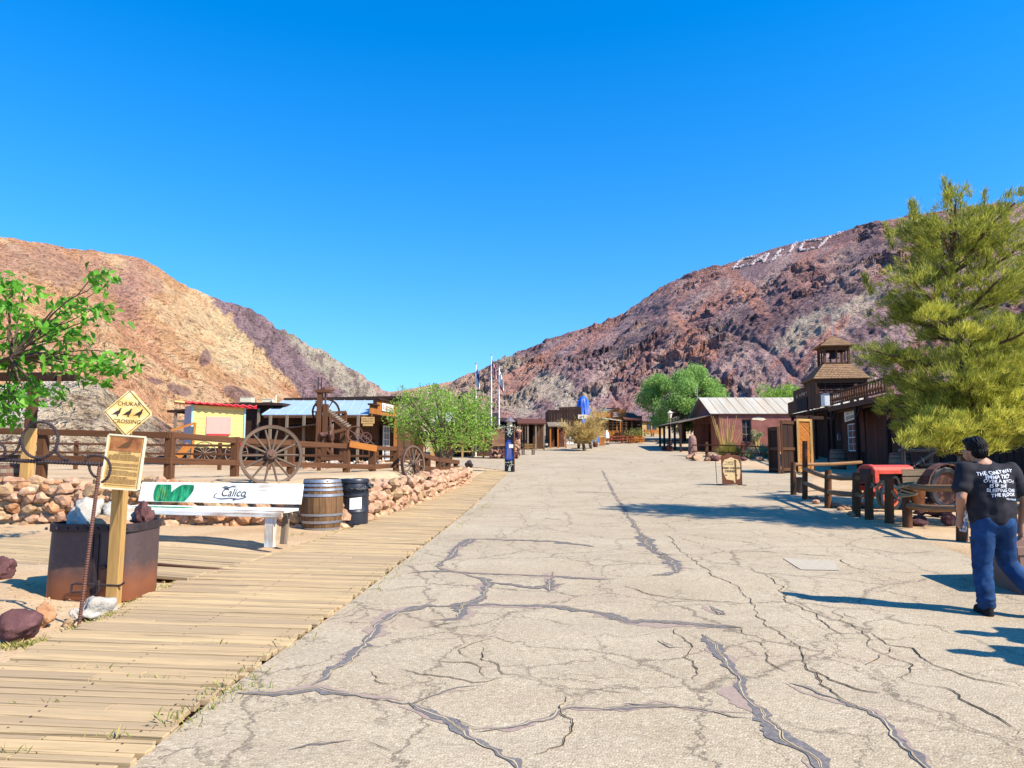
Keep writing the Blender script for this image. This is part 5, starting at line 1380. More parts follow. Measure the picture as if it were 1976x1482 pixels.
# ------------------------------------------------------------------ right hand rope and rail fence
FPX_ = [(1531, 955, 892), (1553, 964, 851), (1598, 981, 907), (1652, 997, 912), (1677, 1002, 915), (1716, 1010, 922), (1751, 1018, 933), (1856, 1045, 919)]
b0 = G(1531, 955); t = thing('log_fence', 'round post and pole fence with sagging ropes in front of the red tractor', 'fence', b0); PT = []
for i, (u, v, vt) in enumerate(FPX_):
    p = G(u, v); tp = P(u, vt, p.y); r_ = .092 if i != 1 else .08; PT.append((p, tp))
    m = MB(); m.tube([p - Vector((0, 0, .1)), p.lerp(tp, .5) + Vector((rng.uniform(-.01, .01), 0, 0)), tp], [r_ * 1.03, r_, r_ * .93], 12); m.build('post', M_RAIL, t, smooth=True)
p9 = Vector((PT[7][0].x + 1.55, PT[7][0].y - 1.5, 0)); p9.z = gz(p9.x, p9.y); PT.append((p9, p9 + Vector((0, 0, 1.15)))); m = MB(); m.tube([p9 - Vector((0, 0, .1)), p9 + Vector((0, 0, 1.15))], [.12, .11], 12); m.build('post', M_RAIL, t, smooth=True)
def at(i, f): return PT[i][0].lerp(PT[i][1], f)
for i, j, f, g in ((1, 2, .52, .80), (1, 2, .28, .43), (2, 3, .83, .88), (2, 3, .43, .50), (6, 7, .93, .82), (6, 7, .50, .50), (7, 8, .82, .86), (7, 8, .50, .5)):
    a, q_ = at(i, f), at(j, g); m = MB(); m.tube([a - (q_ - a).normalized() * .1, a.lerp(q_, .5) + Vector((0, 0, rng.uniform(-.03, .03))), q_ + (q_ - a).normalized() * .1], [.062, .068, .058], 9); m.build('rail', M_POLE, t, smooth=True)
a = at(0, .93); m = MB(); m.tube([a, a + Vector((1.6, .8, .0)), a + Vector((3.0, 1.6, .05))], .055, 8); m.build('rail', M_POLE, t, smooth=True)
def rope(a, q_, s, r_=.022): return [a.lerp(q_, k / 10) - Vector((0, .0, s * 4 * (k / 10) * (1 - k / 10))) for k in range(11)]
for i, j, f, g, s in ((0, 1, .75, .55, .16), (3, 4, .48, .75, .08), (4, 5, .80, .70, .12), (5, 6, .72, .60, .14)):
    m = MB(); m.tube(rope(at(i, f) - Vector((0, .12, 0)), at(j, g) - Vector((0, .12, 0)), s), .022, 6); m.build('rope', M_ROPE, t, smooth=True)
m = MB()
for k in range(7):
    c_ = at(6, .90) + Vector((rng.uniform(-.02, .02), rng.uniform(-.02, .02), -.03 * k + .06)); q_ = rng.uniform(.14, .19)
    m.tube([c_ + Vector((q_ * math.cos(2 * PI * j / 16), q_ * math.sin(2 * PI * j / 16), .05 * math.cos(2 * PI * j / 16 + k))) for j in range(16)], .022, 6, closed=True)
for k in range(3): m.tube(rope(at(6, .85) + Vector((.16, -.1, -.03 * k)), at(6, .45) + Vector((.30 + .06 * k, -.06, -.02)), .05), .02, 6)
m.build('rope_coil', M_ROPE, t, smooth=True)
for k in range(9):
    u = rng.uniform(1545, 1640); p = G(u, 955 + (u - 1531) * .36 + rng.uniform(-4, 9)); rock(p + Vector((.25, .2, 0)), (rng.uniform(.06, .14), rng.uniform(.06, .14), rng.uniform(.05, .09)), M_ROCKP, 'small pinkish stone at the foot of the round post fence', 'stones along the foot of the round post fence', sub=2)
for k in range(8):
    u = rng.uniform(1765, 1850); p = G(u, rng.uniform(985, 1022)); rock(p, (rng.uniform(.1, .26), rng.uniform(.1, .2), rng.uniform(.08, .16)), M_ROCKM, 'dark rock in the shade behind the two rail pole fence', 'shaded rocks behind the pole fence', sub=2)

# ------------------------------------------------------------------ tractor
def tractor():
    t = thing('tractor', 'old faded red tractor with orange front wheels behind the rope fence', 'tractor', (0, 0, 0))   # nose towards -X
    m = MB(); prof = [(-.36, 0), (-.36, .42), (-.28, .52), (-.12, .58), (.12, .58), (.28, .52), (.36, .42), (.36, 0)]
    M0 = Matrix.Translation((-1.25, 0, .82)) @ Matrix(((0, 0, 1, 0), (1, 0, 0, 0), (0, 1, 0, 0), (0, 0, 0, 1)))
    hoodp = [(y, z) for y, z in prof[1:-1]] + [(.36, .30), (.33, .30), (.33, .40), (.26, .485), (.11, .54), (-.11, .54), (-.26, .485), (-.33, .40), (-.33, .30), (-.36, .30)]
    m.prism(hoodp, M0 @ Matrix.Translation((0, 0, .14)), 1.35); m.build('hood', M_REDP, t, bevel=.01)
    m = MB(); m.prism([(y * 1.08, z * 1.03) for y, z in prof], M0 @ Matrix.Translation((0, 0, -.06)), .20); gr = m.build('radiator_shell', M_REDP, t, bevel=.03)
    m = MB(); m.box((-1.315, 0, 1.06), (.02, .5, .44)); m.build('grille', M_IRON, gr)
    m = MB(); m.box((-.45, 0, .95), (1.2, .34, .42)); m.box((-.1, 0, .72), (1.9, .26, .25)); m.tube([(-.2, -.2, 1.0), (-.2, -.34, 1.0)], .08, 10); m.build('engine', M_IRON, t, bevel=.02)
    m = MB(); m.box((-.5, -.26, .66), (1.7, .08, .16)); m.box((-.5, .26, .66), (1.7, .08, .16)); m.build('chassis_rail', M_REDP, t)
    m = MB(); m.tube([(.2, 0, 1.4), (.2, 0, 1.9)], .035, 8); m.build('exhaust', M_IRON, t)
    m = MB(); m.tube([(.35, 0, 1.25), (.75, 0, 1.45)], .022, 8); m.tube([Vector((.75, .21 * math.cos(a), 1.45 + .21 * math.sin(a))) for a in [2 * PI * k / 20 for k in range(20)]], .016, 6, closed=True); m.build('steering_wheel', M_IRON, t, smooth=True)
    m = MB(); m.lathe([(.05, 0), (.23, .03), (.25, .09), (.2, .06)], 14, Matrix.Translation((1.15, 0, 1.1))); m.tube([(1.15, 0, .8), (1.15, 0, 1.1)], .04, 8); m.build('seat', M_RUST, t, smooth=True)
    m = MB(); m.box((.75, 0, .75), (.8, .4, .5)); m.tube([(1.0, -.72, .68), (1.0, .72, .68)], .07, 10); m.build('gearbox', M_RUST, t, bevel=.04)
    m = MB(); m.tube([(-.95, -.52, .42), (-.95, .52, .42)], .035, 8); m.tube([(-.95, 0, .42), (-.95, 0, .8)], .05, 8); m.build('front_axle', M_REDP, t)
    for s in (-1, 1):
        Mw = Matrix.Translation((-.95, s * .58, .42)) @ Matrix.Rotation(PI / 2, 4, 'X')
        m = MB(); m.lathe([(.30, -.07), (.38, -.07), (.42, -.03), (.42, .03), (.38, .07), (.30, .07)], 28, Mw, cap=False); w_ = m.build('wheel', M_BIN, t, smooth=True)
        m = MB(); m.lathe([(.305, -.065), (.285, -.03), (.285, .03), (.305, .065), (.25, .05), (.25, -.05)], 28, Mw, cap=False); m.lathe([(.02, -.09), (.07, -.08), (.07, .08), (.02, .09)], 12, Mw)
        for k in range(6): a = PI * k / 3; m.beam(Mw @ Vector((.05 * math.cos(a), .05 * math.sin(a), 0)), Mw @ Vector((.27 * math.cos(a), .27 * math.sin(a), 0)), .05, .02)
        m.build('wheel_rim', M_ORW, w_)
        Mw = Matrix.Translation((1.0, s * .72, .68)) @ Matrix.Rotation(PI / 2, 4, 'X')
        m = MB(); m.lathe([(.5, -.12), (.62, -.13), (.68, -.08), (.68, .08), (.62, .13), (.5, .12)], 32, Mw, cap=False)
        for k in range(20): a = 2 * PI * k / 20; m.beam(Mw @ Vector((.69 * math.cos(a), .69 * math.sin(a), -.12)), Mw @ Vector((.69 * math.cos(a + .1), .69 * math.sin(a + .1), .12)), .03, .04)
        w_ = m.build('wheel', M_BIN, t, smooth=True); m = MB(); m.lathe([(.49, -.1), (.44, -.05), (.1, -.02), (.02, 0), (.1, .02), (.44, .05), (.49, .1)], 28, Mw, cap=False); m.build('wheel_rim', M_RUST, w_, smooth=True)
        m = MB(); m.prism([(.78 * math.cos(R(a)), .78 * math.sin(R(a))) for a in range(30, 171, 20)] + [(.74 * math.cos(R(a)), .74 * math.sin(R(a))) for a in range(170, 29, -20)], Matrix.Translation((1.0, s * .72 + .16, .68)) @ Matrix.Rotation(PI / 2, 4, 'X'), .32); m.build('fender', M_RUST, t)
    return t
M_ORW = plain('orange_wheel', (.50, .10, .03), .6, 0, .3, 7, .15)
tr = tractor(); p = G(1690, 975); place(tr, (10.25, 18.9, gz(10.25, 18.9)), R(14), None, .82)
t = thing('orange_bucket', 'dented orange metal bucket hanging behind the rope coil on the pole fence', 'bucket', P(1771, 958, 14.72)); L = P(1771, 958, 14.72)
m = MB(); m.lathe([(.11, -.16), (.12, -.15), (.15, .12), (.155, .125), (.14, .12), (.10, -.12)], 18, Matrix.Translation(L), cap=True); m.build('body', plain('scratched_orange', (.42, .14, .04), .6, 0, .5, 8, .2), t, bevel=.02)
m = MB(); m.tube(arc((L.x, L.y, L.z + .11), .15, 0, 180, 12), .008, 6); m.build('handle', M_IRON, t)
for nm, lab, c_, rad_ in (('hose_coil', 'pale coiled hose hung on the left of a fence post before the tractor', (1702, 955, 15.75), .30), ('hose_coil', 'smaller pale coiled hose hung on the right of the same post before the tractor', (1727, 940, 15.75), .22)):
    L = P(*c_); t = MB()
    for k in range(3): t.tube([L + Vector((rad_ * .42 * math.cos(a) + .04 * k, .05 * k, rad_ * math.sin(a) + rng.uniform(-.01, .01))) for a in [2 * PI * j / 24 for j in range(24)]], .016, 6, closed=True)
    tag(t.build(nm, M_ROPE, None, smooth=True), lab, 'hose')
# log rack and junk in the shade of the pine
L = P(1790, 930, 20.5); zb = gz(L.x, L.y); t = thing('log_rack', 'grey rack of rough poles in deep shade under the pine', 'rack', (L.x, L.y, zb)); 
for x in (-.7, .1, .9):
    m = MB(); m.tube([(L.x + x, L.y, zb), (L.x + x + .05, L.y, zb + 1.7)], .05, 7); m.build('upright', M_GREYW, t)
for z, dx in ((.55, 0), (1.05, .1), (1.5, 0)): m = MB(); m.tube([(L.x - .8, L.y - .05, zb + z), (L.x + 1.1, L.y - .05, zb + z + dx)], .045, 7); m.build('pole', M_GREYW, t)
m = MB(); m.tube([(L.x - .7, L.y - .1, zb + .9), (L.x + .7, L.y - .1, zb + 1.75)], .045, 7); m.build('pole', M_GREYW, t)
L = P(1790, 950, 19.2); zb = gz(L.x, L.y); t = thing('farm_wagon', 'low weathered wagon bed standing in shade behind the pole fence', 'wagon', (L.x, L.y, zb)); m = MB()
for k in range(6): m.beam((L.x - 1.0, L.y - .5 + k * .2, zb + .62), (L.x + 1.5, L.y - .5 + k * .2, zb + .66), .18, .05)
for k in range(2): m.beam((L.x - 1.0, L.y - .62, zb + .75 + k * .2), (L.x + 1.5, L.y - .62, zb + .79 + k * .2), .04, .17)
m.build('bed', M_GREYW, t)
for x in (-.6, 1.1): m = MB(); m.tube([(L.x + x, L.y - .7, zb + .33), (L.x + x, L.y + .7, zb + .33)], .05, 8); m.lathe([(.22, -.04), (.33, -.04), (.33, .04), (.22, .04)], 18, Matrix.Translation((L.x + x, L.y - .68, zb + .33)) @ Matrix.Rotation(PI / 2, 4, 'X'), cap=False); m.build('axle', M_RUST, t)
p = G(1846, 990); m = MB(); m.box((p.x, p.y + 1.0, p.z + .22), (.4, .34, .14), .2); m.box((p.x, p.y + 1.0, p.z + .085), (.32, .28, .17), .2); tag(m.build('crate', plain('blue_crate', (.03, .16, .42), .6), bevel=.02), 'small blue plastic crate on the ground behind the pole fence', 'crate')
p = P(1866, 907, 14.6); m = MB(); m.prism([(-.14, -.11), (.14, -.11), (.14, .11), (-.14, .11)], facing(p, (1, 0, 0), (0, 0, 1)), .02); t = thing('notice', 'small white notice on a stake left of the walking person', 'sign', (p.x, p.y, gz(p.x, p.y))); m.build('panel', M_WHITE, t); m = MB(); m.beam((p.x, p.y + .03, gz(p.x, p.y)), (p.x, p.y + .03, p.z), .05, .04); m.build('stake', M_GREYW, t)
for src, u, v, lab, s in ((bq, 1618, 905, 'pale grey barrel standing by the tavern wall left of its window', 1.0), (bq, 1738, 915, 'dark barrel on the porch of the tavern, right of its window', 1.05)):
    c_ = copytree(src); p = G(u, v + 6) if u > 1700 else G(u, v); place(c_, p, 0, lab, s)
p = G(1547, 952); t = thing('fire_bucket', 'black bucket bin behind the first fence posts of the pole fence', 'bin', p); m = MB(); m.lathe([(.15, 0), (.19, .5), (.2, .52), (.17, .5), (.14, .3)], 18, Matrix.Translation(p + Vector((.05, .35, 0)))); m.build('body', M_BIN, t, smooth=True)

# ------------------------------------------------------------------ planter box, right edge
z0 = gz(5.7, 8.5); a, bq_, c_, d_ = Vector((5.63, 8.0, z0)), Vector((6.75, 8.15, z0)), Vector((6.85, 9.05, z0)), Vector((5.76, 8.95, z0)); cen = (a + bq_ + c_ + d_) / 4
t = thing('planter_box', 'brown tapered planter box beside the walking person', 'planter', cen)
up_ = lambda p, k, h: cen + (p - cen) * k + Vector((0, 0, h))
M_PLANT = plain('brown_planter', (.20, .115, .085), .8, 0, .15, 4, .15)
m = MB(); loft(m, [[up_(p, 1, -.02) for p in (a, bq_, c_, d_)], [up_(p, 1.08, .50) for p in (a, bq_, c_, d_)], [up_(p, .98, .50) for p in (a, bq_, c_, d_)], [up_(p, .96, .40) for p in (a, bq_, c_, d_)]]); m.build('body', M_PLANT, t, bevel=.008)
m = MB(); loft(m, [[up_(p, 1.11, .45) for p in (a, bq_, c_, d_)], [up_(p, 1.12, .53) for p in (a, bq_, c_, d_)], [up_(p, 1.0, .53) for p in (a, bq_, c_, d_)], [up_(p, 1.0, .45) for p in (a, bq_, c_, d_)]], False, False); m.build('rim', M_PLANT, t)
gb2 = [(5.75 + abs(rng.gauss(0, .35)), 7.9 + rng.gauss(0, .05), z0) for _ in range(240)]
blades('grass_tuft', np.array(gb2), nrng.uniform(.02, .08, 240), M_WEED, None, .8, .006, 'stuff')

# ------------------------------------------------------------------ pine
def needles(name, C, D, L, W, mat, parent):
    C = np.asarray(C); D = np.asarray(D); D = D / (np.linalg.norm(D, axis=1, keepdims=True) + 1e-9); n = len(C)
    s = np.cross(D, nrng.normal(size=(n, 3))); s /= np.linalg.norm(s, axis=1, keepdims=True) + 1e-9; L = np.asarray(L).reshape(-1, 1)
    V = np.stack([C - s * W * .5, C + s * W * .5, C + D * L * .7 + s * W * .42, C + D * L], 1)
    return npmesh(name, V.reshape(-1, 3), np.arange(n * 4).reshape(-1, 4), mat, parent)
px_, py_ = 9.75, 15.3; pz = gz(px_, py_); t = thing('pine_tree', 'large bushy pine with yellow green needles over the right fence', 'tree', (px_, py_, pz))
r3 = random.Random(5); limbs = [([Vector((px_, py_, pz - .2)), Vector((px_ + .05, py_, 2.5)), Vector((px_ - .05, py_ + .05, 5)), Vector((px_, py_, 7.5))], .17, .02)]
C = []; D = []; Ln = []
def tuft(c, d, n, sp, ln):
    for _ in range(n):
        C.append((c.x + r3.gauss(0, sp), c.y + r3.gauss(0, sp), c.z + r3.gauss(0, sp * .6)))
        D.append((d.x + r3.gauss(0, .40), d.y + r3.gauss(0, .40), d.z + .25 + r3.gauss(0, .35))); Ln.append(ln * r3.uniform(.6, 1.25))
def lobe(c, d, rx, rz, n):
    """a rounded spray of tufts at a limb's end, its tips turned outward and up"""
    for _ in range(n):
        q = Vector((r3.gauss(0, 1), r3.gauss(0, 1), r3.gauss(0, 1))).normalized() * r3.random() ** .4
        p = c + Vector((q.x * rx, q.y * rx, q.z * rz)); tuft(p, Vector((q.x * .5 + d.x * .55, q.y * .5 + d.y * .55, q.z * .35 + .5)), 30, .045, .15)
env = lambda z: float(np.interp(z, [1.2, 1.8, 2.6, 3.2, 3.75, 4.5, 5.2, 5.8, 6.4, 7.0, 7.6], [1.3, 1.65, 1.75, 1.95, 2.25, 1.7, 2.1, 1.6, 1.75, 1.3, .6]))
LV = [(2.0, 11, .92), (2.6, 9, .98), (3.15, 7, 1.0), (3.75, 8, 1.0), (4.4, 6, .9), (5.1, 7, 1.0), (5.8, 5, .95), (6.35, 6, 1.0), (6.9, 5, 1.0)]
ga = .4
for z, nb, kf in LV:                                            # whorls of limbs with air between them
    for k in range(nb):
        ga += 2 * PI / nb + r3.gauss(0, .16); R_ = env(z) * kf * r3.uniform(.62, 1.12); zz = z + r3.gauss(0, .16)
        d = Vector((math.cos(ga), math.sin(ga), 0)); el = .10 + max(0, z - 4) * .16
        a = Vector((px_, py_, max(.9, zz - R_ * el - .15))); e = Vector((px_, py_, zz)) + d * (R_ - .3); limbs.append((sag(a, e, .05, 6, -.012), .045, .017))
        sd_ = Vector((-d.y, d.x, 0)); rr = .24 + .16 * R_ / 2.3
        lobe(e, d, rr * 1.35, rr * .62, 17)
        for f in ((.8, .56) if R_ > 1.3 else (.6,)):
            s = r3.choice((-1, 1)); c = a.lerp(e, f) + sd_ * s * r3.uniform(.18, .42) + Vector((0, 0, r3.uniform(-.02, .12))); limbs.append(([a.lerp(e, f - .2), c], .016, .008)); lobe(c, (d + sd_ * s).normalized(), rr * 1.15, rr * .55, 13)
            c = a.lerp(e, f - .08) - sd_ * s * r3.uniform(.12, .4); lobe(c, (d - sd_ * s).normalized(), rr, rr * .5, 9)
for x, y_, z, h in ((-1.0, -.3, 6.75, .55), (-.35, -.4, 7.1, .7), (-.02, .0, 7.0, .85), (.3, .2, 6.9, .75), (-1.45, -.2, 6.3, .55), (-.7, .1, 6.9, .6), (.9, -.3, 6.5, .7), (.55, -.2, 6.8, .8), (-1.9, -.1, 5.35, .4), (1.4, -.2, 6.0, .5)):   # leaders rising clear of the crown
    a = Vector((px_ + x, py_ + y_, z - .35)); e = a + Vector((x * .1, 0, h)); limbs.append(([a, a.lerp(e, .5), e], .016, .004))
    for j in range(12): tuft(a.lerp(e, j / 11), Vector((r3.gauss(0, .25), r3.gauss(0, .25), .8)), 26, .05 * (1.3 - j / 12), .14)
CF0 = len(C)
for u, v, yy, rx in ((1760, 850, 13.9, .34), (1800, 815, 13.9, .50), (1850, 825, 13.7, .50), (1905, 808, 13.8, .55), (1960, 818, 13.8, .55), (1915, 716, 13.9, .55), (1965, 708, 14.0, .55), (1880, 742, 13.8, .42), (1930, 770, 13.9, .45), (1975, 770, 13.9, .45), (1830, 855, 13.9, .40), (1890, 862, 13.8, .42), (1800, 605, 14.2, .38), (1860, 640, 14.1, .40)):   # brighter, yellower sprays on the near side
    c = P(u, v, yy); limbs.append((sag((px_, py_, c.z - .3), c, .05), .04, .012)); lobe(c, Vector((.3, -.7, .2)), rx, rx * .5, int(70 * rx))
tree_limbs(t, limbs, M_BARK)
needles('crown', C[:CF0], D[:CF0], Ln[:CF0], .0115, M_PINE, t); needles('fresh_growth', C[CF0:], D[CF0:], Ln[CF0:], .0115, M_PINEF, t)

t2 = copytree(t); place(t2, (14.7, 18.3, gz(14.7, 18.3)), 2.1, 'second pine partly seen at the right edge behind the front one'); t2['group'] = 'pines along the right fence'; t['group'] = 'pines along the right fence'

t3 = copytree(t); place(t3, (12.9, 13.7, gz(12.9, 13.7)), 4.0, 'unseen smaller pine added beyond the right edge of the view to shade the rocks', .62); t3['group'] = 'pines along the right fence'  # out-of-view pine added to darken the ground and rocks behind the fence
# ------------------------------------------------------------------ red plaster store, its porch and garden
zg = lambda Y: float(srise(Y))
t = thing('plaster_store', 'low red plaster store with a pale metal roof and a dark street porch', 'building', (23, 62, zg(60)))
xl, xr, yf, ybk = 17.1, 31.0, 60.0, 66.5
m = MB(); zb = zg(60) - .4
def wallslab(m, a, b, z0, z1, th=.35): m.beam((a[0], a[1], (z0 + z1) / 2), (b[0], b[1], (z0 + z1) / 2), th, z1 - z0)
for x0, x1, z0, z1 in ((xl, 19.35, zb, 4.75), (20.15, xr, zb, 4.75), (19.35, 20.15, zb, zg(60) + .8), (19.35, 20.15, zg(60) + 2.75, 4.75)): wallslab(m, (x0, yf), (x1, yf), z0, z1)
wallslab(m, (xr, yf + .18), (xr, ybk), zb, 4.75); wallslab(m, (xl, ybk), (xr, ybk), zb, 4.75)
for y0, y1, z0, z1 in ((yf + .18, 61.2, zb, 4.75), (61.2, 62.3, zg(60) + 2.4, 4.75), (62.3, ybk, zb, 4.75)): wallslab(m, (xl + .18, y0), (xl + .18, y1), z0, z1)
m.prism([(0, 0), (ybk - yf, 0), ((ybk - yf) / 2, 1.55)], Matrix(((0, 0, 1, xl + .02), (1, 0, 0, yf), (0, 1, 0, 4.75), (0, 0, 0, 1))), .3); m.build('wall', M_ADOBE, t)
pm = MB(); pm.prism([(0, .02), (.5, .10), (.9, .02), (1.1, -.12), (.8, -.22), (.3, -.16), (-.1, -.12)], facing((20.3, yf - .182, 4.35), (1, 0, 0), (0, 0, 1)), .012); pm.build('bare_plaster', M_CREAM, t)
window(t, (19.75, yf + .02, zg(60) + 1.78), (1, 0, 0), .74, 1.86, 2, 3, M_GREYW, .08, .09)
rm = MB(); metal_roof(rm, [(xl - .45, yf - .4, 4.72), (xr + .3, yf - .4, 4.72), (xr + .3, (yf + ybk) / 2, 6.34), (xl - .45, (yf + ybk) / 2, 6.34)], .04, .8); metal_roof(rm, [(xr + .3, ybk + .4, 4.72), (xl - .45, ybk + .4, 4.72), (xl - .45, (yf + ybk) / 2, 6.34), (xr + .3, (yf + ybk) / 2, 6.34)], .04, .8); rm.build('roof', M_METAL, t)
pr = MB(); pr.slab([(xl - 3.1, yf - .2, 4.0), (xl + .0, yf - .2, 4.72), (xl + .0, ybk + 2, 4.72), (xl - 3.1, ybk + 2, 4.0)], .07); pr.build('porch_roof', M_GREYW, t)
for y in (yf, yf + 2.1, yf + 4.2, yf + 6.4, yf + 8.3):
    MB().beam((xl - 2.9, y, zg(60) - .1), (xl - 2.9, y, 4.0), .17, .17).build('porch_post', M_DARK, t)
m = MB(); m.beam((xl - 2.9, yf, 3.94), (xl - 2.9, ybk + 1.9, 3.94), .12, .18); m.beam((xl - 2.9, yf, 2.5), (xl - 2.9, ybk + 1.9, 2.5), .06, .1); m.build('porch_beam', M_DARK, t)
m = MB(); boards(m, (xl - .3, yf - .05), (xl + .3, yf - .25), zg(60), 4.6, .22); boards(m, (xl - 1.5, yf + 1.2), (xl - .2, yf + 1.2), zg(60), 3.9, .25); m.build('corner_boards', M_REDW, t)
m = MB(); m.tube([(xl - .6, yf + 3, 6.1), (xl - .6, yf + 3, 7.3)], .04, 6); m.build('mast', M_STEEL, t)
# further porch up the street
t = thing('far_porch', 'dark flat roofed porch farther up the street beyond the red plaster store', 'porch', (17.6, 78, zg(78)))
m = MB(); m.slab([(16.9, 72, 4.75), (21, 72, 4.95), (24.5, 84, 5.3), (20.1, 84, 5.1)], .2); m.build('roof', M_DARK, t)
for k in range(5): x, y = 17.1 + .8 * k, 72.3 + 2.8 * k; MB().beam((x, y, zg(y) - .1), (x, y, 4.7 + .06 * k), .2, .2).build('post', M_OLD, t)
m = MB(); boards(m, (21.2, 72.5), (24.8, 84), 1.9, 4.9, .3); m.build('wall', M_OLD, t)
p = P(1293, 801, 71.5); t = thing('street_lamp', 'cream glazed lantern standing above the dark far porch', 'lamp', (p.x, p.y, zg(71))); m = MB(); m.tube([(p.x, p.y, zg(71)), (p.x, p.y, p.z - .3)], .06, 8); m.build('pole', M_GREYW, t); m = MB(); m.lathe([(.12, -.3), (.22, .2), (.3, .22), (.06, .42), (.03, .5)], 8, Matrix.Translation(p)); m.build('lantern', M_CREAM, t)
t = thing('street_bench', 'reddish slatted bench under the dark porch posts on the right', 'bench', (15.2, 62.5, zg(62))); m = MB()
for k in range(3): m.beam((13.6, 60.5, zg(60) + .45 + .16 * k), (13.6, 62.6, zg(62) + .45 + .16 * k), .04, .12); m.beam((13.25 + .13 * k, 60.5, zg(60) + .42), (13.25 + .13 * k, 62.6, zg(62) + .42), .12, .04)
m.build('slats', M_REDW, t)
for y in (60.6, 62.5): MB().box((13.4, y, zg(60) + .2), (.5, .08, .44)).build('leg', M_REDW, t)

GP = [(1300, 889, 862), (1332, 880, 855), (1364, 884, 853), (1433, 887, 855), (1486, 889, 857)]
PT2 = []
for u, v, vt in GP:
    p = G(u, v); PT2.append((p.x, p.y, p.z - .1, P(u, vt, p.y).z))
fence('two rail fence round the cactus garden in front of the red store', PT2[1:], [[(x, y, z + f * (q - z)) for x, y, z, q in PT2[1:]] for f in (.84, .45)], M_RAIL, .17, (.07, .08), off=.1)
L = G(1345, 882); t = MB(); prof = [(.26, -.1), (.29, .4), (.27, .9), (.25, 1.3), (.19, 1.52), (.06, 1.6)]
t.lathe(prof, 16, Matrix.Translation(L + Vector((0, 1.2, 0))), sx=1.15, sy=.8); tag(t.build('stone_pillar', rockmat('carved_stone', (.36, .22, .175), (.24, .135, .11), 6), None, smooth=True), 'carved reddish standing stone inside the cactus garden fence', 'stone pillar')
for k in range(20):
    u = rng.uniform(1315, 1484); p = G(u, 888 + rng.uniform(-7, 3)); rock(p, (rng.uniform(.16, .42), rng.uniform(.15, .3), rng.uniform(.12, .26)), rng.choice([M_ROCKP, M_ROCKM, M_ROCKP]), 'reddish border rock along the cactus garden fence', 'rocks bordering the cactus garden', sub=2)
# plants of the garden
p = G(1412, 877); p = Vector((p.x, p.y + 1.5, p.z)); t = thing('ocotillo', 'bare branching ocotillo shrub against the red wall', 'shrub', p)
for k in range(26):
    a = rng.uniform(0, 2 * PI); h = rng.uniform(1.6, 3.3); s = rng.uniform(.3, 1.25); e = p + Vector((math.cos(a) * s, math.sin(a) * s * .6, h)); m = MB(); m.tube([p, p.lerp(e, .4) + Vector((math.cos(a) * s * .15, 0, 0)), e], [.04, .03, .014], 5); m.build('stem', M_TWIG, t)
for nm, u, v, lab, mt, n, h, w_, kind in (('cholla', 1467, 874, 'pale spiny cholla cactus beside the store window', M_AGAVE, 1500, 1.7, .55, 0), ('cholla', 1398, 872, 'low pale cholla cactus left of the grassy clump', M_AGAVE, 800, .9, .4, 0), ('yucca', 1480, 884, 'spiky green yucca by the right end of the garden fence', M_AGAVE, 260, 1.1, .5, 1), ('yucca', 1455, 886, 'low grey green yucca among the garden rocks', M_AGAVE, 220, .8, .45, 1), ('desert_grass', 1415, 884, 'rounded clump of dry yellowish grass behind the dinner sign', M_DRYG, 2600, 1.15, .65, 2)):
    p = G(u, v) + Vector((0, .8, 0)); t = thing(nm, lab, 'plant', p)
    if kind == 0:
        C = []; D = []
        for k in range(9):
            a = rng.uniform(0, 6.3); c = p + Vector((math.cos(a) * w_ * rng.random(), math.sin(a) * w_ * rng.random(), rng.uniform(.25, 1) * h)); r_ = rng.uniform(.12, .26); m = MB(); m.tube([p, c], [.07, .05], 6); m.build('stem', M_TWIG, t)
            for _ in range(n // 9): d = Vector((rng.gauss(0, 1), rng.gauss(0, 1), rng.gauss(0, 1))).normalized(); C.append(c + d * r_ * .6); D.append(d)
        needles('spines', [tuple(c) for c in C], [tuple(d) for d in D], [r_ * .8] * len(C), .05, mt, t)
    else:
        C = []; D = []
        for _ in range(n):
            a = rng.uniform(0, 6.3); s = abs(rng.gauss(0, .6)); C.append((p.x + math.cos(a) * s * w_ * .35, p.y + math.sin(a) * s * w_ * .35, p.z)); D.append((math.cos(a) * s, math.sin(a) * s, rng.uniform(.5, 1.3)))
        needles('leaves' if kind == 1 else 'blades', C, D, nrng.uniform(.6, 1.05, n) * h, .07 if kind == 1 else .03, mt, t)
# dinner sign
b = G(1412, 937); t = thing('dinner_sign', 'brown and cream boarded chicken dinner sign standing on the road', 'sign', b); w_, h = .76, 1.10
FS = facing(b + Vector((.0, 0, .06 + h / 2)), (1, .12, 0), (0, .06, 1)); m = MB(); m.prism([(-w_ / 2, -h / 2), (w_ / 2, -h / 2), (w_ / 2, h / 2 - .04), (w_ * .2, h / 2), (-w_ * .2, h / 2), (-w_ / 2, h / 2 - .04)], FS @ Matrix.Translation((0, 0, -.02)), .04); bo_ = m.build('board', M_REDW, t)
m = MB(); m.prism([(-.30, -.20), (-.22, -.38), (.05, -.42), (.10, -.52), (.14, -.52), (.16, -.40), (.30, -.36), (.345, -.1), (.345, .2), (.28, .36), (.14, .40), (.0, .46), (-.14, .40), (-.26, .37), (-.34, .22), (-.34, -.08)], FS @ Matrix.Translation((0, 0, .02)), .006); pn = m.build('painted_panel', plain('tan_paint', (.50, .37, .19), .7, 0, .2, 8, .1), bo_)
m = MB(); m.prism([(.13, -.53), (.19, -.53), (.20, .36), (.12, .36)], FS @ Matrix.Translation((0, 0, .026)), .004); m.build('painted_stripe', M_RAIL, bo_)
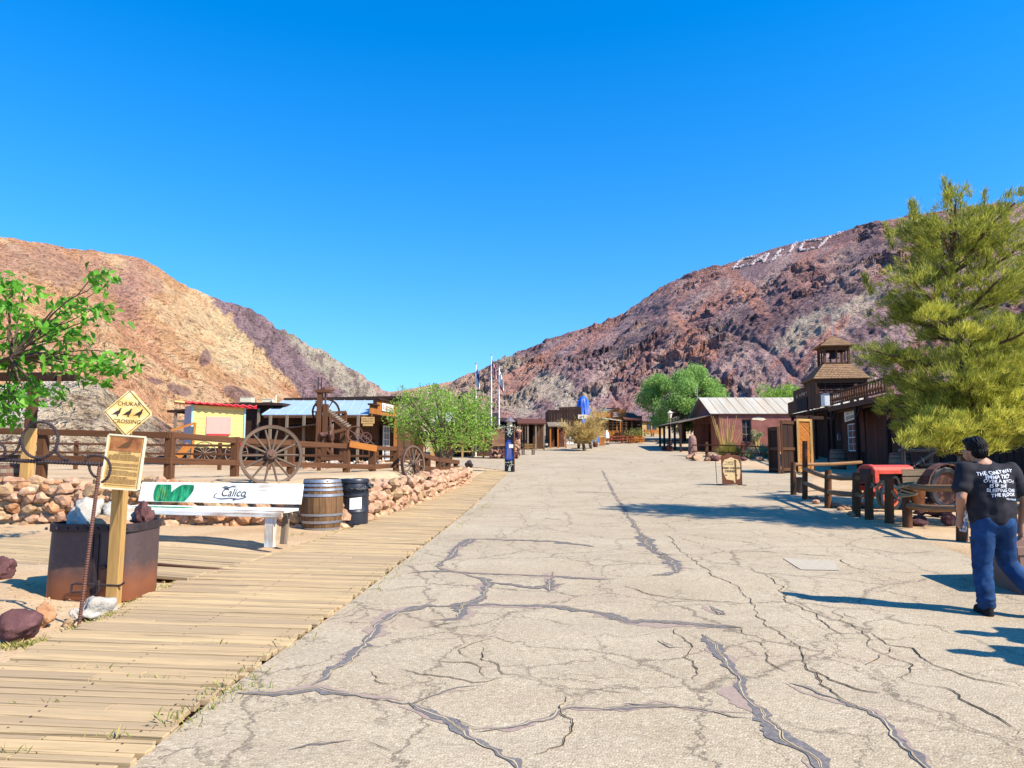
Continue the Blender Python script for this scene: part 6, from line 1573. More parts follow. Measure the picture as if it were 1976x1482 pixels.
lt = MB(); text(lt, 'Calico', .13, FS @ Matrix.Translation((-.06, .27, .027)), ext=.001); scribble(lt, FS @ Matrix.Translation((0, 0, .026)), -.3, .1, .16, .05, 10, .002); text(lt, 'FRIED CHICKEN', .098, FS @ Matrix.Translation((0, .045, .0315)), ext=.001, off=.002); text(lt, 'DINNER', .12, FS @ Matrix.Translation((-.05, -.075, .0315)), ext=.001, off=.002)
for x in (-.22, .2): lt.prism([(x - .05, -.2), (x - .02, -.24), (x + .02, -.24), (x + .05, -.19), (x + .02, -.21), (x - .01, -.2)], FS @ Matrix.Translation((0, 0, .026)), .006)
lt.build('lettering', M_INK, bo_)
for x in (-.55, .40):
    q0, q1 = b + Vector((x, .02, .02)), b + Vector((x + (-.03 if x < 0 else 0), .06, 1.0)); m = MB(); m.tube([q0, q1], .012, 6); m.tube([q0 + Vector((-.12, .12, 0)), q0 + Vector((.12, -.14, 0))], .016, 6); m.build('stand', M_IRON, t)
m = MB(); m.tube([b + Vector((-.55, .03, .05)), b + Vector((.4, .03, .05))], .012, 6); m.build('stand', M_IRON, t)

# ------------------------------------------------------------------ trees in the middle distance
def blobtree(label, base, trunk_h, clumps, mat, per, ls, name='leafy_tree', droop=.4, bark=M_BARK, wide=.45, tr=.18, rad_noise=.35, up=0.0):
    t = thing(name, label, 'tree', base); base = Vector(base); hub = base + Vector((0, 0, trunk_h)); limbs = [(sag(base - Vector((0, 0, .1)), hub, .05), tr, tr * .7)]
    C = []; D = []
    for c, r_ in clumps:
        c = Vector(c); limbs.append((sag(hub, c, .07, 6, .03), tr * .35, tr * .06)); n = int(per * r_ * r_)
        d = nrng.normal(size=(n, 3)); d /= np.linalg.norm(d, axis=1, keepdims=True); k = nrng.uniform(.25, 1.0, (n, 1)) ** .5
        k = k * (1 + rad_noise * nrng.normal(size=(n, 1)) * .5); p = np.array(c) + d * k * r_ * np.array([1, 1, .82]); C.append(p)
        q = d * .6 + nrng.normal(size=(n, 3)) * .55; q[:, 2] += -droop + up; D.append(q)
    tree_limbs(t, limbs, bark); C = np.concatenate(C); leaves('crown', C, nrng.uniform(.6, 1.3, len(C)) * ls, np.concatenate(D), mat, t, wide, .15)
    return t
r4 = random.Random(11); cl = []
c0 = Vector((19.0, 79, 0)); 
for k in range(54):
    a = r4.uniform(0, 2 * PI); zz = r4.uniform(-.85, 1); q = math.sqrt(max(0, 1 - zz * zz * .9)); rr = r4.uniform(.72, .98)
    cl.append(((c0.x + math.cos(a) * q * 4.6 * rr, c0.y + math.sin(a) * q * 4.2 * rr, 6.9 + zz * (3.9 if zz > 0 else 3.6) * rr), r4.uniform(.75, 1.2)))
blobtree('big rounded green pepper tree behind the red plaster store', (c0.x, c0.y, zg(79)), 3.0, cl, M_PEPP, 1000, .24, droop=.9, wide=.35, tr=.35)
cl = [((28.5 + r4.gauss(0, 1.2), 74 + r4.gauss(0, 1), 7.2 + r4.gauss(0, .75)), r4.uniform(.6, 1.0)) for _ in range(16)]
blobtree('small light green tree behind the metal roof, left of the bell tower', (28.5, 74, zg(74)), 3.2, cl, M_PALO, 420, .22, droop=.2, up=.5, tr=.16)
def pxc(L, Y, dy, s=1.0): return [((lambda p: (p.x, p.y, p.z))(P(u, v, Y + r4.uniform(-dy, dy))), r_ * s) for u, v, r_ in L]
Lp = [(780, 790, .8), (765, 805, .6), (800, 775, .75), (830, 765, .7), (850, 780, .9), (800, 810, .9), (790, 835, .7), (830, 820, 1.0), (860, 810, 1.0), (880, 790, .8), (900, 800, .8), (920, 800, .7), (935, 820, .7), (900, 830, .9), (870, 845, .8), (840, 850, .7), (930, 845, .65), (815, 850, .55), (785, 770, .45), (775, 755, .28), (838, 752, .35), (860, 770, .6), (915, 770, .6), (930, 785, .6), (905, 775, .5), (945, 835, .4), (890, 855, .5), (770, 825, .4), (925, 860, .45)]
bt = G(862, 889); t = blobtree('bright green feathery tree in the yard at the end of the left fence', (P(855, 880, 32).x, 32, gz(-3.1, 32)), 1.2, pxc(Lp, 32, 1.3, .9), M_PALO, 950, .15, droop=.0, up=.4, tr=.22, wide=.3)
t['category'] = 'tree'
m = MB(); q_ = Vector((P(855, 880, 32).x, 32, gz(-3.1, 32))); 
for dx, dz in ((.45, 1.4), (-.35, 1.5), (.2, 1.6)): m.tube([q_ + Vector((dx * .3, 0, -.1)), q_ + Vector((dx * .7, .1, .7)), q_ + Vector((dx * 1.5, 0, dz))], [.17, .12, .08], 8)
m.build('trunk', M_BARK, t, smooth=True)
# ------------------------------------------------------------------ the walking person
def cap(mb, a, b, ra, rb, sx=1.0, n=14):
    """closed tapered capsule, flattened by sx front to back"""
    a, b = Vector(a), Vector(b); d = (b - a); L = d.length; d = d / L; o = len(mb.v); rings = []
    for k in range(5): f = PI / 2 * (1 - k / 4 * .98); rings.append((-ra * math.sin(f), ra * math.cos(f)))
    for k in range(5): f = PI / 2 * (k / 4) * .98; rings.append((L + rb * math.sin(f), rb * math.cos(f)))
    x, z = _frame(d, Vector((0, 1, 0)))
    for s, r_ in rings:
        for k in range(n):
            t_ = 2 * PI * k / n; v = x * math.cos(t_) + z * math.sin(t_); v.y *= sx; mb.v.append(a + d * s + v * r_)
    m_ = len(rings)
    for i in range(m_ - 1):
        for k in range(n): q = (k + 1) % n; mb.face((o + i * n + k, o + i * n + q, o + (i + 1) * n + q, o + (i + 1) * n + k))
    mb.face(tuple(o + k for k in reversed(range(n)))); mb.face(tuple(o + (m_ - 1) * n + k for k in range(n)))
def ell(mb, c, r_): mb.raw([Vector(c) + Vector((p.x * r_[0], p.y * r_[1], p.z * r_[2])) for p in ICO[3][0]], ICO[3][1])
def remesh(mb, name, mat, parent, vox, it=6, wrinkle=None):
    o = mb.build(name, mat, parent); r_ = o.modifiers.new('r', 'REMESH'); r_.mode = 'VOXEL'; r_.voxel_size = vox
    s_ = o.modifiers.new('s', 'SMOOTH'); s_.iterations = it; s_.factor = .5
    bpy.context.view_layer.update(); me = bpy.data.meshes.new_from_object(o.evaluated_get(bpy.context.evaluated_depsgraph_get()))
    o.modifiers.clear(); o.data = me; me.materials.clear(); me.materials.append(mat)
    if wrinkle:
        for v in me.vertices: v.co += v.normal * wrinkle(v.co)
    me.polygons.foreach_set('use_smooth', [True] * len(me.polygons)); me.update(); return o
M_SKIN = plain('skin', (.40, .20, .125), .55, 0, .08, 20, .06)
M_HAIR = plain('black_hair', (.004, .004, .005), .6, 0, .4, 60, .4, .01, .15)
def cloth(name, c, sc_=9, var=.3, weave=400):
    k = NT(name); v = k.coord('Object'); f = k.noise(v, sc_, 5, .65)
    return k.fin(k.ramp(f, [(.3, mul(c, 1 - var)), (.7, mul(c, 1 + var))]), .85, 0, k.bump(k.noise(v, weave, 2), .2, .001), .15)
M_TEE = cloth('black_cotton', (.022, .021, .026)); M_JEAN = cloth('blue_denim', (.014, .045, .125), 6, .5); M_SHOE = cloth('black_shoe', (.012, .012, .014)); M_PRINT = plain('white_print', (.72, .73, .78), .8, 0, .15, 30, .1)
def fingers(mb, base, dirn, side, curl, L=(.07, .078, .073, .058), r_=.0088):
    """four fingers: base is the knuckle line centre, dirn the pointing direction, side across the knuckles, curl the inward direction"""
    for k in range(4):
        p = base + side * (k - 1.5) * .0195; a = 0
        for j, f in enumerate((.45, .32, .23)):
            a += (.35, .75, .6)[j] * fingers.bend; d = (dirn * math.cos(a) + curl * math.sin(a)).normalized(); q = p + d * L[k] * f; cap(mb, p, q, r_ * (1 - .08 * j), r_ * (.93 - .08 * j), n=8); p = q
def person():
    t = thing('person', 'person with short black hair, black lettered T-shirt and blue jeans walking away with a bottle', 'person', (0, 0, 0)); V = Vector
    hip = V((.115, 0, .93)); chest = V((.10, .01, 1.30)); nk = V((.065, .02, 1.475)); hd = V((.02, .05, 1.60))
    lsh, rsh = V((-.115, .0, 1.405)), V((.315, .0, 1.40)); lel, rel = V((-.20, -.06, 1.14)), V((.40, -.06, 1.11)); lwr, rwr = V((-.125, .12, .945)), V((.405, .04, .885))
    lk, la = V((.005, .03, .49)), V((.005, -.01, .10)); rk, ra = V((.275, .10, .50)), V((.43, -.12, .17))
    b = MB()
    ell(b, hd + V((0, .005, .02)), (.078, .096, .105)); ell(b, hd + V((-.028, .055, -.045)), (.055, .055, .06))      # skull and jaw, turned to the left
    ell(b, hd + V((-.055, .098, -.012)), (.014, .018, .022)); ell(b, hd + V((-.048, .100, -.06)), (.026, .012, .008)); ell(b, hd + V((-.02, .09, .03)), (.045, .02, .012))
    ell(b, hd + V((-.078, .012, -.008)), (.013, .020, .032)); ell(b, hd + V((.078, -.012, -.008)), (.013, .020, .032))
    cap(b, hd + V((.005, -.015, -.06)), nk - V((0, 0, .03)), .058, .066); cap(b, nk - V((0, .0, .05)), chest, .11, .15, .7); cap(b, chest, hip, .15, .15, .75)
    for sh, el_, wr in ((lsh, lel, lwr), (rsh, rel, rwr)): cap(b, nk - V((0, 0, .08)), sh, .07, .06); cap(b, sh, el_, .058, .045); cap(b, el_, el_.lerp(wr, .35), .046, .045); cap(b, el_.lerp(wr, .35), wr, .045, .028)
    for h, k_, a_ in ((hip + V((-.09, 0, -.03)), lk, la), (hip + V((.09, 0, -.03)), rk, ra)): cap(b, h, k_, .095, .062); cap(b, k_, a_, .058, .04)
    dl = V((.03, .30, -.95)).normalized(); pl = lwr + dl * .05; cap(b, lwr, pl + dl * .035, .030, .036, 1); 
    fingers.bend = 1.25; fingers(b, pl + dl * .05 + V((-.012, 0, 0)), dl, V((0, .95, .30)), V((1, 0, 0))); cap(b, lwr + dl * .03 + V((0, .02, .01)), lwr + dl * .075 + V((.03, .045, .0)), .013, .011, n=8); cap(b, lwr + dl * .075 + V((.03, .045, 0)), lwr + dl * .105 + V((.055, .045, .0)), .011, .009, n=8)
    dr = V((.0, .12, -1)).normalized(); pr_ = rwr + dr * .05; cap(b, rwr, pr_ + dr * .04, .030, .037, 1)
    fingers.bend = .55; fingers(b, pr_ + dr * .06, dr, V((0, -1, 0)), V((-1, .1, 0))); cap(b, rwr + dr * .03 + V((-.01, .03, 0)), rwr + dr * .08 + V((-.025, .055, 0)), .013, .011, n=8); cap(b, rwr + dr * .08 + V((-.025, .055, 0)), rwr + dr * .115 + V((-.035, .06, 0)), .011, .009, n=8)
    body = remesh(b, 'body', M_SKIN, t, .0062, 4)
    h = MB(); ell(h, hd + V((.006, -.012, .042)), (.091, .106, .098)); ell(h, hd + V((.010, -.055, -.015)), (.078, .062, .075)); ell(h, hd + V((-.015, .06, .085)), (.07, .05, .045)); cap(h, hd + V((-.07, -.01, .03)), hd + V((-.077, .015, -.0)), .022, .012); cap(h, hd + V((.075, -.02, .03)), hd + V((.078, .0, -.01)), .02, .012)
    remesh(h, 'hair', M_HAIR, t, .008, 3, lambda c: .004 * math.sin(c.x * 240 + 3 * math.sin(c.z * 60)) + .003 * mnoise.noise(c * 60))
    s = MB(); bl_ = hip + V((.0, -.005, -.015))
    cap(s, V((nk.x - .07, .015, 1.425)), V((nk.x + .08, .015, 1.425)), .072, .072, 1.0); cap(s, lsh + V((.03, 0, -.02)), rsh + V((-.03, 0, -.02)), .098, .098, 1.0)
    cap(s, chest + V((-.085, -.015, -.01)), hip + V((-.075, -.01, .0)), .145, .14, .88); cap(s, chest + V((.085, -.015, -.01)), hip + V((.075, -.01, .0)), .145, .14, .88); cap(s, chest + V((0, -.02, .0)), hip + V((0, -.015, .02)), .165, .155, .95)
    for sh, el_ in ((lsh, lel), (rsh, rel)): cap(s, sh, sh.lerp(el_, .60) + V((0, .01, 0)), .088, .094, 1.0)
    tee = remesh(s, 'tshirt', M_TEE, t, .012, 7, lambda c: .014 * mnoise.noise(V((c.x * 5 + c.z * 3, c.y * 4, c.z * 10 - c.x * 7))) + .010 * mnoise.noise(V((c.x * 14 - c.z * 9, c.y * 9, c.z * 16 + 4))))
    # flatten the hem and keep the cuffs open-looking
    for v in tee.data.vertices:
        zm = .862 + .007 * math.sin(v.co.x * 14)
        if v.co.z < zm and abs(v.co.x - .115) < .25: v.co.z = zm + (v.co.z - zm) * .12
    tee.data.update()
    bv = BVHTree.FromPolygons([tuple(v.co) for v in tee.data.vertices], [tuple(p.vertices) for p in tee.data.polygons])
    lt = MB()
    for k, (ln_, x0, sz, rot) in enumerate((('THE ONLY WAY', .105, .050, .10), ('IMMA TRIP', .115, .054, .06), ('OVER A BITCH', .125, .048, -.01), ('IS IF SHE', .105, .048, -.02), ('SLEEPING ON', .135, .048, .0), ('THE FLOOR', .150, .048, .05))):
        Vt, Fs = textgeo(ln_, sz * .92, off=.0009, shear=.1); zc = 1.385 - .043 * k; out = []
        for v in Vt:
            x = x0 + v.x * math.cos(rot) - v.y * math.sin(rot); z = zc + v.x * math.sin(rot) + v.y * 1.02 * math.cos(rot) + .004 * math.sin(v.x * 60 + k)
            hit = bv.ray_cast(V((x, -1, z)), V((0, 1, 0)))[0]; out.append((x, (hit.y if hit else -.15) - .0035, z))
        lt.raw(out, Fs)
    pts = []
    for k in range(30):
        x = .165 + .12 * k / 29; z = 1.132 + .009 * math.sin(k * 1.7) - .012 * k / 29; hit = bv.ray_cast(V((x, -1, z)), V((0, 1, 0)))[0]; pts.append(V((x, (hit.y if hit else -.15) - .003, z)))
    lt.tube(pts, .0035, 5); lt.build('lettering', M_PRINT, tee)
    j = MB(); cap(j, hip + V((-.06, -.01, -.02)), hip + V((.06, -.01, -.02)), .135, .135, 1.0)
    for hx, k_, a_, r1 in ((-.085, lk, la, .075), (.085, rk, ra, .078)):
        cap(j, hip + V((hx, -.01, -.04)), k_ + V((0, 0, .0)), .122, .088, 1.0); cap(j, k_, a_ + V((0, -.0, .02)), .088, .082, 1.0)
        for q_ in (.03, .07): ell(j, a_ + V((0, 0, q_)), (.086, .09, .022))
    remesh(j, 'jeans', M_JEAN, t, .012, 5, lambda c: .007 * mnoise.noise(V((c.x * 7, c.y * 7, c.z * 9 + c.x * 9))) + .008 * mnoise.noise(V((c.x * 6 + c.z * 7, c.y * 6, c.z * 26 - c.x * 18))) * (1.4 if c.z < .35 else .8))
    for a_, nm in ((la, 0), (ra, 1)):
        s = MB(); k_ = a_.z - .10; d = V((.05, 1, 0 if nm == 0 else .55)).normalized() if nm == 0 else V((.15, .8, -.55)).normalized(); upz = V((0, 0, 1))
        hl_ = a_ + V((0, -.03, -.058)); cap(s, hl_, hl_ + d * .20, .045, .040, 1.0); cap(s, a_ + V((0, -.02, -.01)), a_ + d * .06 + V((0, 0, -.03)), .052, .045)
        for q_ in (0, .07, .14, .20): ell(s, hl_ + d * q_ + V((0, 0, -.026)), (.048, .05, .016))
        remesh(s, 'shoe', M_SHOE, t, .009, 3)
    return t, lwr + dl * .085 + V((.028, .0, 0)), dl
per, hand, dl = person()
pf = G(1903, 1188); place(per, (pf.x, pf.y, pf.z), R(-4))
Mh = Matrix.Translation((pf.x, pf.y, pf.z)) @ Matrix.Rotation(R(-4), 4, 'Z'); hc = Mh @ hand
def plastic():
    k = NT('clear_plastic'); g = k.n('ShaderNodeBsdfGlass', Roughness=.03, IOR=1.25); g.inputs['Color'].default_value = (.92, .95, 1, 1); d = k.n('ShaderNodeBsdfDiffuse'); d.inputs[0].default_value = (.8, .85, .92, 1); x = k.n('ShaderNodeMixShader'); x.inputs[0].default_value = .35; k.l(g.outputs[0], x.inputs[1]); k.l(d.outputs[0], x.inputs[2]); k.l(x.outputs[0], k.out.inputs[0]); return k.m
t = thing('water_bottle', 'clear plastic water bottle in the left hand of the walking person', 'bottle', hc)
Bm = Matrix.Translation(hc + Vector((0, .0, -.075))) @ Matrix.Rotation(R(14), 4, 'Y'); m = MB(); m.lathe([(.0, 0), (.026, .0), (.031, .008), (.0315, .04), (.029, .05), (.0315, .06), (.0315, .10), (.029, .11), (.031, .12), (.026, .15), (.0125, .175), (.0125, .19)], 20, Bm, cap=False); m.build('body', plastic(), t, smooth=True)
m = MB(); m.lathe([(.0, .188), (.0145, .188), (.0145, .208), (.0, .208)], 14, Bm, cap=False); m.build('cap', M_WHITE, t)
m = MB(); m.lathe([(.0322, .062), (.0322, .098)], 20, Bm, cap=False); m.build('label_band', plain('blue_label', (.25, .40, .70), .4), t)

# two more visitors stand just outside the view on the right; their heads' shadows fall on the road edge
M_TEE2 = cloth('olive_cotton', (.10, .11, .05)); M_TEE3 = cloth('plum_cotton', (.16, .03, .06))
for (u, v), mt, lab in (((1886, 1224), M_TEE2, 'person in an olive shirt standing just beyond the right edge of the view'), ((1876, 1262), M_TEE3, 'person in a plum shirt standing nearest the camera beyond the right edge of the view')):
    g = G(u, v); c_ = copytree(per); k = 1.68 / math.tan(SUN_EL); hv = Vector((SUN_DIR.x, SUN_DIR.y, 0)).normalized() * k; place(c_, (g.x + hv.x, g.y + hv.y, 0), R(70), lab)
    for ch in c_.children_recursive:
        if ch.name.startswith('tshirt'): ch.material_slots[0].link = 'OBJECT'; ch.material_slots[0].material = mt
        if ch.name.startswith('lettering'): bpy.data.objects.remove(ch)
# ------------------------------------------------------------------ the yard on the left
def PX(u, Y): return (u - CX) / FPX * Y * 0.9956 if False else P(u, 870, Y).x
def PZ(v, Y): return P(988, v, Y).z
M_YEL = plain('pale_yellow_paint', (.60, .50, .17), .7, 0, .08, 6, .08)
M_REDROOF = plain('bright_red_paint', (.62, .02, .035), .5, 0, .1, 5, .1)
M_PINK = plain('pink_panel', (.58, .30, .25), .6, 0, .06, 6, .05)
M_LAV = plain('lavender_door', (.33, .32, .42), .6, 0, .1, 6, .05)
M_TEAL = plain('teal_trim', (.30, .48, .46), .6, 0, .1, 6, .05)
Y = 33.0; yz = gz(-15, 33)
xa, xb = PX(371, Y), PX(465, Y); zt0, zt1, zb = PZ(781, Y), PZ(781, Y) - .06, PZ(860, Y); dp = 1.9
t = thing('show_wagon', 'pale yellow show wagon with a red roof and a pink hatch in the left yard', 'wagon', ((xa + xb) / 2, Y + dp / 2, yz))
m = MB(); z = zb; n = 9
for k in range(n):
    f0, f1 = k / n, (k + 1) / n
    m.beam((xa, Y, zb + (zt0 - zb) * (f0 + f1) / 2), (xb, Y, zb + (zt1 - zb) * (f0 + f1) / 2), .05, (zt0 - zb) / n - .012)
m.beam((xb, Y + .03, (zb + zt1) / 2), (xb, Y + dp, (zb + zt1) / 2), .05, zt1 - zb); m.beam((xa, Y + dp, (zb + zt0) / 2), (xb, Y + dp, (zb + zt1) / 2), .05, zt1 - zb); m.beam((xa, Y + dp / 2, zb - .05), (xb, Y + dp / 2, zb - .05), dp, .1)
m.build('body', M_YEL, t)
m = MB(); m.beam((xa - .02, Y + .03, (zb + zt0) / 2), (xa - .02, Y + dp, (zb + zt0) / 2), .05, zt0 - zb); m.build('end_wall', M_LAV, t)
m = MB(); m.box((xa - .06, Y - .03, (zb + zt0) / 2), (.10, .08, zt0 - zb)); m.box((xb + .03, Y - .03, (zb + zt1) / 2), (.08, .08, zt1 - zb)); m.build('corner_trim', M_TEAL, t)
m = MB(); m.slab([(xa - .5, Y - .35, zt0 + .14), (xb + .5, Y - .35, zt1 + .02), (xb + .5, Y + dp + .3, zt1 + .12), (xa - .5, Y + dp + .3, zt0 + .24)], .07)
k = xa - .45
while k < xb + .3: m.tube([(k, Y - .36, zt0 + .10 - (k - xa) * (zt0 - zt1) / (xb - xa)), (k + .16, Y - .38, zt0 + .03 - (k - xa) * (zt0 - zt1) / (xb - xa)), (k + .32, Y - .36, zt0 + .10 - (k - xa) * (zt0 - zt1) / (xb - xa))], .035, 6); k += .32
m.build('roof', M_REDROOF, t)
m = MB(); m.beam((xa - .9, Y - .2, zt0 + .12), (xa - .45, Y - .2, zt0 + .08), .3, .06); m.build('eave_tip', M_YEL, t)
x0, x1 = PX(394, Y), PX(440, Y); z0, z1 = PZ(837, Y), PZ(803, Y); m = MB(); m.box(((x0 + x1) / 2, Y - .05, (z0 + z1) / 2), (x1 - x0, .04, z1 - z0)); h_ = m.build('hatch', M_PINK, t); m = MB(); m.box(((x0 + x1) / 2, Y - .07, z0 - .03), (x1 - x0 - .1, .06, .07)); m.build('ledge', M_REDROOF, h_)
m = MB(); m.box((PX(461, Y), Y - .35, PZ(857, Y)), (.34, .3, .26)); m.build('red_box', M_REDROOF, t)
tmp = thing('show_wheel_source', '', '', (0, 0, 0)); wheel_parts(tmp, .54, 12, M_GREYW, M_RUST, thick=.6)
for u, yy in ((391, Y - .2), (452, Y - .1), (391, Y + dp)):
    for ch in list(tmp.children):
        c = ch.copy(); COL.objects.link(c)
        g = [x.copy() for x in ch.children]
        wl_ = None
        c.parent = t; c.location = Vector((PX(u, Y), yy, yz)) - Vector(t.location)
        for x in g: COL.objects.link(x); x.parent = c
for ch in list(tmp.children):
    for x in list(ch.children): bpy.data.objects.remove(x)
    bpy.data.objects.remove(ch)
bpy.data.objects.remove(tmp)
m = MB(); m.beam((xa - .1, Y - .3, yz + .0), (xa + .02, Y - .3, PZ(816, Y)), .1, .1); m.beam((xa - 1.0, Y - .3, PZ(832, Y)), (xa, Y - .3, PZ(817, Y)), .08, .1); m.beam((PX(342, Y), Y - .4, PZ(882, Y)), (PX(362, Y), Y - .4, PZ(858, Y)), .1, .3); m.build('hitch_frame', M_ORANGE, t)
rw = R(35); hx_, hy_ = (xb - xa) / 2, dp / 2; t.rotation_euler = (0, 0, rw); t.location = (xa + hx_ * math.cos(rw) - hy_ * math.sin(rw), Y + hx_ * math.sin(rw) + hy_ * math.cos(rw), yz)

# dark shed behind the wagon
t = thing('dark_shed', 'long black boarded shed with a low flat roof behind the yellow wagon', 'shed', (PX(440, 40), 42, .95)); z1 = PZ(778, 40)
m = MB(); boards(m, (PX(372, 40), 40), (PX(545, 40), 40), .9, z1, .3); boards(m, (PX(330, 40), 41.5), (PX(372, 40), 41.5), .9, z1 - .3, .3); boards(m, (PX(330, 40), 46), (PX(330, 40), 41.5), .9, z1 - .3, .3); m.build('wall', M_DARK, t)
m = MB(); m.slab([(PX(465, 40), 39.5, z1 + .02), (PX(548, 40), 39.5, z1 - .02), (PX(548, 40), 46, z1 + .1), (PX(465, 40), 46, z1 + .12)], .14); m.slab([(PX(325, 40), 39.6, z1 - .42), (PX(464, 40), 39.6, z1 - .1), (PX(464, 40), 46, z1 - .05), (PX(325, 40), 46, z1 - .35)], .12); m.build('roof', M_DARK, t)
m = MB(); m.beam((PX(332, 40), 40.6, PZ(812, 40)), (PX(362, 40), 40.6, PZ(811, 40)), .5, .1); m.build('shelf', M_CREAM, t)
for u in (336, 364, 497): m = MB(); m.beam((PX(u, 39.8), 39.8, .9), (PX(u, 39.8), 39.8, z1 - .3), .13, .13); m.build('post', M_GREYW, t)
m = MB(); m.tube([(PX(529, 41), 41, z1), (PX(529, 41), 41, z1 + .55)], .05, 8); m.build('vent_pipe', M_CREAM, t)
for u, w_, h, lab in ((474, .66, .28, 'larger pale cooler box on the roof of the black shed'), (515, .6, .18, 'smaller pale cooler box on the roof of the black shed near the vent pipe')):
    m = MB(); m.box((PX(u, 41.5), 41.5, z1 + .13 + h / 2), (w_, .6, h)); m.box((PX(u, 41.5), 41.5, z1 + .145 + h), (w_ * 1.06, .64, .03)); tag(m.build('roof_cooler', M_CREAM, bevel=.01), lab, 'air cooler')

# metal roofed store with the orange false front
gx0, gx1 = PX(503, 38), PX(712, 38); ez, rz_ = PZ(800, 38), PZ(772, 42.5)
t = thing('yard_store', 'brown boarded store with a pale blue metal roof and an orange stepped false front', 'building', ((gx0 + gx1) / 2, 42, .95))
m = MB(); metal_roof(m, [(gx0, 38, ez), (gx1 + .0, 38, ez), (PX(722, 42.5), 42.5, rz_), (PX(545, 42.5), 42.5, rz_)], .04, .6); m.build('roof', M_BLUEM, t)
m = MB(); boards(m, (PX(545, 42.6), 42.6), (-7.0, 42.6), .9, rz_ + .05, .3); boards(m, (PX(515, 38), 39.6), (gx1, 39.6), 2.2, ez, .3); boards(m, (PX(515, 38), 40.4), (gx1, 40.4), .9, 2.4, .3); boards(m, (gx1, 39.6), (-6.55, 50), .9, 3.65, .25); boards(m, (PX(500, 42), 50), (PX(500, 42), 42.6), .9, rz_, .3); m.build('wall', M_OLD, t)
m = MB(); m.slab([(PX(545, 42.5), 42.4, rz_ + .12), (-6.6, 42.4, PZ(764, 42.5)), (-6.6, 51, 5.4), (PX(545, 42.5), 51, rz_ + .3)], .16); m.build('upper_roof', M_DARK, t)
m = MB(); m.slab([(PX(535, 37), 37.2, PZ(828, 37)), (PX(608, 37), 37.2, PZ(818, 37)), (PX(608, 39), 39.4, PZ(812, 37)), (PX(535, 39), 39.4, PZ(818, 37))], .05); m.build('lean_to_roof', M_DARK, t)
for u in (520, 552, 585, 640, 690): m = MB(); m.beam((PX(u, 37.9), 37.9, .9), (PX(u, 37.9), 37.9, ez - .05), .13, .13); m.build('porch_post', M_GREYW, t)
m = MB(); m.beam((gx0 + .1, 38.05, ez - .1), (gx1, 38.05, ez - .1), .1, .14); m.beam((PX(540, 38), 38.1, 1.95), (PX(640, 38), 38.1, 1.95), .4, .08); m.build('porch_beam', M_OLD, t)
A_, B_ = Vector((-7.62, 38.0, 0)), Vector((-6.95, 43.0, 0)); FDl = (B_ - A_).normalized(); FR = Vector((FDl.y, -FDl.x, 0))
def sp(f, z, o=0): p = A_.lerp(B_, f) + FR * o; p.z = z; return p
m = MB(); boards(m, sp(0, 0), sp(.22, 0), 3.6, 4.05, .26, .05); boards(m, sp(.22, 0), sp(1, 0), 3.6, lambda f: 4.42 - .0 * f, .26, .05); ff = m.build('false_front', M_ORANGE, t)
m = MB(); m.beam(sp(-.02, 4.09, .04), sp(.23, 4.09, .04), .26, .09); m.beam(sp(.2, 4.47, .04), sp(1.02, 4.47, .04), .26, .1); m.slab([sp(-.05, 3.56, .0), sp(1.05, 3.56, 0), sp(1.05, 3.40, 1.5), sp(-.05, 3.40, 1.5)][::-1], .06); m.beam(sp(.2, 3.6, -.06), sp(.2, 4.45, -.06), .18, .12); m.build('cornice', M_DARK, ff)
fm = facing(sp(.58, 4.08, .06), FDl, (0, 0, 1)); m = MB(); m.prism([(-1.05, -.24), (1.05, -.24), (1.05, .2), (-1.05, .2)], fm, .03); sb = m.build('sign_board', M_WHITE, ff); lt = MB(); scribble(lt, fm @ Matrix.Translation((0, 0, .03)), -.95, .95, -.15, .26, 8, .01); lt.build('lettering', M_REDP, sb)
for f in (.05, .38, .7, 1.0): p = sp(f, 0, 1.35); m = MB(); m.beam((p.x, p.y, .9), (p.x, p.y, 3.4), .14, .14); m.build('porch_post', M_ORANGE if f < .1 else M_OLD, t)  # first post in orange boards to look sunlit beside the dark ones
window(t, sp(.55, 2.05, .06), FDl, 1.1, 1.9, 4, 5, M_WHITE, .05, .05)
p = Vector((PX(709, 37), 37.0, 0)); fm = facing(Vector((p.x, 37.0, PZ(812, 37))), (1, .15, 0), (0, 0, 1)); m = MB(); m.prism([(-.34, -.14), (.34, -.14), (.34, .2), (-.34, .2)], fm, .04); m.prism([(-.26, -.27), (.26, -.27), (.26, -.16), (-.26, -.16)], fm, .03)
for x in (-.2, .2): m.beam(fm @ Vector((x, .2, .02)), fm @ Vector((x, .36, .02)), .02, .02)
hs_ = m.build('hanging_sign', M_TANW, t); lt = MB(); scribble(lt, fm @ Matrix.Translation((0, 0, .04)), -.28, .28, .07, .07, 10, .004); scribble(lt, fm @ Matrix.Translation((0, 0, .04)), -.28, .28, -.06, .07, 10, .004); lt.build('lettering', M_INK, hs_)
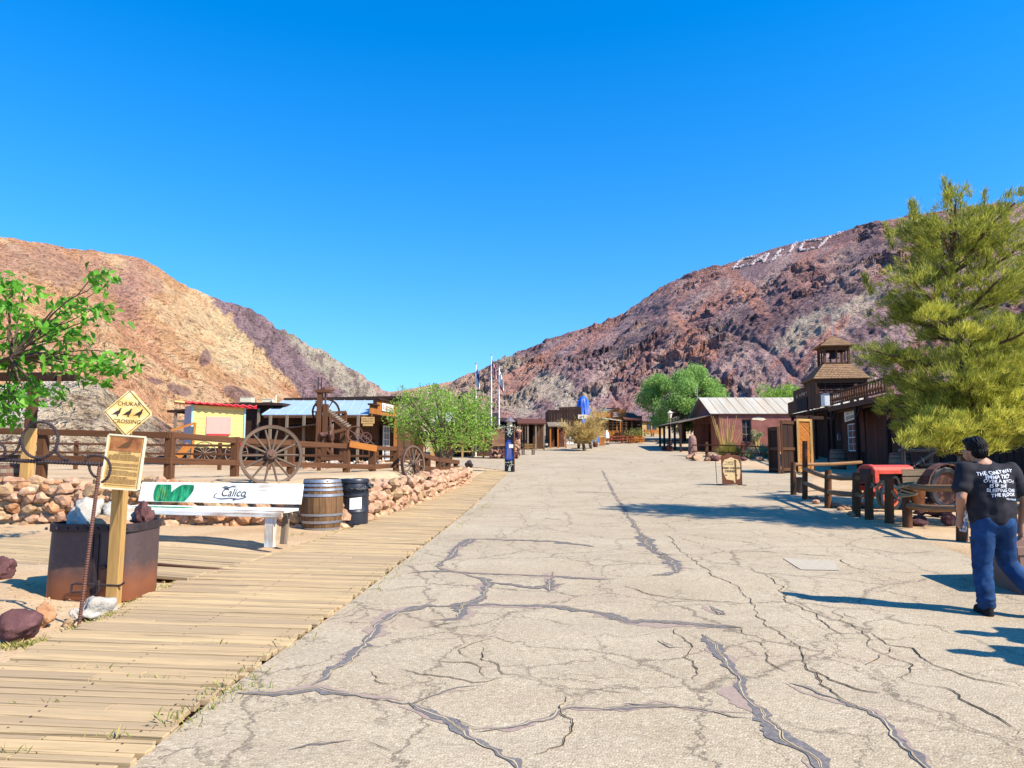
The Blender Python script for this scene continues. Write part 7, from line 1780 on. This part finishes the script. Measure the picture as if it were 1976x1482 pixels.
# stamp mill
Y = 30.0; zb = gz(PX(640, Y), Y); t = thing('stamp_mill', 'old timber stamp mill frame with a slatted ramp and iron pulley wheels', 'mining machine', (PX(640, Y), Y, zb))
def q3(u, v, y=Y): return P(u, v, y)
m = MB()
for u, v0, y in ((617, 752, Y), (617, 757, Y + 1.1), (628, 780, Y), (661, 836, Y), (668, 822, Y + .6), (664, 795, Y + 1.2)): p = q3(u, v0, y); m.beam((p.x, y, zb - .1), (p.x + .02, y, p.z), .2, .2)
m.beam(q3(610, 755), q3(640, 755), .3, .12); m.beam(q3(612, 800), q3(612, 800, Y + 1.2), .15, .2); m.beam(q3(640, 797, Y + 1.1), q3(668, 795, Y + 1.1), .1, .12); m.beam(q3(628, 838), q3(668, 828), .12, .14); m.beam(q3(616, 885), q3(670, 885), .3, .16); m.beam(q3(617, 852), q3(650, 885), .1, .1); m.build('frame', M_RAIL, t)
m = MB()
a, b_ = q3(609, 778), q3(672, 830); a2, b2 = q3(612, 776, Y + .85), q3(676, 826, Y + .85); m.beam(a, b_, .07, .18); m.beam(a2, b2, .07, .18); m.build('ramp_rail', M_RAIL, t)
m = MB()
for k in range(15): f = (k + .5) / 15; m.beam(a.lerp(b_, f) + Vector((0, -.05, .1)), a2.lerp(b2, f) + Vector((0, .05, .1)), .14, .03, roll=rng.uniform(-.25, .25))
m.build('ramp_slats', M_GREYW, t)
m = MB()
for u in (614, 620): p = q3(u, 757); m.tube([(p.x, Y, p.z), (p.x, Y, PZ(728, Y))], .025, 6)
m.build('stamp_rod', M_IRON, t)
m = MB(); m.ico(q3(631, 752, Y + .4), (.28, .3, .14), .4, 4, 2); m.tube([q3(628, 758), q3(628, 836)], .04, 6); m.tube([q3(637, 800), q3(640, 880)], .05, 6); m.ico(q3(627, 838), (.22, .25, .12), .35, 9, 2); m.ico(q3(640, 840), (.12, .3, .3), .35, 12, 2); m.build('machinery', M_RUST, t)
m = MB(); Mw = Matrix.Translation(q3(629, 795, Y + 1.0)) @ Matrix.Rotation(PI / 2, 4, 'X') @ Matrix.Rotation(.3, 4, 'Y'); m.lathe([(.52, -.07), (.6, -.07), (.6, .07), (.52, .07)], 30, Mw, cap=False)
for k in range(6): m.beam(Mw @ Vector((0, 0, 0)), Mw @ Vector((.55 * math.cos(k * PI / 3), .55 * math.sin(k * PI / 3), 0)), .08, .05)
m.build('bull_wheel', M_DARK, t)
for u, v, r_, y in ((685, 837, .335, Y - .25), (706, 845, .25, Y + .3)):
    m = MB(); Mw = Matrix.Translation(q3(u, v, y)) @ Matrix.Rotation(PI / 2, 4, 'X') @ Matrix.Rotation(.25, 4, 'Y'); m.lathe([(r_ - .05, -.06), (r_, -.07), (r_, .07), (r_ - .05, .06)], 30, Mw, cap=False); m.lathe([(.02, -.1), (.06, -.1), (.06, .1), (.02, .1)], 10, Mw)
    for k in range(5): a = 2 * PI * k / 5; m.beam(Mw @ Vector((.03 * math.cos(a), .03 * math.sin(a), 0)), Mw @ Vector(((r_ - .03) * math.cos(a), (r_ - .03) * math.sin(a), 0)), .05, .04)
    m.build('pulley_wheel', M_RUST, t)
m = MB(); m.tube([q3(690, 842, Y - .3), q3(722, 868, Y - .3)], .03, 6); m.tube([q3(700, 838, Y + .1), q3(730, 866, Y + .1)], .03, 6); m.build('belt_bar', M_IRON, t)
m = MB()
for k in range(210): u = rng.uniform(575, 740); p = G(u, 897 + rng.uniform(-6, 8)); m.cur = rng.randrange(3); m.ico((p.x, p.y, gz(p.x, p.y) + .03), [rng.uniform(.05, .17) for _ in range(3)], .35, k, 1, rng.uniform(0, 3))
tag(m.build('rubble', [M_ROCKP, M_ROCKO, M_ROCKW]), kind='stuff')
p = Vector((PX(812, 33.5), 33.5, .95)); t = thing('display_board', 'pair of bright orange boards on legs under the feathery tree', 'display board', p); 
for u0, u1 in ((799, 806), (808, 821)):
    m = MB(); a, b_ = Vector((PX(u0, 33.5), 33.5, 0)), Vector((PX(u1, 33.5), 33.4, 0)); boards(m, a, b_, PZ(862, 33.5), PZ(846, 33.5), .12, .03, .004); m.build('panel', M_ORANGE, t); m = MB()
    for e in (a, b_): m.beam((e.x, e.y, .9), (e.x, e.y, PZ(860, 33.5)), .05, .05)
    m.build('leg', M_RAIL, t)
p = G(906, 903); rock(p, (.22, .2, .22), M_IRON, 'small dark boulder on the pale plaza past the end of the left fence', None, 77, .2)
# porch row behind the feathery tree
Y = 50; zb = float(gh(-5, 50)); t = thing('porch_row', 'shaded store porch with tan posts behind the feathery tree', 'building', (PX(900, Y), Y + 2, zb)); x0, x1 = PX(832, Y), PX(953, Y); m = MB(); boards(m, (x0, Y + 2.6), (x1, Y + 2.6), zb - .1, 4.1, .3); boards(m, (x1, Y + 2.6), (x1, Y + 8), zb, 4.1, .3); m.build('wall', M_OLD, t)
m = MB(); m.slab([(x0 - .2, Y - .2, 3.3), (x1 + .3, Y - .2, 3.3), (x1 + .3, Y + 8, 4.7), (x0 - .2, Y + 8, 4.7)], .12); m.build('roof', M_DARK, t)
for k in range(7): x = x0 + (x1 - x0) * k / 6; m = MB(); m.beam((x, Y, zb - .1), (x, Y, 3.25), .13, .13); m.build('porch_post', M_TANW, t)
m = MB(); 
for z in (.45, .9): m.beam((x0 + 1.4, Y, zb + z), (x1, Y, zb + z), .05, .08)
boards(m, (x0, Y + .05), (x0 + 1.4, Y + .05), zb, zb + 1.0, .2); m.build('porch_rail', M_TANW, t)
m = MB(); m.box((PX(850, Y), Y + 2.5, 3.9), (1.6, .1, 1.1)); m.build('sign_board', M_WHITE, t)

# ------------------------------------------------------------------ monument, lamp pillar and flags
Y = 49.0; zb = zg(Y); xc = PX(974, Y); t = thing('stone_monument', 'rubble stone monument with a big brown plaque', 'monument', (xc, Y, zb)); m = MB(); core = MB(); core.box((xc, Y + .1, zb + 1.0), (1.8, .55, 2.0)); core.build('core', M_ROCKM, t)
for k in range(260):
    x = rng.uniform(-1.0, 1.0); z = rng.uniform(.05, 2.05); top = 2.15 - .25 * abs(x + .1) - (.35 if x < -.75 else 0)
    if z > top: continue
    if -.82 < x < .72 and .85 < z < 1.9: continue
    m.cur = rng.randrange(2); m.ico((xc + x, Y + (-.26 if rng.random() < .8 else .3), zb + z), [rng.uniform(.09, .17) for _ in range(3)], .3, k, 1)
m.build('stones', [M_ROCKM, M_ROCKP], t)
m = MB(); fm = facing((xc - .06, Y - .36, zb + 1.36), (1, 0, 0), (0, .12, 1)); m.prism([(-.80, -.52), (.76, -.52), (.76, .42), (.5, .56), (-.45, .58), (-.80, .40)], fm, .08); pq = m.build('plaque', wood('plaque_wood', (.27, .135, .075), .7, .8, .4, .2, .3), t)
lt = MB(); y_ = .40
while y_ > -.45: scribble(lt, fm @ Matrix.Translation((0, 0, .08)), -.62 + rng.uniform(0, .08), .55 - rng.uniform(0, .1), y_, .045, 26, .004); y_ -= .095
lt.build('lettering', M_INK, pq)
C = [(xc + .2 + rng.gauss(0, .35), Y - .35 + rng.gauss(0, .08), zb + 2.1 + rng.gauss(0, .08)) for _ in range(300)]; leaves('garland', C, .12, nrng.normal(size=(300, 3)), lf('cream_flowers', (.20, .26, .12), (.45, .46, .30), (.66, .64, .52)), t)
b = G(983, 911); w_ = .47; t = thing('painted_pillar', 'slim dark pillar painted with blue and white flowers and topped by a lantern', 'lamp pillar', b); FZ = facing(b + Vector((0, 0, 0)), (1, -.10, 0), (0, 0, 1)); H = P(984, 824, b.y).z - b.z
m = MB(); m.prism([(-w_ / 2, -.05), (w_ / 2, -.05), (w_ / 2, H), (-w_ / 2, H)], FZ @ Matrix.Translation((0, 0, -.34)), .34); m.build('pillar', M_RAIL, t, bevel=.01)
m = MB(); m.prism([(-w_ / 2 + .02, .03), (w_ / 2 - .02, .03), (w_ / 2 - .02, H - .03), (-w_ / 2 + .02, H - .03)], FZ, .012); fp_ = m.build('painted_front', plain('midnight_paint', (.006, .007, .016), .6, 0, .4, 4, .05), t)
m = MB(); m.prism([(-w_ / 2 + .03, .62), (.12, .55), (.19, .7), (.12, 1.1), (.08, 1.55), (-.06, 1.6), (-w_ / 2 + .04, 1.4)], FZ @ Matrix.Translation((0, 0, .012)), .004)
go_ = m.build('blue_gown', plain('blue_gown', (.012, .05, .30), .7, 0, .55, 9, .05), fp_); m = MB()
for k in range(5): m.tube([FZ @ Vector((-.12 + .05 * k, .65, .018)), FZ @ Vector((-.06 + .03 * k, 1.45, .018))], .006, 4)
m.build('fold_line', M_LAV, go_)
m = MB(); m.prism([(-.02, 1.18), (.19, 1.18), (.19, 1.36), (-.02, 1.36)], FZ @ Matrix.Translation((0, 0, .018)), .01); m.build('white_card', M_WHITE, t)
m = MB()
for k in range(70):
    top_ = k < 42; c = Vector((rng.gauss(.02, .10), rng.gauss(2.0 if top_ else .42, .13 if top_ else .10), .02)); r_ = rng.uniform(.018, .042)
    if abs(c.x) < .19: m.prism([(c.x + r_ * (1 if j % 2 else .55) * math.cos(j * PI / 5), c.y + r_ * (1 if j % 2 else .55) * math.sin(j * PI / 5)) for j in range(10)], FZ @ Matrix.Translation((0, 0, .016 + .0003 * k)), .003)
m.prism([(-.06, .05), (.06, .05), (.07, .28), (-.02, .33)], FZ @ Matrix.Translation((0, 0, .0145)), .003); m.build('painted_flowers', plain('flower_paint', (.50, .52, .42), .7, 0, .5, 30, .05), fp_)
lc = FZ @ Vector((0, H, -.17)); m = MB(); m.lathe([(.06, 0), (.10, .03), (.13, .26), (.15, .28)], 8, Matrix.Translation(lc)); la_ = m.build('lantern', M_CREAM, t); m = MB(); m.lathe([(.27, .26), (.27, .29), (.13, .42), (.04, .50), (.02, .54)], 8, Matrix.Translation(lc)); m.build('lamp_cap', plain('grey_cap', (.17, .14, .16), .6), la_)
def flagmat(kind):
    k = NT(kind); v = k.coord('UV'); s = k.n('ShaderNodeSeparateXYZ'); k.l(v, s.inputs[0]); X, Yv = s.outputs[0], s.outputs[1]
    if kind == 'striped_flag':
        st = k.math('GREATER_THAN', k.math('FRACT', k.math('MULTIPLY', Yv, 6.5)), .5); col = k.mix(st, (.55, .03, .05), (.75, .72, .70)); ca = k.math('MULTIPLY', k.math('LESS_THAN', X, .45), k.math('GREATER_THAN', Yv, .46)); col = k.mix(ca, col, (.025, .04, .16))
    elif kind == 'white_flag_red_hem':
        col = k.mix(k.math('LESS_THAN', Yv, .18), (.78, .77, .74), (.62, .03, .04))
    else: col = k.mix(k.math('LESS_THAN', Yv, .45), (.05, .12, .36), (.72, .73, .74))
    return k.fin(col, .8)
for u, Y, v0, fw, fh, kind, lab in ((918, 52, 703, .55, 1.3, 'blue_white_flag', 'left flagpole with a drooping blue and white flag'), (948, 50, 686, .75, 1.0, 'striped_flag', 'tallest flagpole with the limp stars and stripes'), (963, 49, 709, .65, 1.15, 'white_flag_red_hem', 'right flagpole with a limp white flag showing red at its foot')):
    x = PX(u, Y); zt = PZ(v0, Y); t = thing('flagpole', lab, 'flagpole', (x, Y, zg(Y)), group='flagpoles by the monument'); m = MB(); m.tube([(x, Y, zg(Y) - .1), (x, Y, zt)], [.055, .035], 8); m.build('pole', M_WHITE, t, smooth=True); m = MB(); m.ico((x, Y, zt + .05), (.07, .07, .07), 0, 1, 2); m.build('finial', M_STEEL, t)
    mb = MB(); NU, NV = 14, 9; zt -= .22
    for i in range(NU + 1):
        for j in range(NV + 1):
            f, g = i / NU, j / NV; sw = fw * .62 * f * (1 - .25 * g); mb.v.append(Vector((x + .04 + sw * (.5 + .5 * g), Y + .16 * math.sin(f * 11 + g * 2) * (.3 + f), zt - fh * g - fw * .9 * f * (1 - .15 * g))))
    for i in range(NU):
        for j in range(NV): a = i * (NV + 1) + j; mb.face((a, a + 1, a + NV + 2, a + NV + 1), [(i / NU, 1 - j / NV), (i / NU, 1 - (j + 1) / NV), ((i + 1) / NU, 1 - (j + 1) / NV), ((i + 1) / NU, 1 - j / NV)])
    fl_o = mb.build('flag', flagmat(kind), t, smooth=True); sm = fl_o.modifiers.new('thick', 'SOLIDIFY'); sm.thickness = .008

# ------------------------------------------------------------------ the far end of the street
def bench(name, lab, p, L, mat, rz=0.0, group=None):
    t = thing(name, lab, 'bench', (0, 0, 0), group=group)
    for k in range(3): MB().beam((-L / 2, -.18 + .15 * k, .44), (L / 2, -.18 + .15 * k, .44), .13, .035).build('seat_plank', mat, t)
    for k in range(2): MB().beam((-L / 2, .22 + .02 * k, .6 + .18 * k), (L / 2, .22 + .02 * k, .6 + .18 * k), .03, .14).build('back_plank', mat, t)
    for s in (-1, 1):
        for y in (-.17, .18): MB().box((s * L * .42, y, .21), (.07, .07, .42)).build('leg', M_IRON, t)
        MB().beam((s * L * .42, .19, .40), (s * L * .42, .25, .9), .05, .05).build('arm_post', M_IRON, t)
    return place(t, p, rz)
bench('park_bench', 'yellow plank bench on dark legs right of the stone monument', G(1019, 878), 1.0, M_POSTN, R(-25))
def shop(name, lab, u0, u1, Y, v_eave, v_top, dp, mats, posts=3, gable=None, zoff=0.0):
    x0, x1 = PX(u0, Y), PX(u1, Y); zb = zg(Y); ez, tz = PZ(v_eave, Y), PZ(v_top, Y); t = thing(name, lab, 'building', ((x0 + x1) / 2, Y + dp / 2, zb)); mw, mr, mp = mats
    m = MB(); boards(m, (x0, Y + 1.8), (x0 + (x1 - x0) * .34, Y + 1.8), zb - .2, ez, .3); boards(m, (x0 + (x1 - x0) * .56, Y + 1.8), (x1, Y + 1.8), zb - .2, ez, .3); boards(m, (x1, Y + 1.8), (x1, Y + dp), zb - .2, ez, .3); boards(m, (x0, Y + dp), (x0, Y + 1.8), zb - .2, ez, .3); m.build('wall', mw, t)
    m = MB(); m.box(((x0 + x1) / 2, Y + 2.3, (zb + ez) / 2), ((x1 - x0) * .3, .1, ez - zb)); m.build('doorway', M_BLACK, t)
    m = MB(); m.slab([(x0 - .2, Y - .2, ez), (x1 + .2, Y - .2, ez), (x1 + .2, Y + dp * .5, tz), (x0 - .2, Y + dp * .5, tz)], .1); m.slab([(x1 + .2, Y + dp, ez), (x0 - .2, Y + dp, ez), (x0 - .2, Y + dp * .5, tz), (x1 + .2, Y + dp * .5, tz)], .1); m.build('roof', mr, t)
    for k in range(posts): x = x0 + (x1 - x0) * (k + .02) / (posts - .96); m = MB(); m.beam((x, Y, zb - .1), (x, Y, ez - .05), .14, .14); m.build('porch_post', mp, t)
    if gable: m = MB(); m.prism([(0, 0), (dp * .5, tz - ez - .1), (dp, 0)], Matrix(((0, 0, 1, x1 + .05), (1, 0, 0, Y), (0, 1, 0, ez), (0, 0, 0, 1))), .06); m.build('gable', gable, t)
    return t
shop('flat_store', 'long low brown store with a flat dark roof behind the flagpoles', 938, 1004, 66, 812, 803, 8, (M_OLD, M_DARK, M_OLD), 4)
shop('gabled_store', 'small store with an orange brown roof and cream gable right of the monument', 1003, 1050, 63, 817, 806, 4.2, (M_OLD, M_REDW, M_GREYW), 4, M_CREAM)
shop('gabled_store', 'small store with a grey shingled roof and cream gable left of the dry tree', 1062, 1092, 66, 822, 813, 3.6, (M_REDW, M_GREYW, M_ORANGE), 3, M_CREAM)
x0, x1, x2 = PX(1058, 74), PX(1079, 74), PX(1122, 74); t = thing('tall_barn', 'tall windowless barn of dark vertical boards behind the gabled stores', 'building', ((x0 + x2) / 2, 77, zg(74))); m = MB(); boards(m, (x0, 74), (x1, 74), 1.8, PZ(791, 74), .3, .05); boards(m, (x1, 74), (x2, 74), 1.8, lambda f: PZ(786, 74) + .1 * f, .3, .05); boards(m, (x2, 74), (x2, 80), 1.8, PZ(786, 74), .3); boards(m, (x0, 80), (x0, 74), 1.8, PZ(791, 74), .3); m.build('wall', M_DARK, t); m = MB(); m.slab([(x0, 74.1, PZ(793, 74)), (x2, 74.1, PZ(788, 74)), (x2, 80, PZ(788, 74)), (x0, 80, PZ(793, 74))], .1); m.build('roof', M_OLD, t)
L = Vector((PX(1126, 76), 76, PZ(801, 76))); t = MB(); prof = [(1.75, zg(76) - L.z - .1), (1.6, -1.4), (1.3, -.9), (1.08, -.3), (.92, .2), (.80, .7), (.70, 1.1), (.58, 1.55), (.36, 1.9), (.05, 2.05)]
t.lathe(prof, 40, Matrix.Translation(L), sx=.95, sy=.8)
for i, p in enumerate(t.v): d_ = p - L; a = math.atan2(d_.y, d_.x); k = 1 + .07 * math.sin(a * 9 + d_.z * 1.2) + .05 * math.sin(a * 17 - d_.z * 2); p.x = L.x + d_.x * k; p.y = L.y + d_.y * k
tag(t.build('tarpaulin', plain('blue_tarp', (.03, .10, .42), .45, 0, .55, 2.5, .3), None, smooth=True), 'blue tarpaulin draped over a rounded tank above the far roofs', 'tarpaulin')
# eating house
Y = 78.0; zb = zg(Y); t = thing('eating_house', 'orange boarded eating house with a raised porch, pale awning and stepped false front', 'building', (PX(1190, Y), Y + 3, zb))
m = MB(); hboards(m, (PX(1148, Y), Y), (PX(1195, Y), Y), zb, zb + 1.15, .18); hboards(m, (PX(1200, Y), Y + .2), (PX(1226, Y), Y + .2), zb, zb + 1.15, .18); m.build('porch_wall', M_ORANGE, t)
m = MB(); hboards(m, (PX(1140, Y + 2.5), Y + 2.5), (PX(1240, Y + 2.5), Y + 2.5), zb, PZ(800, Y), .3); boards(m, (PX(1238, Y), Y + 2.5), (PX(1238, Y), Y + 9), zb, PZ(806, Y), .3); m.build('wall', M_OLD, t)
m = MB(); hboards(m, (PX(1140, Y + 2), Y + 2), (PX(1176, Y + 2), Y + 2), PZ(803, Y), PZ(794, Y), .2); hboards(m, (PX(1177, Y + 2), Y + 2), (PX(1209, Y + 2), Y + 2), PZ(809, Y), PZ(788, Y), .2); fo2 = m.build('false_front', M_ORANGE, t)
m = MB(); m.beam((PX(1177, Y), Y + 1.95, PZ(786, Y)), (PX(1203, Y), Y + 1.95, PZ(787, Y)), .3, .12); m.build('cornice', M_DARK, fo2)
m = MB(); xs = PX(1194, Y); m.box((xs, Y + 1.9, PZ(798, Y)), (.82, .06, .72)); sb = m.build('sign_board', M_REDW, fo2); lt = MB()
for z, s in ((.16, .30), (-.02, .28), (-.2, .30)): scribble(lt, facing((xs, Y + 1.865, PZ(798, Y) + z), (1, 0, 0), (0, 0, 1)), -s, s, -.06, .13, 6, .01)
lt.build('lettering', M_WHITE, sb)
m = MB(); metal_roof(m, [(PX(1153, Y), Y - .6, PZ(806, Y) + .0), (PX(1199, Y), Y - .6, PZ(812.5, Y)), (PX(1199, Y), Y + 2.0, PZ(808, Y)), (PX(1153, Y), Y + 2.0, PZ(802, Y))], .05, .6); m.build('awning', M_METAL, t)
for u in (1150, 1157, 1165, 1174, 1183, 1191, 1198): m = MB(); m.beam((PX(u, Y), Y, zb), (PX(u, Y), Y, PZ(809, Y)), .12, .12); m.build('porch_post', M_ORANGE, t)
m = MB(); m.slab([(PX(1205, Y), Y - .2, PZ(809, Y)), (PX(1240, Y), Y - .2, PZ(810, Y)), (PX(1240, Y), Y + 5, PZ(793, Y)), (PX(1207, Y), Y + 5, PZ(789, Y))], .12); m.build('roof', M_REDW, t)
for u in (1201, 1209, 1220, 1238): m = MB(); m.beam((PX(u, Y), Y, zb), (PX(u, Y), Y, PZ(810, Y)), .12, .12); m.build('porch_post', M_OLD, t)
m = MB()
for k in range(6): m.box((PX(1196, Y) + .25 * 0, Y - .1 - .28 * k, zb + .95 - .17 * k), (.9, .3, .06))
m.build('steps', M_OLD, t)
hip(MB(), (PX(1172, Y + 4), Y + 4), 1.0, 1.0, .05, .05, PZ(792, Y), PZ(782, Y), .2).build('cupola_roof', M_STEEL, t)
Y = 93.0; zb = zg(Y); x0, x1 = PX(1236, Y), PX(1288, Y); t = thing('ochre_house', 'low ochre boarded house with two small windows at the far end of the street', 'building', ((x0 + x1) / 2, Y + 3, zb)); m = MB(); hboards(m, (x0, Y), (x1, Y + .8), zb - .2, PZ(814, Y), .3); boards(m, (x1, Y + .8), (x1 + .5, Y + 7), zb - .2, PZ(816, Y), .3); m.build('wall', M_TANW, t); m = MB(); m.slab([(x0 - .2, Y - .3, PZ(812.5, Y)), (x1 + .3, Y + .5, PZ(814, Y)), (x1 + .6, Y + 7, PZ(813, Y)), (x0 - .2, Y + 7, PZ(811, Y))], .15); m.build('roof', M_DARK, t)
for u in (1254, 1265): window(t, (PX(u, Y), Y + (.8 * (u - 1236) / 52) - .04, PZ(824, Y)), (1, .25, 0), .5, .8, 1, 2, M_REDW, .05, .06)
bench('park_bench', 'orange bench before the ochre house, left one', (PX(1253, 90), 90, zg(90)), 1.3, M_ORANGE, .0); bench('park_bench', 'orange bench before the ochre house, right one', (PX(1266, 89), 89, zg(89)), 1.3, M_ORANGE, .1)
m = MB(); hboards(m, (PX(1116, 70), 70), (PX(1143, 70), 70), PZ(808, 70), PZ(800, 70), .42, .06); t = thing('street_sign', 'pale sign board standing on posts behind the dry tree', 'sign', (PX(1130, 70), 70, zg(70))); sb = m.build('board', M_CREAM, t)
lt = MB(); scribble(lt, facing((PX(1129.5, 70), 69.955, PZ(804, 70)), (1, 0, 0), (0, 0, 1)), -.55, .55, -.12, .24, 6, .012); lt.build('lettering', M_GREYW, sb)
for u in (1118, 1141): m = MB(); m.beam((PX(u, 70.1), 70.1, zg(70)), (PX(u, 70.1), 70.1, PZ(801, 70)), .12, .12); m.build('post', M_OLD, t)
# dry tree, cart and street furniture
b = Vector((PX(1128, 61.5), 61.5, zg(61.5))); t = thing('dry_tree', 'dry golden tree with bare twiggy crown in the far street', 'tree', b); limbs = [([b - Vector((0, 0, .1)), b + Vector((-.15, 0, 1.0))], .15, .11)]; C = []; D = []
for k in range(46):
    a = rng.uniform(0, 2 * PI); s = rng.uniform(.4, 2.3); h = rng.uniform(.9, 2.4) if a > 1 and a < 5.6 else rng.uniform(1.2, 3.6); e = b + Vector((math.cos(a) * s + .1, math.sin(a) * s * .8, h)); limbs.append((sag(b + Vector((-.15, 0, .9)), e, .08, 6, -.02), .035, .006))
    for _ in range(170): f = rng.uniform(.35, 1.05); c = (b + Vector((0, 0, .9))).lerp(e, f); C.append((c.x + rng.gauss(0, .2), c.y + rng.gauss(0, .2), c.z + rng.gauss(0, .17))); D.append((math.cos(a) * .5 + rng.gauss(0, .5), math.sin(a) * .5 + rng.gauss(0, .5), .7 + rng.gauss(0, .5)))
tree_limbs(t, limbs, M_BARK); needles('crown', C, D, nrng.uniform(.15, .5, len(C)), .03, M_TWIG, t)
b = G(1129, 866); t = thing('ore_wagon', 'dark old wagon parked in the street under the dry tree', 'wagon', b); m = MB(); m.box(b + Vector((0, .4, .62)), (1.15, .9, .30)); m.box(b + Vector((0, -.05, .80)), (1.2, .05, .16)); m.build('bed', M_DARK, t); m = MB(); m.box(b + Vector((.05, .4, .86)), (.9, .7, .2)); m.build('load', M_GREYW, t)
for x in (-.55, .55):
    for y in (-.1, .9): m = MB(); m.lathe([(.24, -.05), (.34, -.05), (.34, .05), (.24, .05)], 20, Matrix.Translation(b + Vector((x, y, .34))) @ Matrix.Rotation(PI / 2, 4, 'Y'), cap=False); m.tube([b + Vector((x, y, .34)), b + Vector((x * .8, y, .34))], .06, 8); m.beam(b + Vector((x, y, .06)), b + Vector((x, y, .62)), .04, .06); m.beam(b + Vector((x, y - .3, .34)), b + Vector((x, y + .3, .34)), .04, .06); m.build('wheel', M_GREYW if x > 0 else M_DARK, t)
b = G(1097, 857); t = thing('poster_stand', 'white street stand with a row of small posters beside the dark wagon', 'sign', b); m = MB(); m.box(b + Vector((0, 0, .3)), (1.02, .05, .46)); m.box(b + Vector((0, .0, .04)), (1.06, .3, .06)); m.build('panel', M_WHITE, t); m = MB()
for k in range(4): m.box(b + Vector((-.37 + .25 * k, -.03, .33)), (.17, .012, .3))
m.build('poster', plain('poster_print', (.42, .34, .24), .7, 0, .6, 20, .02), t)
for dx in (-.32, .2): m = MB(); m.box(b + Vector((dx, 0, .68)), (.22, .03, .24)); m.box(b + Vector((dx, .03, .5)), (.03, .03, .4)); m.build('card', M_WHITE, t)
def picnic(p, mat, lab, rz):
    t = thing('picnic_table', lab, 'table', (0, 0, 0), group='picnic tables by the eating house')
    for k in range(4): MB().beam((-.85, -.27 + .18 * k, .74), (.85, -.27 + .18 * k, .74), .16, .04).build('top_plank', mat, t)
    for s in (-1, 1): MB().beam((-.85, s * .62, .44), (.85, s * .62, .44), .24, .04).build('seat', mat, t)
    for x in (-.6, .6):
        for s in (-1, 1): MB().beam((x, s * .55, 0), (x, s * .15, .73), .08, .05).build('leg', mat, t)
        MB().beam((x, -.7, .41), (x, .7, .41), .05, .09).build('brace', mat, t)
    return place(t, p, rz)
M_TRED = plain('red_table', (.36, .07, .045), .6, 0, .25, 6, .1)
picnic(G(1190, 856), M_TRED, 'red picnic table nearest the white closed parasol', .1); picnic(G(1211, 855.5), M_TRED, 'red picnic table on the right towards the potted shrub', -.1); picnic(G(1226, 855), M_ORANGE, 'orange picnic table before the raised porch', .1)
b = G(1171, 858); t = thing('closed_parasol', 'white closed parasol by the red picnic tables', 'parasol', b); m = MB(); m.lathe([(.05, .55), (.26, .7), (.24, 1.0), (.14, 1.3), (.04, 1.5)], 12, Matrix.Translation(b)); m.build('canopy', M_WHITE, t, smooth=True); m = MB(); m.tube([b, b + Vector((0, 0, 1.55))], .03, 6); m.lathe([(.28, 0), (.28, .06), (.05, .1)], 12, Matrix.Translation(b)); m.build('pole', M_IRON, t)
b = G(1161, 860); t = thing('host_stand', 'orange wooden stand beside the dark wagon', 'stand', b); m = MB(); boards(m, b + Vector((-.25, -.2, 0)), b + Vector((.25, -.2, 0)), b.z, b.z + .85, .12); boards(m, b + Vector((.25, -.2, 0)), b + Vector((.25, .2, 0)), b.z, b.z + .85, .12); m.build('panel', M_ORANGE, t); m = MB(); m.slab([b + Vector((-.3, -.25, .86)), b + Vector((.3, -.25, .86)), b + Vector((.3, .25, .98)), b + Vector((-.3, .25, .98))], .04); m.build('top', M_TANW, t)
b = G(1149, 863); t = thing('barrel_sign', 'brown post with a round green sign beside the dark wagon', 'sign', b); m = MB(); m.lathe([(.2, 0), (.25, .3), (.2, .6)], 14, Matrix.Translation(b)); m.tube([b + Vector((0, 0, .6)), b + Vector((0, 0, 1.25))], .07, 8); m.build('post', M_REDW, t); m = MB(); m.lathe([(.02, 0), (.24, 0), (.24, .05), (.02, .05)], 20, Matrix.Translation(b + Vector((-.02, -.2, .72))) @ Matrix.Rotation(PI / 2, 4, 'X')); m.build('disc', plain('green_disc', (.16, .24, .19), .6), t)
C = []; b = Vector((PX(1226, 76), 76, zg(76) + .9))
for _ in range(900): C.append((b.x + rng.gauss(0, .55), b.y + rng.gauss(0, .2), b.z + rng.gauss(0, .25)))
t = thing('potted_shrub', 'olive shrub in a planter along the porch of the eating house', 'shrub', (b.x, b.y, zg(76))); leaves('foliage', C, .16, nrng.normal(size=(900, 3)), M_WEED, t); m = MB(); m.box((b.x, b.y, zg(76) + .3), (1.9, .5, .6)); m.build('planter', M_ORANGE, t)
for u, v, lab in ((1036, 863, 'orange slatted chair on the left before the gabled store'), (1047, 861, 'orange slatted chair on the right before the gabled store')):
    b = G(u, v); t = thing('porch_chair', lab, 'chair', (0, 0, 0)); m = MB(); m.box((0, 0, .42), (.5, .5, .04)); m.build('seat', M_ORANGE, t); m = MB(); boards(m, (-.25, .25), (.25, .25), .45, 1.0, .12, .03, .02); m.build('backrest', M_ORANGE, t)
    for x in (-.22, .22):
        for y in (-.22, .22): MB().box((x, y, .2), (.05, .05, .4)).build('leg', M_ORANGE, t)
    place(t, b, rng.uniform(-.4, .4))
